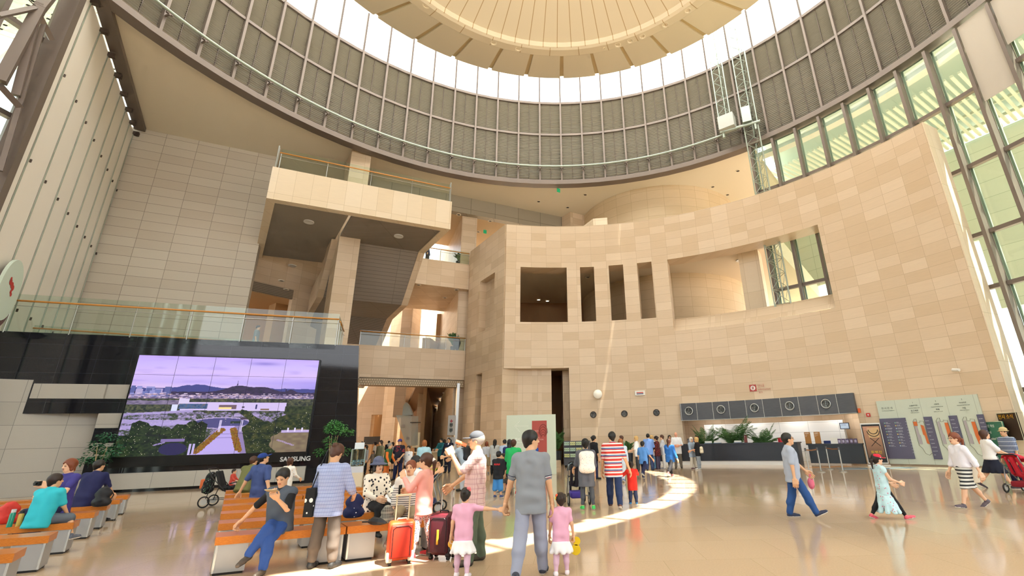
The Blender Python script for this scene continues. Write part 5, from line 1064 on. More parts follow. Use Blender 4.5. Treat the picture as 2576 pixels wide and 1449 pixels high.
    # hair
    if hair and hair[1] != 'bald':
        hm = mat('hair_'+hair[0], HAIRC[hair[0]], .5); st = hair[1]; g = .016 if st in ('short', 'crop') else .02
        pr = [('el', H(0, -.018, .03), Hm.T, ((.075+g)*hs, (.094+g)*hs, (.092+g)*hs), .01)]
        if st == 'curly': pr += [('rc', H(sd*.05, -.03, .02), H(sd*.08, -.05, -.17), .055*hs, .05*hs, .03) for sd in (-1, 1)]+[('rc', H(0, -.06, 0), H(0, -.09, -.2), .07*hs, .06*hs, .03)]
        if st == 'bob': pr += [('rc', H(sd*.06, -.02, .0), H(sd*.07, 0, -.07), .034*hs, .03*hs, .02) for sd in (-1, 1)]+[('rc', H(0, -.05, -.01), H(0, -.055, -.08), .058*hs, .05*hs, .02)]
        if st == 'long': pr += [('rc', H(sd*.055, -.035, .0), H(sd*.06, -.06, -.2), .035*hs, .028*hs, .02) for sd in (-1, 1)]+[('rc', H(0, -.06, -.01), H(0, -.09, -.28), .055*hs, .042*hs, .02)]
        if st == 'pony': pr += [('rc', H(0, -.10, .03), H(0, -.15, -.02), .025*hs, .034*hs, .01), ('rc', H(0, -.15, -.02), H(.0, -.15, -.2), .034*hs, .015*hs, .01), ('rc', H(0, -.05, -.03), H(0, -.06, -.06), .045*hs, .04*hs, .02)]
        if st == 'bun': pr += [('el', H(0, -.12, .05), Hm.T, (.04*hs,)*3, .008), ('rc', H(0, -.05, -.03), H(0, -.06, -.06), .045*hs, .04*hs, .02)]
        if st == 'short': pr += [('rc', H(0, -.055, -.02), H(0, -.058, -.055), .052*hs, .045*hs, .02)]
        pr.append(('sub', H(0, .085, -.03), Hm.T, (.07*hs, .075*hs, .095*hs), .01))
        if st in ('short', 'crop', 'pony', 'bun'):
            for sd in (-1, 1): pr.append(('sub', H(sd*.085, .02, -.05), Hm.T, (.028*hs, .045*hs, .06*hs), .01))
        c_ = snets(pr, *bb(pr, .02), hr*1.25, wr=.0025 if st != 'curly' else .008); place('hair', npmesh('hair', [c_], hm), R0)
    def garment(name, pr, m, cuts=(), wr=.004, rr=None):
        c_ = snets(pr, *bb(pr), rr or r, cuts, wr if D < 16 else .002)
        if len(c_[0]): return place(name, npmesh(name, [c_], m), R0)
    bi = np.linalg.inv(B)
    if under: garment('leggings', legp(.0055, under[1], 0), under[0], wr=0, rr=min(r, .014))
    def loc3(X, Y, Z): x, y, z = X-pel[0], Y-pel[1], Z-pel[2]; return [bi[j][0]*x+bi[j][1]*y+bi[j][2]*z for j in range(3)]
    if bottom:
        kind, m, fr_ = bottom[:3]
        wz = .085*s
        if kind in ('pants', 'shorts', 'tights'):
            g = .007*s if kind != 'tights' else .004; gk = {'pants': .009*s, 'shorts': .022*s, 'tights': 0}[kind]
            garment('trousers' if kind == 'pants' else 'shorts' if kind == 'shorts' else 'leggings', legp(g, fr_, gk)+[('rc', T(sd*.035*s, 0, hipz+.0), T(sd*.035*s, 0, hipz+.06*s), .058*s*max(1, f*.95)+g, .056*s*f+g, .03) for sd in (-1, 1)], m,
                    cuts=[lambda X, Y, Z: loc3(X, Y, Z)[2]-wz])
        if kind in ('skirt', 'flare'):
            L = fr_*s; fl = bottom[3] if len(bottom) > 3 else .1
            dirn = (leg[-1][3]+leg[1][3]); dirn = dirn/np.linalg.norm(dirn); dirn = dirn*.5+A3(0, 0, -.5); dirn /= np.linalg.norm(dirn)
            pr = []
            for j in range(9):
                a_ = 2*PI*j/9; e_ = A3(math.cos(a_), math.sin(a_)*.75, 0); pr.append(('rc', pel+B@A3(0, 0, (-.03 if kind == 'flare' else .05)*s)+e_*.03*s, pel+dirn*(L-.02*s)+e_*(.055+fl)*s, .055*s, .03*s*(1+fl), .04))
            for sd in ((-1, 1) if kind == 'skirt' else ()): pr.append(('rc', leg[sd][0], leg[sd][0]+leg[sd][3]*min(th, L*.95), .052*s+.012, (.045+fl*.25)*s+.014, .06))
            ez = (pel+dirn*L)[2]+(.03*s if kind == 'skirt' else 0); zt_ = pel[2]-(.07*s if kind == 'flare' else -.09*s); garment('skirt', pr, m, cuts=[lambda X, Y, Z: ez-Z, lambda X, Y, Z: Z-zt_], wr=.006 if kind == 'flare' else .002)
    if top:
        m, sl, hem = top[:3]; g = (top[3] if len(top) > 3 else .010)*s/1.7*1.0; pr = torso(g, hem*s)
        if sl > 0: pr += armp(-1, g*.8+.002, sl)+armp(1, g*.8+.002, sl)
        hz = -hem*s-.045*s
        cuts = [lambda X, Y, Z: hz-loc3(X, Y, Z)[2]]
        pr.append(('rc', neckb-B@A3(0, 0, .03*s), neckb-B@A3(0, 0, -.008*s), .05*s+g*.5, .036*s+g*.6, .02)); garment('dress' if hem > .15 else 'shirt', pr, m, cuts, rr=r)
    if outer:
        m, sl, hem, g = outer; pr = torso(g, hem*s); hz = -hem*s-.045*s
        if sl > 0: pr += armp(-1, g, sl)+armp(1, g, sl)
        garment('vest' if sl < .2 else 'jacket', pr, m, [lambda X, Y, Z: hz-loc3(X, Y, Z)[2], lambda X, Y, Z: .035*s-np.abs(loc3(X, Y, Z)[0])*1.0-.0+np.minimum(0, -loc3(X, Y, Z)[1]+.0)*10+.0])
    if shoes:
        sm = mat('shoe_'+shoes, shoes, .5); sole = mat('shoe_sole', '#e8e6e0' if shoes not in ('#222222', '#2a2420') else '#1a1817', .6) if False else mat('sole_'+('dark' if shoes in ('#222222', '#2a2420', '#4a4036') else 'light'), '#1a1817' if shoes in ('#222222', '#2a2420', '#4a4036') else '#e8e6e0', .6)
        for i, sd in ((0, -1), (1, 1)):
            an, d2 = leg[sd][2], leg[sd][4]; fp = math.radians(footp[i]); fd_ = A3(sd*.12, math.cos(fp), -math.sin(fp)); fd_ /= np.linalg.norm(fd_); up_ = A3(0, math.sin(fp), math.cos(fp)); k = s*(1+.1*cf)
            pr = [('rc', an+up_*.004*k, an-up_*.02*k-fd_*.012*k, .024*k, .025*k, .015), ('rc', an-up_*.02*k, an+fd_*.06*k-up_*.024*k, .027*k, .024*k, .015), ('rc', an+fd_*.055*k-up_*.026*k, an+fd_*.105*k-up_*.028*k, .026*k, .020*k, .015)]
            c0_ = an-up_*.046*k; pn = up_
            c_ = snets(pr, *bb(pr), min(r, .012), [lambda X, Y, Z, c0_=c0_, pn=pn: -((X-c0_[0])*pn[0]+(Y-c0_[1])*pn[1]+(Z-c0_[2])*pn[2])])
            me = npmesh('shoe', [c_], [sm, sole]); co = c_[0]; hgt = (co-c0_)@pn; fl_ = hgt[c_[1]].mean(1) < .012*k; me.polygons.foreach_set('material_index', fl_.astype(np.int32)); place('shoe', me, R0)
    if hat:
        hk, hmz = hat; b = MB()
        hob = lambda pr, nm, rr=.007: place(nm, npmesh(nm, [snets(pr, *bb(pr, .02), rr if D < 12 else .012)], hmz), R0)
        if hk == 'cap': hob([('el', H(0, -.012, .055), Hm.T, (.093*hs, .108*hs, .085*hs), .005), ('sub', H(0, 0, -.06), Hm.T, (.2*hs, .2*hs, .09*hs), .01), ('el', H(0, .125, .035), Hm.T, (.07*hs, .07*hs, .011*hs), .01)], 'cap')
        if hk == "bucket": H0_ = H; H = lambda x, y, z: H0_(x, y-.008, z+.028); hob([('el', H(0, -.012, .06), Hm.T, (.095*hs, .108*hs, .085*hs), .005), ('rc', H(0, -.01, .02), H(0, -.01, .06), .1*hs, .085*hs, .02), ('el', H(0, -.005, .005), Hm.T, (.155*hs, .165*hs, .03*hs), .02), ('sub', H(0, 0, -.03), Hm.T, (.13*hs, .14*hs, .04*hs), .01)], 'bucket_hat')
        if hk == 'fedora': hob([('el', H(0, -.012, .065), Hm.T, (.09*hs, .105*hs, .08*hs), .005), ('el', H(0, -.005, .03), Hm.T, (.135*hs, .15*hs, .012*hs), .01)], 'straw_hat')
    if glasses:
        b = MB(); gm = mat('glasses_dark', '#1a1614', .25)
        for sd in (-1, 1):
            c_ = H(sd*.032, .098, .008)
            if glasses == 'sun': b.ball(c_, .023*hs, 8, 0, (1, .4, .8))
            else: b.path([c_+Hm@A3(.022*hs*math.cos(a_), 0, .017*hs*math.sin(a_)) for a_ in np.linspace(0, 2*PI, 13)[:-1]], .002, 4, closed=True)
            b.cyl(H(sd*.054, .095, .012), H(sd*.078, .0, .006), .0025, n=4)
        b.cyl(H(-.01, .1, .01), H(.01, .1, .01), .002, n=4); b.build('glasses', gm, R0)
    Mw = np.array([[math.cos(math.radians(yaw)), -math.sin(math.radians(yaw)), 0], [math.sin(math.radians(yaw)), math.cos(math.radians(yaw)), 0], [0, 0, 1]])
    wv = lambda p: loc+Mw@p
    info = dict(root=R0, H=H, T=T, wr={sd: arm[sd][2] for sd in (-1, 1)}, hand={sd: wv(arm[sd][2]+arm[sd][4]*.06*s) for sd in (-1, 1)}, handl={sd: arm[sd][2]+arm[sd][4]*.06*s for sd in (-1, 1)}, world=wv, s=s, pel=pel, chest=chest, neck=neckb, leg=leg, hs=hs, Hm=Hm, shz=shz, hipz=hipz, M=Mw, arm=arm)
    PEOPLE[key] = info; return info
def standing(uf, vf, uh, vh, hmin=.8, hmax=1.9):
    g = onz(uf, vf, 0); return g, min(hmax, max(hmin, dep(uh, vh, g)))
c_ = cloth
GP_ = onz(1335, 1452)
def near(u, Y=None, g=GP_): return atY(u, 1400, Y if Y else g[1])
def st(key, label, f, hd, **k):
    g, h = standing(f[0], f[1], hd[0], hd[1], k.pop('hmin', .7), k.pop('hmax', 1.86)); print('PPL', key, np.round(g[:2], 2), round(h, 2)); return person(key, label, g, h, **k)
def seated(key, label, c, htop, z=.47, **k):
    g = onz(c[0], c[1], z); h = (dep(htop[0], htop[1], g)-z)/.525; h = min(1.82, max(.85, h)); print('SIT', key, np.round(g[:2], 2), round(h, 2)); g[2] = 0; return person(key, label, g, h, sit=z, **k)
SITL = ((82, 6, 80), (82, 6, 80))
# --- family in the foreground
gm = stripes('polo_grey', '#7f848c', '#7b8088', .01)
hm_ = dep(1361, 1090, GP_); polo = person('polo', 'man in a grey polo shirt walking away hand in hand with two girls', GP_, 1.76, yaw=-4, legs=((-14, 3, 12), (10, 3, 2)), arms=((2, 17, 12, 16), (2, 10, 10, 8)), hy=-58, top=(c_('polo_knit', '#868b93'), .42, .05, .016), bottom=('pants', c_('chino_blue_grey', '#9499ad'), 1.0), shoes='#2b3040', hair=('black', 'short'), footp=(35, 0), curl=(45, 35))
T_ = polo['T']; s = polo['s']
b = MB(); nb = polo['neck']; b.path([nb+A3(.062*math.cos(a), .058*math.sin(a)-.0, .008+.012*math.sin(a)) for a in np.linspace(0, 2*PI, 17)[:-1]], .016, 6, closed=True); b.build('collar', c_('navy_rib', '#2a2f4a'), polo['root'], smooth=True)
for sd in (-1, 1):
    a, e, w_, d1, d2 = polo['arm'][sd]
    for k_, (t0_, m_) in enumerate(((.74, 'navy_rib'), (.78, 'white_rib'), (.82, 'red_rib'))): b = MB(); q = a+d1*.17*s*t0_; b.cyl(q, q+d1*.010, .063-.004*k_, n=16); b.build('cuff_band', mat(m_, {'navy_rib': '#2a2f4a', 'white_rib': '#e8e6e6', 'red_rib': '#b23a44'}[m_], .8), polo['root'])
hl = polo['world'](polo['handl'][-1])
gl = near(1208, GP_[1]-.12); gl[2] = 0; PINK = c_('pink_knit', '#e2a9c4'); WFR = c_('white_frill', '#eeecef'); PLEG = c_('pink_tights', '#dcb6cc')
h1 = dep(1212, 1228, gl); _t = hl-A3(0, 0, .0); _L = .385*h1; _dz = .765*h1-_t[2]; _dx = math.sqrt(max(.01, _L*_L-_dz*_dz-.0025)); gl = A3(_t[0]-_dx-.105*h1, _t[1]-.05, 0); h1 = dep(1212, 1228, gl); _o = math.degrees(math.asin(_dx/_L)); _p = math.degrees(math.atan2(.05, _dz)); print('GIRL', gl, h1, hl, _o, _p)
girl1 = person('girl1', 'girl in pink shirt and white frilled skirt left of the man in grey polo', gl, h1, yaw=-2, legs=((4, 3, 4), (-6, 3, 6)), arms=((0, 12, 12, 8), (_p, _o-2, _p, _o+1)), hp=14, hair=('black', 'bun'), top=(PINK, .36, .07, .012), bottom=('flare', WFR, .22, .08), under=(PLEG, .95), shoes='#e8dfe6', curl=(40, 25), skin='#dfb18c')
gr = near(1412, GP_[1]+.05); gr[2] = 0; h2 = dep(1412, 1241, gr)
girl2 = person('girl2', 'girl in pink shirt with flower hairclips right of the man in grey polo', gr, h2, yaw=4, legs=((-4, 3, 4), (4, 3, 4)), arms=((10, 10, 20, 5), (0, 14, 14, 8)), hy=15, hair=('dark', 'bun'), top=(PINK, .36, .07, .012), bottom=('flare', WFR, .22, .08), under=(PLEG, .95), shoes='#e8dfe6', curl=(30, 60), skin='#dfb18c')
b = MB(); [b.ball(girl2['H'](-.075+.01*k_, -.03, .085-.035*k_), .022, 8) for k_ in range(1)]; b.build('hairclip', mat('clip_orange', '#e0603a', .5), girl2['root'], smooth=True)
b = MB(); b.ball(girl2['H'](-.085, -.02, .04), .02, 8); b.build('hairclip', mat('clip_yellow', '#e8c63a', .5), girl2['root'], smooth=True)
b = MB()
for k_ in range(7): b.ball(girl1['H'](.06+.02*math.cos(k_*.9), -.06-.02*math.sin(k_), .09+.025*math.sin(k_*1.1)), .022, 7)
b.build('hair_ribbon', mat('ribbon_coral', '#d9757a', .8), girl1['root'], smooth=True)
yl = mat('yellow_plastic', '#e6c321', .35)
p = girl2['hand'][1]; b = MB(); cs, sn = 0, 0
for (dx, dz, rr_) in ((.03, -.02, .052), (.02, -.12, .062)): b.lathe((dx, 0, dz), [(.001, -.006), (rr_, -.006), (rr_, .006), (.001, .006)], 20, ax=(0, 1, 0))
place('toy', b.mesh('toy', yl), None, tuple(p), label='flat yellow plastic toy in the right hand of the girl with hairclips', cat='toy')
b = MB(); b.ball((0, 0, 0), .035, 8, 0, (1, .6, 1.3)); b.ball((.02, .0, -.05), .025, 8); place('toy', b.mesh('toy', mat('toy_amber', '#e0a52a', .4), smooth=True), None, tuple(girl1['hand'][-1]-A3(0, 0, .05)), label='small amber toy in the left hand of the girl with the coral ribbon', cat='toy')
# --- man with cap drinking, suitcase
PLD = plaid('plaid_pink', '#e6c9c4', '#c99a98', '#a8747c', .022)
cap = st('capman', 'man in pink checked shirt and dark cap drinking beside the maroon suitcase', (1190, 1417), (1202, 1086), yaw=102, legs=((6, 3, 4), (-6, 3, 4)), arms=((48, 8, 150, -12), (26, 14, 55, 10)), fat=1.22, hat=('cap', c_('cap_charcoal', '#4a4d54')), hair=('grey', 'crop'), top=(PLD, .45, .06, .02), bottom=('pants', c_('olive_trousers', '#5f6b58'), 1.0), shoes='#4a4036', curl=(70, 60))
b = MB(); p = cap['H'](0, .13, -.06); b.cyl(p-A3(0, 0, .0), p+cap['Hm']@A3(0, .16, .06), .03, n=10); o = b.build('drink_can', mat('can_orange', '#d98a5a', .3)); o.matrix_world = cap['root'].matrix_basis; tag(o, label='orange and white drink can at the mouth of the man in the dark cap', cat='can')
# --- girl with ponytail
FLO = dots('floral_leggings', '#efe4e4', '#2c2c4a', 52, .42, '#d9706a'); pg = st('ponygirl', 'girl in a pink sweater and floral leggings standing by the suitcases, hand at her face', (1057, 1402), (1080, 1140), yaw=82, legs=((8, 4, 4), (-8, 4, 2)), arms=((38, 12, 140, -18), (28, 8, 82, -8)), hair=('brown', 'pony'), top=(c_('pink_sweater', '#eeaaa0'), .96, .07, .014), bottom=('tights', FLO, .93), shoes='#c8323a', hy=6, glasses=True, skin='#e2b592', curl=(30, 60))
b = MB(); b.box(pg['handl'][1]+A3(-.03, .05, .03), (.085, .015, .15)); o = b.build('smartphone', BLACK); o.matrix_world = pg['root'].matrix_basis; tag(o, label='dark smartphone held by the girl in the pink sweater', cat='phone')
b = MB(); b.cyl(pg['H'](0, -.11, .03), pg['H'](0, -.14, .0), .035, n=10); b.build('hair_tie', mat('tie_white', '#e8e4e0', .7), pg['root'])
# --- seated people at the front benches
BRT = stripes('breton', '#e9e3dc', '#23283a', .034, .72)
t = NT(BRT); z = t.sep(t.obj())[2]; lo_ = t.math('MULTIPLY', t.step(z, .74), 1.0); src = BRT.node_tree.nodes['Principled BSDF'].inputs['Base Color'].links[0].from_socket; t.base(t.mix(t.math('GREATER_THAN', z, .91), src, lin('#e6ddd4')))
sw_ = seated('stripedwoman', 'woman in a cream top with navy stripes sitting behind the orange suitcase', (1024, 1296), (1022, 1168), yaw=-166, legs=((70, 10, 72), (78, 12, 74)), arms=((6, 14, 22, 4), (8, 12, 24, 2)), hy=-14, hair=('auburn', 'short'), top=(BRT, .72, .07, .03), bottom=('pants', c_('khaki', '#9a8a70'), .62), shoes='#d8d4cc', skin='#e0b08c')
SPOT = dots('blouse_spots', '#eadfd0', '#26242c', 15, .3)
hw = seated('hatwoman', 'woman in a spotted blouse and blue-grey bucket hat sitting on the second row', (940, 1284), (948, 1163), yaw=-128, legs=((78, 4, 70), (80, 4, 78)), arms=((22, 14, 66, -14), (22, 14, 70, -22)), hy=-6, hair=('dark', 'bob'), hat=('bucket', c_('hat_blue_grey', '#5c6079')), top=(SPOT, .95, .05, .03), bottom=('pants', c_('black_cloth', '#15151a'), 1.0), shoes='#222222', skin='#e0b494')
ph = seated('manphone', 'man in a grey vest and blue jeans sitting cross-legged looking at his phone', (700, 1336), (703, 1188), yaw=176, legs=((62, 4, 52), (84, -24, 66, 26)), arms=((26, 12, 132, -14), (6, 44, 10, 40)), lean=8, hp=26, hy=8, hair=('black', 'crop'), top=(c_('black_tee', '#121318'), .48, .04, .016), bottom=('pants', c_('denim_blue', '#25498c'), .97), shoes='#4a4036', outer=(c_('vest_slate', '#4c5562'), 0, .05, .024), fat=1.1, curl=(40, 50), footp=(0, 20), up=(A3(0, -1, .4), None))
b = MB(); p = ph['handl'][-1]; b.par(p+A3(-.085, .03, .05), (.16, 0, .0), (0, .075, .03), (0, -.004, .009)); o = b.build('smartphone', mat('phone_gold', '#b8a582', .3, .4)); o.matrix_world = ph['root'].matrix_basis; tag(o, label='gold smartphone in the raised hand of the man in jeans', cat='phone')
GING = plaid('gingham_blue', '#c4cce6', '#4a63ac', '#3a4f96', .016)
pw_ = st('plaidwoman', 'woman in a blue checked shirt and brown trousers standing with her back turned', (808, 1430), (824, 1119), yaw=-4, legs=((0, 5, 2), (0, 5, 2)), arms=((12, 20, 62, -14), (12, 20, 62, -14)), hp=38, hair=('brown', 'bun'), top=(GING, .8, .06, .028), bottom=('pants', c_('brown_chinos', '#5c5148'), .93), shoes='#222222')
bag = root('shoulder_bag', tuple(pw_['world'](pw_['T'](-.24, -.02, .52*pw_['s']))), label='black cloth bag with white outlined shapes at the side of the woman in blue checks', cat='bag')
b = MB(); b.prism([(-.07, -.1), (.07, -.12), (.09, .12), (-.06, .12)], -.18, .2); b.build('bag_body', dots('bag_shapes', '#121214', '#e8e8e4', 9, .28), bag); b = MB(); b.path([(0, -.08, .2), (.08, -.04, .55), (.12, 0, .72), (.08, .05, .5), (0, .08, .2)], .01, 5); b.build('strap', BLACK, bag)
NAVYK = c_('navy_knit', '#1c2050')
kid = seated('tealboy', 'boy in a turquoise shirt sitting on the left benches with his back turned', (92, 1322), (88, 1203), yaw=8, legs=((80, 20, 80, -30), (80, 30, 100, 30)), arms=((14, 12, 40, 0), (14, 12, 40, 0)), lean=10, hy=-25, hair=('dark', 'short'), top=(c_('turquoise', '#2cb5c6'), .42, .06, .03), bottom=('shorts', c_('grey_shorts', '#5a6470'), .5), shoes='#5d6474', fat=1.15)
nw = seated('navywoman', 'woman in a purple-navy polo taking a picture of the boy, left benches', (142, 1292), (158, 1158), yaw=176, legs=((70, 5, 70), (80, 5, 80)), arms=((34, 10, 118, -26), (20, 10, 80, -30)), hy=-6, hp=8, hair=('auburn', 'bob'), top=(c_('violet_navy', '#3b3684'), .34, .06, .016), bottom=('pants', c_('navy_cloth', '#1b2148'), 1.0), shoes='#222222', skin='#e6b896')
b = MB(); p = nw['handl'][-1]+A3(.03, .05, .03); b.box(p, (.11, .05, .08)); b.cyl(p+A3(0, .02, 0), p+A3(0, .06, 0), .028, n=12); o = b.build('compact_camera', BLACK); o.matrix_world = nw['root'].matrix_basis; tag(o, label='small black camera held by the woman in purple-navy', cat='camera')
nm_ = seated('navyman', 'man in a navy shirt sitting with his back turned beside the black backpack', (208, 1273), (222, 1163), yaw=12, legs=SITL, arms=((20, 12, 50, 0), (20, 12, 50, 0)), lean=14, hy=-20, hair=('black', 'short'), top=(NAVYK, .5, .06, .02), bottom=('pants', c_('beige_slacks', '#c2b59a'), 1.0), shoes='#222222', fat=1.1)
ol = seated('oliveperson', 'person in an olive shirt hunched on the benches beside the man in blue cap', (612, 1234), (606, 1150), yaw=4, legs=SITL, arms=((24, 6, 70, -20), (24, 6, 70, -20)), lean=24, hy=-20, hair=('brown', 'short'), top=(c_('olive_knit', '#6d6e40'), .9, .06, .035), bottom=('pants', c_('black_cloth', '#15151a'), 1.0), shoes='#222222')
bc = seated('bluecap', 'man in a blue tee and blue cap leaning on a bench and looking up', (650, 1250), (640, 1148), yaw=-12, legs=SITL, arms=((-14, 22, -6, 22), (-10, 22, 0, 22)), lean=-6, hy=-35, hp=-22, hair=('black', 'crop'), hat=('cap', c_('cap_blue', '#1c3d8c')), top=(c_('slate_blue_tee', '#3c4f86'), .44, .06, .025), bottom=('pants', c_('denim_dark', '#1d3468'), 1.0), shoes='#222222')
BAN = dots('banana_print', '#eeeae2', '#d8a238', 17, .2); bk_ = st('bananakid', 'small child in a white shirt with a yellow print standing behind the seated man', (712, 1274), (702, 1143), yaw=-10, hmax=1.3, arms=((40, 20, 110, -10), (20, 15, 60, 0)), hair=('brown', 'bob'), top=(BAN, .9, .06, .02), bottom=('pants', stripes('bw_stripes', '#f0eee8', '#1b1b1e', .03, .5), 1.0), shoes='#8a8a90')
# --- middle ground, left
wb = seated('whitebacked', 'person in a white shirt bending over behind the benches', (995, 1262), (1022, 1142), yaw=-60, legs=SITL, arms=((60, 20, 120, -30), (50, 20, 110, -20)), lean=34, hy=0, hair=('black', 'short'), top=(c_('white_jersey', '#e4e2e4'), .5, .06, .04), bottom=('pants', c_('navy_cloth', '#1b2148'), 1.0), shoes='#222222')
st('bluechild', 'small child in a bright blue shirt behind the yellow stroller', (1064, 1250), (1064, 1140), yaw=-8, hmax=1.25, hair=('black', 'crop'), top=(c_('bright_blue', '#2f86d8'), .45, .06, .02), bottom=('shorts', c_('navy_cloth', '#1b2148'), .5), shoes='#8a8a90')
st('aquawoman', 'woman with short ginger hair in a pale aqua top seen from behind', (1060, 1222), (1058, 1108), yaw=10, arms=((20, 10, 70, 0), (10, 20, 50, 10)), hair=('ginger', 'bob'), top=(c_('aqua', '#a6cfe0'), .6, .14, .03), bottom=('pants', c_('dark_slacks', '#2c3038'), 1.0), shoes='#222222')
st('navyteeman', 'man in a navy tee with red print and violet cap facing the lobby', (998, 1208), (1000, 1105), yaw=172, arms=((4, 14, 40, -20), (4, 14, 40, -20)), hair=('black', 'crop'), hat=('cap', c_('cap_violet', '#3a3584')), top=(dots('tee_red_print', '#1a1b2e', '#8c2c34', 7, .3), .46, .06, .02), bottom=('pants', c_('navy_cloth', '#1b2148'), 1.0), shoes='#222222')
st('whiteteekid', 'boy in a white tee with a blue print facing the lobby', (1022, 1206), (1021, 1119), yaw=170, hmax=1.5, hair=('black', 'short'), top=(dots('tee_blue_print', '#eceef0', '#4f7fb0', 6, .22), .46, .06, .02), bottom=('shorts', c_('dark_slacks', '#2c3038'), .55), shoes='#8a8a90', fat=1.1)
st('greenvest', 'grey-haired person in a green vest with orange sleeves', (968, 1212), (967, 1114), yaw=-95, arms=((6, 16, 30, 10), (6, 16, 30, 10)), hair=('grey', 'crop'), top=(c_('orange_sleeves', '#e0742a'), .95, .04, .02), outer=(c_('green_vest', '#2f5c38'), 0, .06, .035), bottom=('pants', c_('orange_pants', '#c96a2c'), 1.0), shoes='#222222', lean=8)
st('beigewoman', 'long-haired woman in an olive and beige cardigan in the passage', (950, 1200), (954, 1108), yaw=150, hair=('dark', 'long'), top=(c_('olive_beige', '#7c7a5c'), .9, .12, .02), bottom=('pants', c_('dark_slacks', '#2c3038'), 1.0), shoes='#222222')
st('smallgrey', 'little girl in a grey top and black leggings in the passage', (935, 1183), (935, 1134), yaw=160, hmax=1.2, hair=('dark', 'long'), top=(c_('grey_top', '#8c867c'), .9, .06, .02), bottom=('pants', c_('black_cloth', '#15151a'), 1.0), shoes='#222222', arms=((30, 40, 30, 50), (10, 20, 20, 20)))
st('greygirl', 'long-haired girl in a grey sweater beside the dark wall', (914, 1192), (914, 1120), yaw=150, hmax=1.6, hair=('black', 'long'), top=(c_('grey_sweater', '#a8a8ac'), .9, .06, .02), bottom=('pants', c_('black_cloth', '#15151a'), 1.0), shoes='#222222')
st('darkperson', 'man in dark navy clothes at the edge of the dark wall', (905, 1168), (904, 1107), yaw=170, hair=('black', 'crop'), top=(c_('dark_navy', '#1c2133'), .5, .06, .02), bottom=('pants', c_('dark_navy', '#1c2133'), 1.0), shoes='#222222')
st('whitebagwoman', 'woman in a white blouse under the dark hall sign', (938, 1176), (938, 1112), yaw=120, hair=('dark', 'bob'), top=(c_('white_blouse', '#ddd8cc'), .6, .06, .02), bottom=('pants', c_('beige_slacks', '#c2b59a'), 1.0), shoes='#222222')
st('blackskirt', 'woman in a light blouse and black skirt seen from behind in the passage', (982, 1184), (981, 1113), yaw=-20, hair=('dark', 'bob'), top=(c_('grey_blouse', '#a59c94'), .6, .02, .02), bottom=('skirt', c_('black_cloth', '#15151a'), .3), shoes='#222222')
st('farhead', 'man in a dark shirt far back in the passage', (973, 1170), (972, 1109), yaw=30, hair=('black', 'crop'), top=(c_('dark_slacks', '#2c3038'), .5, .06, .02), bottom=('pants', c_('dark_slacks', '#2c3038'), 1.0), shoes='#222222')
su = st('suitman', 'man in a dark blue suit with a name badge facing the lobby', (1125, 1189), (1127, 1100), yaw=176, arms=((20, 10, 100, -30), (6, 16, 20, 10)), legs=((8, 2, 8), (-4, 2, 4)), hair=('black', 'crop'), top=(c_('white_shirt', '#e4e6ea'), .5, .02, .012), outer=(c_('suit_navy', '#161b33'), .98, .14, .024), bottom=('pants', c_('suit_navy', '#161b33'), 1.0), shoes='#222222')
b = MB(); b.par(su['T'](-.03, .115, .62*su['s']), (.06, 0, 0), (0, .004, 0), (0, 0, .09)); b.build('name_badge', WHITE, su['root'])
tl = st('tealperson', 'person in a teal jacket reading a white sheet at the passage desk', (1106, 1180), (1105, 1103), yaw=150, arms=((30, 10, 80, -10), (30, 10, 80, -10)), hair=('black', 'bun'), top=(c_('teal_jacket', '#1c6a72'), .9, .06, .03), bottom=('pants', c_('black_cloth', '#15151a'), 1.0), shoes='#222222')
st('darkvisitor', 'woman with dark hair and wine-red top just behind the person in teal', (1114, 1176), (1113, 1106), yaw=30, hair=('black', 'bob'), top=(c_('wine_top', '#4c2430'), .5, .06, .02), bottom=('pants', c_('dark_slacks', '#2c3038'), 1.0), shoes='#222222')
bp_ = st('leaningman', 'man in pale blue-grey clothes with a dark backpack leaning forward', (1168, 1234), (1150, 1103), yaw=78, legs=((8, 3, 12), (-16, 3, 14)), arms=((40, 10, 80, 0), (30, 10, 70, 0)), lean=26, hair=('black', 'crop'), top=(c_('pale_blue_grey', '#a9b8c8'), .5, .06, .03), bottom=('pants', c_('pale_pants', '#b9c0cc'), 1.0), shoes='#222222', hp=20)
st('whitestripewoman', 'woman in a white striped top seen from behind near the stone wall', (1222, 1192), (1222, 1111), yaw=4, hair=('auburn', 'bob'), top=(stripes('white_blue_stripe', '#e6e8ee', '#8f9cb8', .03, .6), .5, .06, .02), bottom=('skirt', c_('stone_skirt', '#a59474'), .3), shoes='#8a8a90')
st('longhairwoman', 'woman with long black hair in a pale grey dress near the stone wall', (1243, 1194), (1241, 1106), yaw=0, hair=('black', 'long'), top=(c_('pale_grey', '#b8bcbc'), .6, .2, .025), bottom=('pants', c_('black_cloth', '#15151a'), 1.0), shoes='#222222')
st('greyblueman', 'man in a light blue shirt half hidden beside the pale green sign wall', (1268, 1200), (1268, 1106), yaw=30, hair=('black', 'crop'), top=(c_('light_blue_shirt', '#a9bcd6'), .5, .06, .025), bottom=('pants', c_('dark_slacks', '#2c3038'), 1.0), shoes='#222222')
st('navylonghair', 'long-haired woman in navy standing behind the woman in green', (1280, 1222), (1278, 1106), yaw=10, hair=('black', 'long'), top=(c_('navy_top', '#1f2f66'), .9, .1, .03), bottom=('pants', c_('dark_slacks', '#2c3038'), 1.0), shoes='#c8323a')
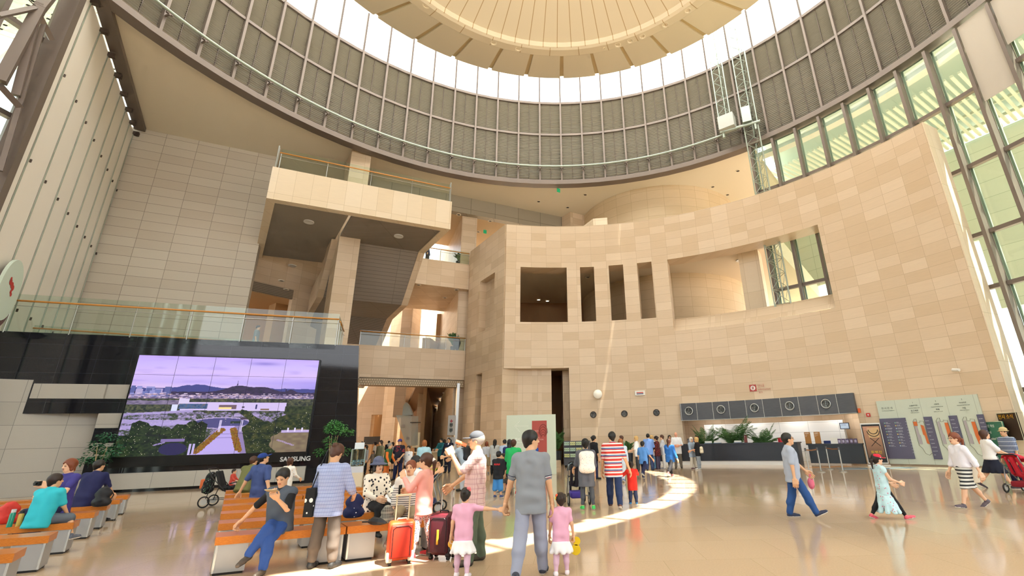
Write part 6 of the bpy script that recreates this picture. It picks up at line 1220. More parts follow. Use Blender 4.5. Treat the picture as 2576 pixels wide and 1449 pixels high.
st('greenwoman', 'woman in a bright green shirt and denim shorts seen from behind', (1290, 1244), (1296, 1106), yaw=-8, legs=((2, 4, 2), (-4, 4, 4)), arms=((14, 12, 60, -20), (14, 12, 60, -20)), hair=('brown', 'bun'), top=(c_('bright_green', '#22b060'), .55, .10, .045), bottom=('shorts', c_('denim_shorts', '#4a7cb0'), .3), shoes='#c8323a', skin='#e2b592')
st('blackteeboy', 'boy in a black sweatshirt with red lettering and blue shorts', (1252, 1252), (1246, 1136), yaw=-14, hmax=1.5, arms=((20, 12, 80, -14), (20, 12, 80, -14)), hair=('black', 'crop'), top=(c_('black_sweat', '#16161c'), .95, .06, .03), bottom=('shorts', c_('blue_shorts', '#3f86c8'), .68), shoes='#3a4a7a', hat=('cap', c_('cap_black', '#1b1b20')))
o = PEOPLE['blackteeboy']; b = MB()
for i in range(5): b.par(o['T'](-.09+.04*i, -.118, .70*o['s']), (.028, 0, .006*((-1)**i)), (0, -.006, 0), (0, 0, .05))
b.build('red_print', mat('print_red', '#c8262c', .7), o['root'])
st('smallgirl', 'small girl in a black dress holding a turquoise pouch', (1264, 1240), (1265, 1141), yaw=140, hmax=1.25, hair=('dark', 'bun'), top=(dots('black_white_print', '#1c1c20', '#e2e2dc', 16, .22), .5, .1, .02), bottom=('flare', c_('grey_skirt', '#57524e'), .25, .05), shoes='#5d6474')
st('bluecapwoman', 'person in royal blue with a blue cap partly hidden by the man in grey polo', (1340, 1226), (1342, 1106), yaw=-40, hair=('black', 'crop'), hat=('cap', c_('cap_dark_blue', '#23376e')), top=(c_('royal_blue', '#1d4a9e'), .9, .06, .04), bottom=('pants', c_('dark_slacks', '#2c3038'), 1.0), shoes='#222222')
# --- middle ground, right
GKN = c_('grey_knit', '#5c5e66')
bw = st('backpackwoman', 'woman in a grey tunic with a white patterned backpack pushing a stroller', (1478, 1282), (1484, 1104), yaw=6, legs=((4, 2, 4), (-6, 4, 4)), arms=((24, 14, 58, 10), (6, 8, 20, 4)), hair=('black', 'bun'), top=(GKN, .6, .15, .03), bottom=('tights', c_('charcoal_leggings', '#4c5058'), .93), shoes='#3ac25a', fat=1.05)
def backpack(name, P, label, col, strap='#d8dce6', sz=1., print_=None, par=None):
    r = root(name, tuple(P['world'](A3(0, 0, 0))), P.get('yaw', 0), label=label, cat='backpack'); r.matrix_world = P['root'].matrix_basis
    c = P['T'](0, -.185*1, (P['shz']+P['hipz'])/2+.02); k = .17*sz
    pr = [('rc', c+A3(-.6*k, 0, k*.9), c+A3(.6*k, 0, k*.9), .55*k, .55*k, .05), ('rc', c+A3(-.65*k, 0, -k), c+A3(.65*k, 0, -k), .6*k, .6*k, .05), ('rc', c+A3(-.65*k, 0, k), c+A3(-.65*k, 0, -k), .5*k, .5*k, .05), ('rc', c+A3(.65*k, 0, k), c+A3(.65*k, 0, -k), .5*k, .5*k, .05), ('rc', c+A3(0, 0, k), c-A3(0, 0, k), .6*k, .65*k, .05), ('rc', c+A3(-.3*k, -.3*k, -.8*k), c+A3(.3*k, -.3*k, -.8*k), .4*k, .4*k, .04)]
    place('bag_body', npmesh('bag_body', [snets(pr, c-A3(.25, .2, .35), c+A3(.25, .2, .35), .016)], col), r)
    for sd in (-1, 1):
        b = MB(); b.path([c+A3(sd*.09, .06, k*1.1), P['T'](sd*.085, -.06, P['shz']-.0), P['T'](sd*.09, .03, P['shz']+.01), P['T'](sd*.10, .12, P['shz']-.12), P['T'](sd*.13, .10, P['shz']-.28), c+A3(sd*.11, .04, -k)], .016, 5); b.build('strap', cloth('strap'+strap, strap), r)
    return r
backpack('backpack', bw, 'white backpack with small colourful drawings on the back of the woman in grey', dots('bag_print', '#ece4dc', '#c05a50', 30, .18, '#4a6aa8'), sz=.92)
STR = stripes('red_white_stripe', '#c93a30', '#e6e2e2', .085, .62, extra='#5c6f9c')
sm_ = st('stripedman', 'man in a red and white striped polo holding a toddler by the hand', (1548, 1277), (1537, 1084), yaw=-6, legs=((16, 2, 4), (-14, 2, 12)), arms=((6, 12, 14, 8), (2, 22, 8, 20)), hy=20, hair=('black', 'short'), top=(STR, .44, .07, .03), bottom=('pants', c_('dark_jeans', '#1c2f58'), 1.0), shoes='#6a4436', footp=(0, 25), fat=1.1)
st('redchild', 'toddler in a bright red top holding the hand of the man in stripes', (1594, 1268), (1598, 1162), yaw=0, hmax=1.1, legs=((2, 3, 2), (-4, 3, 4)), arms=((20, 50, 150, 20), (60, 20, 150, -50)), hair=('dark', 'short'), top=(c_('bright_red', '#d62a1e'), .95, .12, .03), bottom=('pants', c_('indigo_pants', '#2c3a5c'), 1.0), shoes='#2a86c8')
st('gingerwoman', 'woman with long curly ginger hair in a white jacket walking away', (1567, 1212), (1573, 1103), yaw=-20, legs=((14, 2, 4), (-18, 2, 14)), hair=('ginger', 'curly'), top=(c_('white_denim', '#c9d6e8'), .95, .05, .03), bottom=('pants', c_('pale_jeans', '#c6ccd6'), 1.0), shoes='#3c68b0', footp=(0, 25))
bun = st('dkhead', 'woman in dark clothes with her hair up behind the woman with the backpack', (1497, 1205), (1497, 1096), yaw=-60, hair=('black', 'bun'), top=(c_('black_sweat', '#16161c'), .6, .06, .02), bottom=('pants', c_('navy_cloth', '#1b2148'), 1.0), shoes='#222222')
st('blondwoman', 'blond woman in a white tee with backpack straps at the counter', (1606, 1185), (1604, 1097), yaw=70, arms=((14, 10, 70, -14), (14, 10, 70, -14)), hair=('blond', 'bob'), top=(c_('white_tee', '#e6e8ee'), .5, .06, .025), bottom=('pants', c_('dark_slacks', '#2c3038'), 1.0), shoes='#222222', skin='#e8bb9c')
st('shortblond', 'fair-haired woman in teal behind the woman with ginger curls', (1568, 1185), (1568, 1096), yaw=100, hair=('brown', 'bob'), top=(c_('teal_top', '#3a9a8a'), .5, .06, .025), bottom=('pants', c_('dark_slacks', '#2c3038'), 1.0), shoes='#222222', skin='#e8bb9c')
st('blueboy', 'boy in a two-tone blue shirt running toward the counter', (1622, 1204), (1614, 1109), yaw=-30, hmax=1.6, legs=((20, 2, 20), (-30, 2, 30)), arms=((20, 24, 60, 20), (4, 26, 40, 20)), hair=('black', 'short'), top=(c_('sky_blue', '#5a94dc'), .45, .07, .03), bottom=('pants', c_('navy_cloth', '#1b2148'), 1.0), shoes='#5d6474', footp=(0, 30))
st('blueshirtman', 'man in a light blue shirt and jeans at the counter with his back turned', (1636, 1184), (1626, 1091), yaw=-14, arms=((20, 10, 80, -16), (20, 10, 80, -16)), lean=6, hair=('black', 'crop'), top=(c_('oxford_blue', '#6c93d6'), .8, .05, .03), bottom=('pants', c_('dark_jeans', '#1c2f58'), 1.0), shoes='#222222')
st('paleblond', 'fair-haired woman just right of the man in the light blue shirt', (1645, 1182), (1645, 1095), yaw=-60, hair=('blond', 'bob'), top=(c_('pale_jeans', '#c6ccd6'), .5, .06, .025), bottom=('pants', c_('sky_jeans', '#5f8cae'), 1.0), shoes='#8a8a90', skin='#e8bb9c')
st('redplaid', 'woman in a dark red patterned blouse beside the counter', (1657, 1182), (1654, 1097), yaw=60, hair=('dark', 'bun'), top=(dots('dark_red_pattern', '#2a1418', '#b03030', 26, .35), .5, .07, .03), bottom=('pants', c_('purple_slacks', '#4a4258'), 1.0), shoes='#6a4436', arms=((6, 10, 30, 0), (4, 10, 12, 0)))
mp = st('mapreader', 'person with brown hair holding an open leaflet at the counter', (1672, 1180), (1674, 1094), yaw=80, arms=((30, 10, 80, -10), (30, 10, 80, -10)), hair=('brown', 'short'), top=(c_('pale_jeans', '#c6ccd6'), .5, .06, .025), bottom=('pants', c_('white_pants', '#d8d6d2'), 1.0), shoes='#8a8a90', skin='#e8bb9c')
cw = st('cardiganwoman', 'woman with long brown hair in a blue cardigan and black trousers walking right', (1690, 1199), (1684, 1102), yaw=-42, legs=((18, 2, 4), (-26, 2, 22)), arms=((20, 14, 90, 10), (-8, 20, -2, 26)), hair=('brown', 'long'), top=(c_('cobalt_cardigan', '#2468b8'), .95, .08, .04), bottom=('pants', c_('black_cloth', '#15151a'), .9), shoes='#8c4a4a', footp=(0, 35))
st('clerk', 'dark-haired woman behind the counter between two visitors', (1690, 1168), (1688, 1095), yaw=180, hair=('black', 'long'), top=(c_('white_blouse', '#ddd8cc'), .6, .06, .02), bottom=('pants', c_('dark_slacks', '#2c3038'), 1.0), shoes='#222222')
st('whitehairman', 'bald man in a white shirt and brown trousers leaning at the counter', (1708, 1178), (1705, 1087), yaw=168, arms=((10, 16, 80, -34), (10, 16, 80, -34)), hp=22, hair=('white', 'bald'), top=(c_('white_shirt', '#e4e6ea'), .5, .08, .03), bottom=('pants', c_('brown_slacks', '#6c6459'), 1.0), shoes='#4a4036', skin='#e2a488', fat=1.08)
st('greylady', 'elderly woman with white hair in a pale grey top and cream trousers', (1746, 1180), (1741, 1100), yaw=-150, arms=((14, 10, 70, -14), (14, 10, 70, -14)), hair=('white', 'bob'), top=(c_('pale_grey_blue', '#9fb0c4'), .6, .1, .03), bottom=('pants', c_('cream_trousers', '#d6cebf'), .96), shoes='#5a3038', skin='#e8bb9c')
tw = st('totewoman', 'woman with light brown hair in grey trousers carrying a cream tote bag', (1760, 1181), (1752, 1100), yaw=60, arms=((20, 8, 70, -4), (20, 8, 70, -10)), hair=('blond', 'bob'), top=(c_('black_tee', '#121318'), .45, .06, .025), bottom=('pants', c_('grey_trousers', '#8c949c'), 1.0), shoes='#d8d8d4', skin='#e2a888')
g = polar(WC, 19.75, 23.0); person('counterstaff', 'staff member sitting low behind the information counter, only the head showing', g, 1.55, yaw=170, sit=.5, legs=SITL, hair=('black', 'short'), top=(c_('wine_top', '#4c2430'), .6, .05, .02), bottom=('pants', c_('dark_slacks', '#2c3038'), 1.0), shoes='#222222')
# --- right foreground
wm = st('walkingman', 'man in a light grey polo and jeans striding to the right with a pink bag', (2012, 1303), (1993, 1087), yaw=-104, legs=((-8, 2, 8), (24, 2, 2)), arms=((28, 10, 44, 4), (-4, 10, 0, 6)), fat=1.16, hair=('black', 'short'), top=(c_('light_grey_polo', '#a9b2c4'), .44, .05, .03), bottom=('pants', c_('mid_jeans', '#28508c'), .98), shoes='#28304c', glasses=True, footp=(0, -24), hp=-8)
HANDL = wm['hand'][-1]
b = MB(); b.ball((0, 0, 0), .09, 12, 0, (.8, .5, 1.3)); b.cyl((0, 0, .1), (0, 0, .18), .02, .03, n=8); place('pink_bag', b.mesh('pink_bag', dots('pink_cloth', '#e0728c', '#c94a6a', 14, .3), smooth=True), None, tuple(HANDL+A3(.0, 0, -.17)), label='small crumpled pink bag hanging from the hand of the walking man', cat='bag')
RCAP = dots('cap_red_dots', '#d0243c', '#efe6e6', 16, .28); LBD = dots('aqua_floral', '#bfe0e8', '#d0849a', 18, .22)
rg = st('redcapgirl', 'girl in a pale aqua flowered dress and red dotted cap striding to the right', (2238, 1305), (2212, 1134), yaw=-93, legs=((-24, 3, 10), (28, 3, 0)), arms=((20, 10, 60, -10), (24, 10, 70, -10)), hair=('dark', 'pony'), hat=('cap', RCAP), top=(LBD, .12, .06, .02), bottom=('flare', LBD, .36, .12), under=(c_('black_cloth', '#15151a'), .93), shoes='#e05a6c', footp=(20, -12), hmax=1.3, skin='#e6b898')
BWS = stripes('bw_skirt', '#d9d9d4', '#1f2228', .075, .55)
rw = st('skirtwoman', 'woman in a white blouse and black and white striped skirt walking to the left', (2450, 1277), (2424, 1083), yaw=86, legs=((22, 2, 2), (-24, 2, 12)), arms=((-22, 14, -6, 14), (10, 12, 24, 8)), hair=('auburn', 'pony'), top=(c_('white_linen', '#e6e4ee'), .72, -.075, .03), bottom=('skirt', BWS, .27, .0), shoes='#5c5058', footp=(-8, 35), skin='#e0b494', glasses=True)
sg = st('sunglasseswoman', 'woman in a white top and navy skirt with sunglasses pushing a red stroller', (2515, 1229), (2500, 1077), yaw=-112, legs=((-22, 2, 16), (22, 2, 2)), arms=((36, 10, 62, 4), (36, 10, 62, 4)), hp=-10, hair=('brown', 'long'), top=(c_('white_top', '#ececec'), .45, -.03, .04), bottom=('skirt', c_('navy_skirt', '#14182c'), .26), shoes='#3a2e34', glasses='sun', footp=(30, 0), skin='#e6b896')
st('hatboy', 'boy in a plaid shirt and straw fedora with a backpack at the right edge', (2568, 1224), (2556, 1072), yaw=96, hmax=1.62, hair=('black', 'crop'), hat=('fedora', c_('straw', '#c2ae82')), top=(plaid('plaid_blue_grey', '#8c9ab4', '#3c4a6c', '#dfe4ee', .04), .5, .06, .03), bottom=('pants', c_('navy_cloth', '#1b2148'), 1.0), shoes='#c9ccd0')
# --- people on the upper levels
g = onpl(642, 860, SP+N1*4.2, D1); hgt = dep(645, 787, g)-(ST-.35); person('terraceman', 'man in a grey shirt and jeans walking on the terrace behind the glass', g, min(1.8, hgt), yaw=-70, z0=ST-.07, hair=('black', 'crop'), top=(c_('grey_tee', '#7d8890'), .5, .06, .02), bottom=('pants', c_('steel_jeans', '#465a74'), 1.0), shoes='#222222', legs=((14, 2, 4), (-14, 2, 10)))
g = onpl(1074, 660, BP+NG*.9, DG); person('bridgeperson', 'person in navy leaning on the rail of the upper bridge', g, 1.7, yaw=150, z0=15.75, hair=('black', 'short'), lean=12, top=(c_('navy_top', '#1f2f66'), .9, .1, .03), bottom=('pants', c_('dark_navy', '#1c2133'), 1.0), shoes='#222222')
# ================================================================ PROPS
# luggage
q = onz(1003, 1418); suitcase(q, 24, .36, .25, .50, 'orange-red cabin suitcase with cream corners in front of the seated woman', '#e0501c', '#c8341e', '#e4dcc4', .88, '#d8cfae')
q = onz(1112, 1405); suitcase(q, -14, .38, .26, .56, 'dark maroon cabin suitcase with yellow handle held by the man in pink checks', '#5c1220', '#4a0e1a', '#1b1417', .93, '#8a8880', accent='#e0a62c')
# strollers
q = onz(1452, 1268); stroller(q, 8, 'dark grey stroller with purple trim pushed by the woman with the patterned backpack', '#26222c', '#4a3a9a', hood='#6f7f88', sz=1.0, bigw=True)
q = onz(556, 1274); so = stroller(q, -78, 'black stroller hung with bags left of the middle benches', '#1c1c20', '#2a2a30', canopy=False, sz=1.0, frame=mat('black_frame', '#1c1c1e', .4), bigw=True, basket=False)
b = MB(); addr(b, (.02, -.56, .64), (.14, .16, .26), .03); o = b.build('hanging_bag', mat('bag_orange', '#c8602c', .6), None, smooth=True, ang=50); o.matrix_world = so.matrix_basis; tag(o, label='orange leather bag hanging behind the black stroller', cat='bag')
pr = [('rc', A3(0, -.42, .85), A3(.02, -.44, .5), .12, .15, .05)]; o = place('hanging_bag', npmesh('bag', [snets(pr, (-.3, -.7, .2), (.3, -.1, 1.1), .02, wr=.01)], dots('black_floral_bag', '#15161a', '#3f6a4a', 20, .3, '#8a8f94'))); o.matrix_world = so.matrix_basis; tag(o, label='black floral cloth bag hanging on the handle of the black stroller', cat='bag')
bb_ = onz(574, 1262); person('baby', 'baby in a pink and red outfit sitting in the black stroller', (bb_[0], bb_[1], 0), .78, yaw=-78, sit=.5, legs=((80, 10, 40), (80, 10, 40)), arms=((30, 10, 60, 0), (30, 10, 60, 0)), hair=('dark', 'short'), top=(cloth('red_top', '#c8483c'), .8, .06, .02), bottom=('pants', cloth('rose_pants', '#c9a0a0'), 1.0), shoes='#8a8a90', res=.018)
q = onz(1068, 1290); stroller(q, 95, 'stroller with yellow-green canopy behind the seated woman in stripes', '#2c3040', '#23305a', hood='#c4c832', sz=1.0)
q = onz(2582, 1240); stroller(q, -70, 'bright red stroller pushed by the woman in sunglasses', '#c01c30', '#8c1424', hood='#c8203a', sz=.9)
q = onz(1306, 1240); stroller(q, -20, 'small dark stroller beside the boy in the black sweatshirt', '#1c1c22', '#2a2a30', canopy=False, sz=.7, basket=False)
# bags on and near benches
def bagpack(c, yaw, sz, label, m, name='backpack', cat='backpack', st=True):
    r = root(name, tuple(c), math.radians(yaw), label=label, cat=cat); k = sz
    pr = [('rc', A3(-.35*k, 0, .32*k), A3(.35*k, 0, .32*k), .33*k, .33*k, .1*k), ('rc', A3(-.3*k, 0, .95*k), A3(.3*k, 0, .95*k), .28*k, .28*k, .1*k), ('rc', A3(0, 0, .3*k), A3(0, 0, 1.1*k), .45*k, .4*k, .15*k), ('rc', A3(-.2*k, -.3*k, .35*k), A3(.2*k, -.3*k, .5*k), .16*k, .16*k, .05*k)]
    place('bag_body', npmesh('bag_body', [snets(pr, A3(-1, -.8, -.2)*k, A3(1, .8, 1.8)*k, .016, cuts=[lambda X, Y, Z: -Z], wr=.004)], m), r)
    if st: b = MB(); b.path([A3(-.12*k, .1*k, 1.4*k), A3(0, .12*k, 1.6*k), A3(.12*k, .1*k, 1.4*k)], .01, 5); b.path([A3(.3*k, .3*k, 1.2*k), A3(.42*k, .52*k, .8*k), A3(.3*k, .38*k, .3*k)], .012, 5); b.build('strap', BLACK, r)
    return r
bagpack(onz(252, 1274, .47), 10, .27, 'black backpack standing on a bench beside the man in navy', mat('backpack_black', '#15161c', .6))
bagpack(onz(888, 1302, .47), 20, .25, 'dark blue bag with white dots leaning beside the woman in the bucket hat', dots('navy_dots', '#1a2250', '#e6e6ea', 16, .16), name='tote_bag', cat='bag')
bagpack(onz(972, 1316, .47), 10, .17, 'checked handbag with maroon straps on the front bench', plaid('bag_tweed', '#8a8a80', '#5c5a54', '#c4c0b0', .03), name='handbag', cat='handbag')
u = root('folded_umbrella', tuple(onz(944, 1322, .47)), math.radians(60), label='black folded umbrella lying on the front bench beside the checked handbag', cat='umbrella')
b = MB(); b.path([(0, -.24, .05), (0, -.1, .06), (0, .05, .06), (0, .18, .04)], [.012, .05, .06, .012], 8); b.build('canopy', mat('umbrella_black', '#1c1c20', .5), u); b = MB(); b.cyl((0, .18, .04), (0, .30, .03), .012, n=8); b.build('handle', BLACK, u)
r = bagpack(onz(12, 1318, .47), 30, .24, 'red shopping bag at the left end of the benches', mat('bag_red', '#c42c22', .6), name='shopping_bag', cat='bag', st=False)
for (u_, v_, c_a, c_b, h_, lab) in ((22, 1326, '#1c8a72', '#c9cccc', .27, 'teal water bottle standing on the left benches'), (45, 1324, '#c4a24a', '#2c2c30', .24, 'clear bottle of yellow drink with dark cap standing on the left benches')):
    r = root('bottle', tuple(onz(u_, v_, .47)), label=lab, cat='bottle'); b = MB(); b.lathe((0, 0, 0), [(.001, 0), (.035, 0), (.036, h_*.75), (.028, h_*.82), (.001, h_*.82)], 14); b.build('bottle_body', mat('bt'+c_a, c_a, .25), r, smooth=True, ang=40); b = MB(); b.lathe((0, 0, h_*.82), [(.001, .0), (.03, 0), (.03, h_*.18), (.001, h_*.18)], 14); b.build('cap', mat('bt'+c_b, c_b, .4), r, smooth=True, ang=40)
# donation case
q = onz(893, 1226); r = root('display_case', tuple(q), math.radians(20), label='clear acrylic donation case full of blue notes beside the dark wall', cat='display case')
b = MB(); b.box((0, 0, .28), (.5, .5, .56)); b.build('base', mat('case_base', '#d6c8b0', .5), r); b = MB(); b.box((0, 0, .68), (.48, .48, .24)); b.build('band', mat('case_band', '#c9cbd4', .5), r)
b = MB()
for x, y, sx, sy in ((0, -.25, .5, .01), (0, .25, .5, .01), (-.25, 0, .01, .5), (.25, 0, .01, .5)): b.box((x, y, 1.12), (sx, sy, .66))
b.build('acrylic', GLASS, r)
b = MB()
for sx in (-1, 1):
    for sy in (-1, 1): b.cyl((sx*.25, sy*.25, .8), (sx*.25, sy*.25, 1.45), .012, n=5)
b.path([(-.25, -.25, 1.45), (.25, -.25, 1.45), (.25, .25, 1.45), (-.25, .25, 1.45)], .01, 5, closed=True); b.build('edges', mat('acrylic_edge', '#b9cdd2', .2), r)
b = MB(); rs = random.Random(4)
for i in range(90): a = rs.uniform(0, 6.3); c = A3(rs.uniform(-.2, .2), rs.uniform(-.2, .2), .84+.2*rs.random()*(1-.0)); e = A3(math.cos(a), math.sin(a), rs.uniform(-.5, .5))*.08; f_ = A3(-math.sin(a), math.cos(a), rs.uniform(-.5, .5))*.04; b.par(c, e, f_, (0, 0, .003), rs.randint(0, 2))
o = b.build('banknotes', [mat('note_blue', '#7fb0d8', .7), mat('note_pale', '#c9dcec', .7), mat('note_teal', '#4a8cb0', .7)], r); o['kind'] = 'stuff'
b = MB(); b.box((0, 0, 1.58), (.36, .02, .24)); b.build('sign_card', mat('card', '#e6eef6', .5), r); text('기부함', .1, mat('card_text', '#3f6fa0', .6), r, q+A3(-.12, -.02, 1.55), (math.cos(.35), math.sin(.35), 0), UP)
# plants
tree(onpl(232, 1215, sw(-1.4, 0, -1.0), D1)*A3(1, 1, 0), 2.35, 'small leafy potted tree left of the video wall', LEAFD, 3, cw=.55, n=800, ch=1.25, low=True, group='potted trees')
tree(onpl(826, 1200, sw(7.35, 0, -.9), D1)*A3(1, 1, 0), 2.75, 'bright green potted tree right of the video wall, behind the woman in blue checks', LEAFB, 5, cw=.55, n=900, ch=1.55, group='potted trees')
for i, (a_, H_p, lab) in enumerate(((22.4, 2.35, 'shorter green palm at the left behind the information counter'), (27.3, 3.3, 'tallest green palm in the middle behind the information counter'), (31.8, 2.35, 'spreading green palm at the right behind the information counter'))):
    palm(polar(WC, 19.72, a_), H_p*.9, 26 if i == 1 else 22, lab, 11+i, .85)
palm(onpl(1140, 880, BP+NG*1.2, DG)*A3(1, 1, 0)+A3(0, 0, 8.45), 1.6, 22, 'spiky green plant in a grey pot on the lower bridge', 21, .8, group='plants on the bridges')
palm(onpl(1154, 655, BP+NG*.9, DG)*A3(1, 1, 0)+A3(0, 0, 15.75), 1.1, 14, 'small dark potted plant on the upper bridge', 22, .7, group='plants on the bridges')
q = onpl(1149, 880, BP+NG*.8, DG)*A3(1, 1, 0)+A3(0, 0, 8.45); b = MB(); b.lathe((0, 0, 0), [(.001, 0), (.2, 0), (.33, .7), (.24, 1.15), (.16, 1.3), (.22, 1.4), (.001, 1.38)], 20); tag(place('urn', b.mesh('urn', BLACK, smooth=True), None, tuple(q)), label='tall black urn beside the spiky plant on the lower bridge', cat='urn')
tr_ = palm(onz(1404, 1172)*A3(1, 1, 0), 1.75, 20, 'green plant in a tall dark blue pot beside the brochure rack', 23, .6, group=None, pot=.9)
palm(polar(WC, 19.2, 8.6)*A3(1, 1, 0), 1.0, 14, 'low green plant behind the man in stripes at the wall', 24, .7, group=None, pot=.7)
b = MB(); b.box((0, 0, .18), (1.0, .8, .36), .1); tag(place('stone_plinth', b.mesh('stone_plinth', STONE), None, tuple(onz(1409, 1176)*A3(1, 1, 0)+A3(-.5, 1.1, 0))), label='low beige stone plinth at the foot of the recess', cat='plinth')
# brochure rack
q0_, q1_ = onz(1419, 1176), onz(1482, 1176); d = (q1_-q0_); L = np.linalg.norm(d); d /= L; nn = A3(d[1], -d[0], 0); r = root('brochure_rack', tuple(q0_), label='grey brochure rack with three rows of pale leaflets', cat='rack'); cg = mat('rack_grey', '#5f6470', .5)
b = MB(); b.par(A3(0, 0, .12), d*L, -nn*.35, (0, 0, 1.38)); b.build('cabinet', cg, r)
for s_0 in (.05, L-.1): b = MB(); b.par(d*s_0, d*.06, -nn*.3, (0, 0, .12)); b.build('foot', BLACK, r)
brc = ['#d9dca0', '#c4dcc4', '#b9d4c8', '#dfe0a8', '#cfe0b8']; k = 0; first = None
for row in range(3):
    b = MB(); b.par(A3(0, 0, .52+.34*row)+nn*.0, d*L, nn*.07, (0, 0, .05)); b.build('shelf', mat('rack_dark', '#3c4050', .5), r)
    for g4 in range(4):
        for j in range(3):
            b = MB(); b.par((0, 0, 0), d*(L*.066), nn*.012, (0, 0, .2)); b.par(nn*.013+A3(0, 0, .08)+d*.012, d*(L*.045), nn*.002, (0, 0, .04), 1); o = b.build('leaflet', [mat('lf'+brc[(g4+row) % 5], brc[(g4+row) % 5], .6), mat('lf_print', '#7f9a6a', .6)]); o.location = tuple(q0_+d*(L*(.03+.245*g4+.073*j))+nn*.02+A3(0, 0, .57+.34*row))
            tag(o, label='pale leaflet in the grey brochure rack, %s row' % ('bottom', 'middle', 'top')[row], cat='leaflet', group='leaflets in the brochure rack, %s row' % ('bottom', 'middle', 'top')[row])
# things on the counters
def sign_stand(az, R, z, w, h, m, label, txt, tm, lean=0):
    X, N = tang(az); p = polar(WC, R, az, z); r = root('counter_sign', tuple(p), label=label, cat='sign'); b = MB(); b.par(-X*w/2, X*w, N*.03, (0, 0, h)); b.build('panel', m, r); b = MB(); b.par(-X*w/2-N*.05, X*w, N*.14, (0, 0, .02)); b.build('foot', BLACK, r)
    for i, tx in enumerate(txt): text(tx, .075 if i == 0 else .04, tm, r, p+N*.035+UP*(h-.1-.07*i)-X*w*.4, X, UP)
MARO = mat('sign_maroon', '#7c3a34', .5); BRON = mat('sign_bronze', '#a5702c', .4)
for a_, lab in ((21.1, 'maroon vertical sign on the counter left of the palms'), (29.3, 'maroon vertical sign on the counter between the palms'), (36.0, 'maroon vertical sign on the counter behind the walking man')): sign_stand(a_, 19.2, 1.16, .17, .42, MARO, lab, ('안', '내', '소'), wt)
sign_stand(38.6, 19.9, 1.03, .30, .62, BRON, 'bronze standing sign on the right counter, left one', ('유모차', 'Stroller', '대여'), wt); sign_stand(40.0, 19.9, 1.03, .30, .62, BRON, 'bronze standing sign on the right counter, right one', ('휠체어', 'Wheelchair', '대여'), wt)
for a_, R, lab in ((23.0, 19.1, 'small white card holder on the counter before the seated staff member'), (24.6, 19.1, 'low white monitor back on the counter'), (28.0, 19.1, 'small white printer and monitor on the counter by the tallest palm')):
    X, N = tang(a_); p = polar(WC, R, a_, 1.16); r = root('desk_monitor', tuple(p), label=lab, cat='monitor'); b = MB(); b.par(-X*.2, X*.4, N*.04, (0, 0, .13)); b.build('panel', WHITE, r); b = MB(); b.par(-X*.22, X*.44, N*.2, (0, 0, .03)); b.build('base', mat('desk_blue', '#4f6a8a', .5), r)
X, N = tang(20.2); p = polar(WC, 19.1, 20.0, 1.16); r = root('picture_frame', tuple(p), label='dark framed picture standing at the left end of the counter', cat='frame'); b = MB(); b.par(-X*.2, X*.4, N*.03, (0, 0, .3)); b.build('frame', BLACK, r); b = MB(); b.par(-X*.16+N*.031+UP*.04, X*.32, N*.004, (0, 0, .22)); b.build('picture', mat('pic_grey', '#8c8a90', .5), r)
X, N = tang(34.8); p = polar(WC, 19.1, 34.9, 1.16); b = MB(); b.box((0, 0, .11), (.2, .16, .22), .3); tag(place('red_box', b.mesh('red_box', mat('box_red', '#c8283c', .5)), None, tuple(p)), label='small red box on the counter right of the palms', cat='box')
X, N = tang(43.6); p = polar(WC, 20.9, 43.4, 1.75); r = root('wall_monitor', tuple(p), label='small white notice screen on a stand at the right of the niche', cat='screen'); b = MB(); b.par(-X*.24, X*.48, N*.04, (0, 0, .34)); b.build('bezel', mat('bezel_grey', '#4a4f5c', .4), r); b = MB(); b.par(-X*.2+N*.041+UP*.04, X*.4, N*.004, (0, 0, .26)); b.build('display', mat('display_pale', '#c4d4ea', .3, emit=.35), r); b = MB(); b.cyl((0, 0, -.75), (0, 0, 0), .02, n=6); b.build('stand', STEEL, r)
text('안내 말씀', .06, TXT, r, p-X*.15+N*.05+UP*.2, X, UP)
for i in range(5):
    a_ = 43.0+.55*i; X, N = tang(a_); p = polar(WC, 19.85, a_, 1.03); b = MB(); b.par(-X*.08, X*.16, -N*.05, (0, 0, .24)); b.par(-X*.05+N*.002+UP*.05, X*.1, N*.002, (0, 0, .13), 1); o = place('brochure', b.mesh('brochure', [mat('br_violet', '#5c4a6c', .5), mat('br_pale', '#b9b0c9', .5)]), None, tuple(p), label='violet brochure standing in the row on the right counter', cat='brochure', group='violet brochures on the right counter')
X, N = tang(42.2); p = polar(WC, 19.85, 42.3, 1.03); b = MB(); b.par(-X*.17, X*.34, N*.03, (0, 0, .30)); tag(place('notice_card', b.mesh('notice_card', WHITE), None, tuple(p)), label='white notice card on the right counter', cat='card')
X, N = tang(41.0); p = polar(WC, 20.4, 41.4, .78); b = MB(); addr(b, (0, 0, .2), (.7, .1, .4), .04, -.7); tag(place('office_chair_back', b.mesh('chair_back', mat('chair_blue', '#2c3f7a', .7), smooth=True, ang=40), None, tuple(p)), label='blue backrest of an office chair behind the right counter', cat='chair')
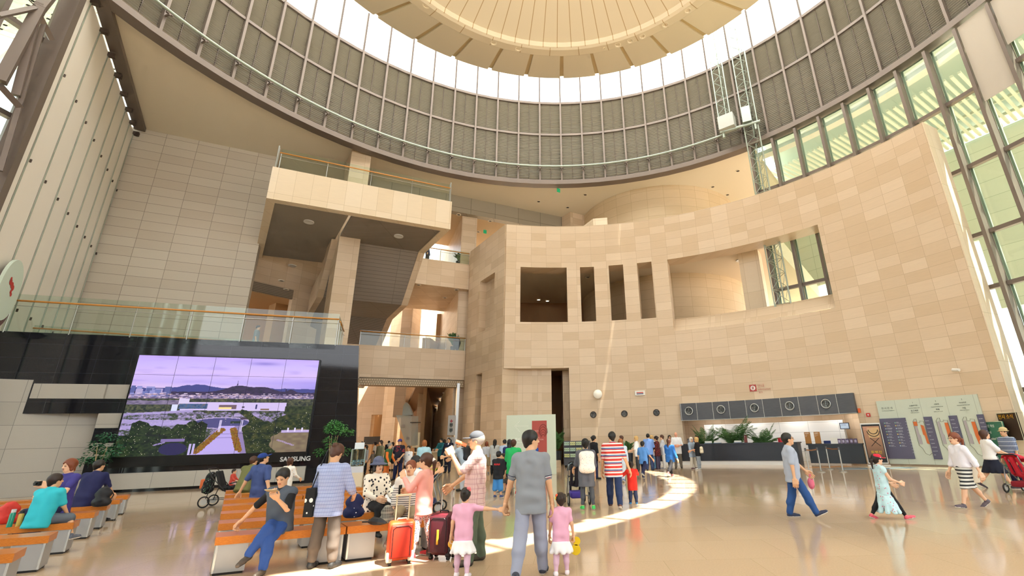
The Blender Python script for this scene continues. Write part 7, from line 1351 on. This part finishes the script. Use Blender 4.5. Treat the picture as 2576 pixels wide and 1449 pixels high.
# advertisement stand, stanchions, far right signs
q0_, q1_ = onz(2186, 1171), onz(2236, 1171); X = (q1_-q0_); L = np.linalg.norm(X); X /= L; N = A3(X[1], -X[0], 0)
hgt = 1.92; r = root('advert_stand', tuple(q0_), label='tall framed advertising stand with a gold ornament poster', cat='advert stand')
b = MB(); addr(b, X*L/2+A3(0, 0, .08+hgt/2), (L+.04, .12, hgt), .03, math.atan2(X[1], X[0])); b.build('frame', mat('stand_white', '#d6d4d0', .35), r, smooth=True, ang=40)
b = MB(); b.par(X*.02+N*.065+A3(0, 0, .14), X*(L-.04), N*.01, (0, 0, hgt-.12)); b.build('glass_face', BLACK, r)
pm_ = mat('poster_sepia', '#a87a5c', .4); t = NT(pm_); zz = t.sep(t.obj())[2]; t.base(t.mix(t.math('MULTIPLY', zz, .55), lin('#2a1c16'), lin('#b88a6c')))
b = MB(); b.par(X*.06+N*.08+A3(0, 0, .35), X*(L-.12), N*.004, (0, 0, hgt-.42)); b.build('poster', pm_, r)
gd = mat('poster_gold', '#c9a878', .4); pc = X*L*.58+N*.088
b = MB(); b.path([pc+X*(.26*math.cos(a))+UP*(1.62+.26*math.sin(a)) for a in np.linspace(PI, 2*PI, 12)], .018, 5); b.path([pc+X*(.2*math.cos(a))+UP*(1.68+.2*math.sin(a)) for a in np.linspace(PI, 2*PI, 12)], .018, 5)
b.extr([(-.22, 1.3), (.22, 1.3), (.26, 1.78), (-.26, 1.78)], pc-N*.006, X, UP, N*.003, 1)
for k in (-1, 1): b.path([pc+X*(.2*k)+UP*1.3, pc-X*(.2*k)+UP*.9], .012, 4)
b.build('ornament', [BLACK, gd], r); text('특별전', .17, mat('poster_yellow', '#d9b42c', .5), r, q0_+X*.2+N*.1+UP*.55, X, UP); text('SPECIAL\nEXHIBITION', .07, MATS['poster_text'], r, q0_+X*.1+N*.1+UP*1.75, X, UP)
b = MB(); b.par(-X*.05-N*.1, X*(L+.1), N*.35, (0, 0, .04)); b.build('foot', MATS['stand_white'], r)
STN = [((2067, 1184), 'left'), ((2118, 1186), 'second'), ((2050, 1190), 'third'), ((2088, 1179), 'right')]
sp = [onz(2036, 1190), onz(2066, 1188), onz(2088, 1181), onz(2121, 1187)]
for i, p in enumerate(sp):
    r = root('stanchion', tuple(p), label='chrome queue stanchion post before the right counter, %s of four' % ('leftmost', 'second', 'third', 'rightmost')[i], cat='stanchion', group='queue stanchions')
    b = MB(); b.lathe((0, 0, 0), [(.001, .02), (.17, 0), (.17, .012), (.03, .06), (.03, .07)], 20); b.build('base', STEEL, r, smooth=True, ang=40); b = MB(); b.cyl((0, 0, .06), (0, 0, .96), .028, n=12); b.build('pole', STEEL, r, smooth=True, ang=40); b = MB(); b.cyl((0, 0, .88), (0, 0, 1.0), .036, n=12); b.build('cassette', mat('cassette', '#5a5c60', .4), r, smooth=True, ang=40)
for a_, c_2, lab in ((0, 1, 'left'), (2, 3, 'right')):
    b = MB(); d = sp[c_2]-sp[a_]; mid = d*.5-UP*.03; pts = [UP*.90, mid+UP*.9, d+UP*.9]
    b.add([pts[0], pts[1], pts[2], pts[2]+UP*.05, pts[1]+UP*.05, pts[0]+UP*.05], [(0, 1, 4, 5), (1, 2, 3, 4)]); o = place('belt', b.mesh('belt', mat('belt_brown', '#8a5a34', .6), uv=False), None, tuple(sp[a_])); o.modifiers.new('t', 'SOLIDIFY').thickness = .006; tag(o, label='brown retractable belt between the %s pair of stanchions' % lab, cat='belt')
GG = mat('green_sign', '#3f7a64', .5)
def gsign(qa, qb, h, m, label, lines, sz, tm, z0=.05):
    X = (qb-qa); L = np.linalg.norm(X); X /= L; N = A3(X[1], -X[0], 0); r = root('standing_sign', tuple(qa), label=label, cat='sign'); b = MB(); b.par(A3(0, 0, z0), X*L, -N*.06, (0, 0, h)); b.build('panel', m, r); b = MB(); b.path([A3(0, 0, z0), A3(0, 0, z0+h), X*L+A3(0, 0, z0+h), X*L+A3(0, 0, z0)], .015, 4, closed=True); b.build('frame', mat('sign_edge', '#b9b49c', .5), r)
    for i, tx in enumerate(lines): text(tx, sz, tm, r, qa+X*.06+N*.01+UP*(z0+h-.22-i*sz*2.0), X, UP)
    return r
gsign(onz(2508, 1176), onz(2556, 1180), 1.82, GG, 'green standing sign with white lettering right of the map board', ('전문 해설', '안내', 'Guided Tour', 'here.', 'OFF'), .13, wt)
gsign(onz(2548, 1178), onz(2600, 1182), 1.1, mat('dark_brown_sign', '#3a2a20', .5), 'dark brown sign with yellow lettering above the boy in the hat', ('전시 소식',), .2, mat('yellow_text', '#e0a81c', .5), z0=1.1)
b = MB(); b.par((19.4, 20.0, 0), (2.6, -3.2, 0), (.2, .15, 0), (0, 0, 3.2)); b.build('door_1', mat('teal_glass_door', '#3c6a66', .2), kind='structure')
# passage: hanging sign column, desk, sculpture, totem, vitrines
DESKM = mat('desk_tan', '#cdb48c', .5); q = onz(1055, 1180); r = root('passage_desk', tuple(q), .45, label='light stone reception desk under the bridge', cat='desk'); b = MB(); b.box((1.1, .5, .5), (2.6, .8, 1.0)); b.build('body', DESKM, r); b = MB(); b.box((1.1, .5, 1.03), (2.8, 1.0, .06)); b.build('worktop', STONEW, r)
q = atY(1122, 1150, 34.0); r = root('pictogram_column', (q[0], q[1], 2.2), label='slim grey pictogram signs hanging on the passage wall', cat='sign'); sgm = mat('sign_grey', '#b5b3ae', .5)
pz = [(1045, 1095), (1100, 1122)]
for va, vb_ in pz: za, zb_2 = atY(1122, va, 34)[2]-2.2, atY(1122, vb_, 34)[2]-2.2; b = MB(); b.par((0, 0, zb_2), (.5, .15, 0), (0, .05, 0), (0, 0, za-zb_2)); b.build('panel', sgm, r)
rdm = mat('picto_red', '#a8283a', .5)
for i, (vv, m_) in enumerate(((1058, rdm), (1070, TXT), (1083, TXT), (1111, TXT))): z_ = atY(1122, vv, 34)[2]-2.2; b = MB(); b.par((.14, -.0, z_-.07), (.2, .06, 0), (0, -.01, 0), (0, 0, .05 if i == 0 else .2)); b.par((.21, .0, z_-.14), (.06, .02, 0), (0, -.012, 0), (0, 0, .2)); b.build('pictogram', m_, r)
r = root('hanging_sculpture', (0, 0, 0), label='translucent white funnel-shaped sculpture with curved fins in the hall', cat='sculpture'); trs = glassmat('translucent_white', '#eef0f4', dens=.45); Ys = 39.
pts = [(996, 1044), (1036, 1046), (1034, 1120), (1027, 1122), (1018, 1110)]; P_ = [atY(u_, v_, Ys) for u_, v_ in pts]; b = MB(); b.add([p for p in P_]+[p+A3(.25, .9, 0) for p in P_], [(0, 1, 2, 3, 4), (9, 8, 7, 6, 5)]+[(i, (i+1) % 5, 5+(i+1) % 5, 5+i) for i in range(5)]); b.build('funnel', trs, r, uv=False)
for k_, (w_, h__) in enumerate(((0, 0), (5, 8), (10, 15))):
    arc = [(1012+w_*.6, 1045), (1014+w_*.5, 1022+h__*.4), (1020+w_*.4, 1012+h__), (1028+w_*.1, 1020+h__), (1037, 1044)]; b = MB(); P_ = [atY(u_, v_, Ys+.2*k_) for u_, v_ in arc]; b.add(P_+[p+A3(.03, .3, 0) for p in P_], [(0, 1, 2, 3, 4), (9, 8, 7, 6, 5)]+[(i, (i+1) % 5, 5+(i+1) % 5, 5+i) for i in range(5)]); b.build('fin', trs, r, uv=False)
b = MB(); p0, p1 = atY(1032, 1063, Ys), atY(1058, 1063, Ys); b.cyl(p0, p1, .03, n=4); b.build('arm', BLACK, r)
for va, vb_, uc in ((1066, 1075, 1015), (1098, 1106, 1026)): p = atY(uc-4, vb_, Ys-.15); p2 = atY(uc+4, vb_, Ys-.15); b = MB(); b.par(p, p2-p, (0, .03, 0), (0, 0, .2)); b.build('label_plate', sgm, r)
q = atY(1047, 1112, 40.3); r = root('lit_banner', (q[0], q[1], 0), label='cream lit banner with a standing figure motif beside the hall pillar', cat='banner'); za, zb_2 = atY(1047, 1088, 40.3)[2], atY(1047, 1126, 40.3)[2]; w_ = (atY(1056, 1100, 40.3)-atY(1037, 1100, 40.3))[0]; b = MB(); b.box((0, 0, (za+zb_2)/2), (w_, .1, za-zb_2)); b.build('panel', mat('banner_cream', '#e6d6ae', .5, emit=.15), r); b = MB(); b.ball((0, -.06, (za+zb_2)/2), .3, 10, 0, (.5, .1, 1.3)); b.cyl((0, 0, 0), (0, 0, zb_2), .05, n=6, mi=1); b.build('figure_motif', [mat('motif_tan', '#b08c5c', .6), BLACK], r)
q = atY(934, 1108, 46); b = MB(); b.box((0, 0, 0), (1.5, .1, .7)); tag(place('hall_sign', b.mesh('hall_sign', mat('sign_brown_grey', '#4c463e', .5)), None, (q[0]+.1, 45.9, q[2])), label='dark rectangular hall sign beside the doorway in the passage', cat='sign')
for i, (u_, v_, w_) in enumerate(((1016, 1000, 0),)): pass
# totem at the left end of the terrace
q = onpl(14, 728, T0+TN*.2, TD); r = root('oval_sign', tuple(q), label='pale green oval sign board with a red emblem on the far left wall', cat='sign'); pts = [(.95*math.cos(a), 1.25*math.sin(a)) for a in np.linspace(0, 2*PI, 29)[:-1]]
b = MB(); b.extr(pts, A3(0, 0, 0)+TN*.02, TD, UP, TN*.1); b.build('board', mat('totem_green', '#cfe0d2', .4), r); b = MB(); b.extr([(x+.3, z_-.25) for x, z_ in pts], -TN*.12, TD, UP, TN*.1); b.build('rear_board', mat('totem_dark', '#5a2a34', .4), r)
b = MB()
for x, z_, rr_ in ((-.2, .28, .13), (0, .2, .13), (.15, .12, .12), (.1, -.05, .09), (.2, -.15, .08), (-.25, .4, .08)): b.lathe(TD*x+UP*z_+TN*.13, [(.001, .0), (rr_, 0)], 10, ax=TN)
b.build('emblem', mat('emblem_red', '#c42a20', .5), r)
# child's white bag of the backpack man, tote and shoulder bags
bagpack(tw['world'](tw['T'](-.02, -.20, .50*tw['s'])), 60, .22, 'cream tote bag on the shoulder of the woman in grey trousers', mat('tote_cream', '#ded2b8', .8), name='tote_bag', cat='bag')
backpack('backpack', bp_, 'black backpack worn by the leaning man in pale blue-grey', mat('backpack_black', '#15161c', .6), strap='#1b1b20', sz=.95)
# person carried bag: white folder of the striped-skirt woman
b = MB(); addr(b, (0, 0, 0), (.05, .22, .5), .02); o = b.build('canvas_bag', mat('canvas_cream', '#e0d8c4', .8), None, smooth=True, ang=50); p = rw['world'](rw['T'](-.24, .02, .5*rw['s'])); p = rw['hand'][1]*.0+p; o.location = tuple(p+A3(.14, .12, 0)); o.rotation_euler = (0, -.25, 1.4); tag(o, label='cream canvas bag hanging at the far side of the woman in the striped skirt', cat='bag')
# floor bands that paint orange and blue reflections
for i, (pa, pb, w_, cc, lab) in enumerate(((onz(2030, 1177), onz(2145, 1173), .5, '#c9873a', 'orange'), (onz(2120, 1181), onz(2310, 1178), .7, '#7f9cae', 'blue'))):
    d = pb-pa; d = d/np.linalg.norm(d); nn = A3(-d[1], d[0], 0); b = MB(); b.par(pa+A3(0, 0, .0), pb-pa, nn*w_, (0, 0, .006)); tag(b.build('floor_reflection', mat('reflect_'+lab, cc, .15)), label='long %s band of painted reflection on the floor before the right counter' % lab, cat='painted reflection')
# ================================================================ LIGHT
w = bpy.data.worlds.new('sky'); SC.world = w; w.use_nodes = True; t = w.node_tree; bg = t.nodes['Background']
geo = t.nodes.new('ShaderNodeTexCoord'); sx = t.nodes.new('ShaderNodeSeparateXYZ'); t.links.new(geo.outputs['Generated'], sx.inputs[0])
cr = t.nodes.new('ShaderNodeValToRGB'); t.links.new(sx.outputs[2], cr.inputs[0]); cr.color_ramp.elements[0].color = (1, .97, .93, 1); cr.color_ramp.elements[0].position = .0
cr.color_ramp.elements[1].color = (.78, .9, 1, 1); cr.color_ramp.elements[1].position = .8; t.links.new(cr.outputs[0], bg.inputs[0]); bg.inputs[1].default_value = 4.0
def light(name, kind, loc, energy, color=(1, 1, 1), rot=None, aim=None, **kw):
    l = bpy.data.lights.new(name, kind); l.energy = energy; l.color = color
    for k, v in kw.items(): setattr(l, k, v)
    o = bpy.data.objects.new(name, l); COL.objects.link(o); o.location = loc
    if aim is not None: o.rotation_euler = (Vector(aim)-Vector(loc)).to_track_quat('-Z', 'Y').to_euler()
    return o
SK, SA = .525, -36.
sd = Vector((-SK*math.cos(math.radians(SA)), -SK*math.sin(math.radians(SA)), -1))
s_ = light('sun', 'SUN', (0, 0, 60), 60., (1, .93, .82), angle=.005); s_.rotation_euler = sd.to_track_quat('-Z', 'Y').to_euler()
SC.view_settings.view_transform = 'Standard'; SC.view_settings.look = 'None'; SC.view_settings.gamma = 1; SC.view_settings.exposure = 0.
SC.view_settings.use_curve_mapping = False
SC.cycles.use_denoising = True; SC.cycles.max_bounces = 8; SC.cycles.diffuse_bounces = 5; SC.cycles.transparent_max_bounces = 12; SC.cycles.sample_clamp_indirect = 8
bg.inputs[1].default_value = 2.9; cr.color_ramp.elements[0].color = (.98, .97, 1, 1); s_.data.energy = 24
SC.view_settings.exposure = .22
SC.cycles.diffuse_bounces = 4; SC.cycles.max_bounces = 7; SC.cycles.transparent_max_bounces = 10; SC.cycles.glossy_bounces = 2; SC.cycles.use_adaptive_sampling = True; SC.cycles.adaptive_threshold = .1; SC.cycles.adaptive_min_samples = 12
for a_ in (23, 29.5, 36, 42):      # ceiling lamps of the information niche
    p = polar(WC, WR+1.6, a_, 2.95); light('niche_lamp', 'AREA', tuple(p), 26, (1, .97, .92), aim=(p[0], p[1], 0), size=.9)
for u_, v_, e_ in ((960, 1000, 1500), (1060, 900, 1500)):   # fill lamps added to brighten the hall
    p = atY(u_, v_, 48); light('hall_fill', 'AREA', (p[0], 49, 19), e_, (1, .97, .92), aim=(p[0], 49, 0), size=5)
# text objects become plain meshes
bpy.context.view_layer.update(); _dg = bpy.context.evaluated_depsgraph_get()
for o in [o for o in SC.objects if o.type == 'FONT']:
    me = bpy.data.meshes.new_from_object(o.evaluated_get(_dg)); n = o.name; par = o.parent; mw = o.matrix_world.copy(); lab = o.get('label'); bpy.data.objects.remove(o)
    q = bpy.data.objects.new(n, me); COL.objects.link(q); q.parent = par
    if par is not None: q.matrix_parent_inverse = par.matrix_basis.inverted()
    q.matrix_basis = mw
    if lab: q['label'] = lab
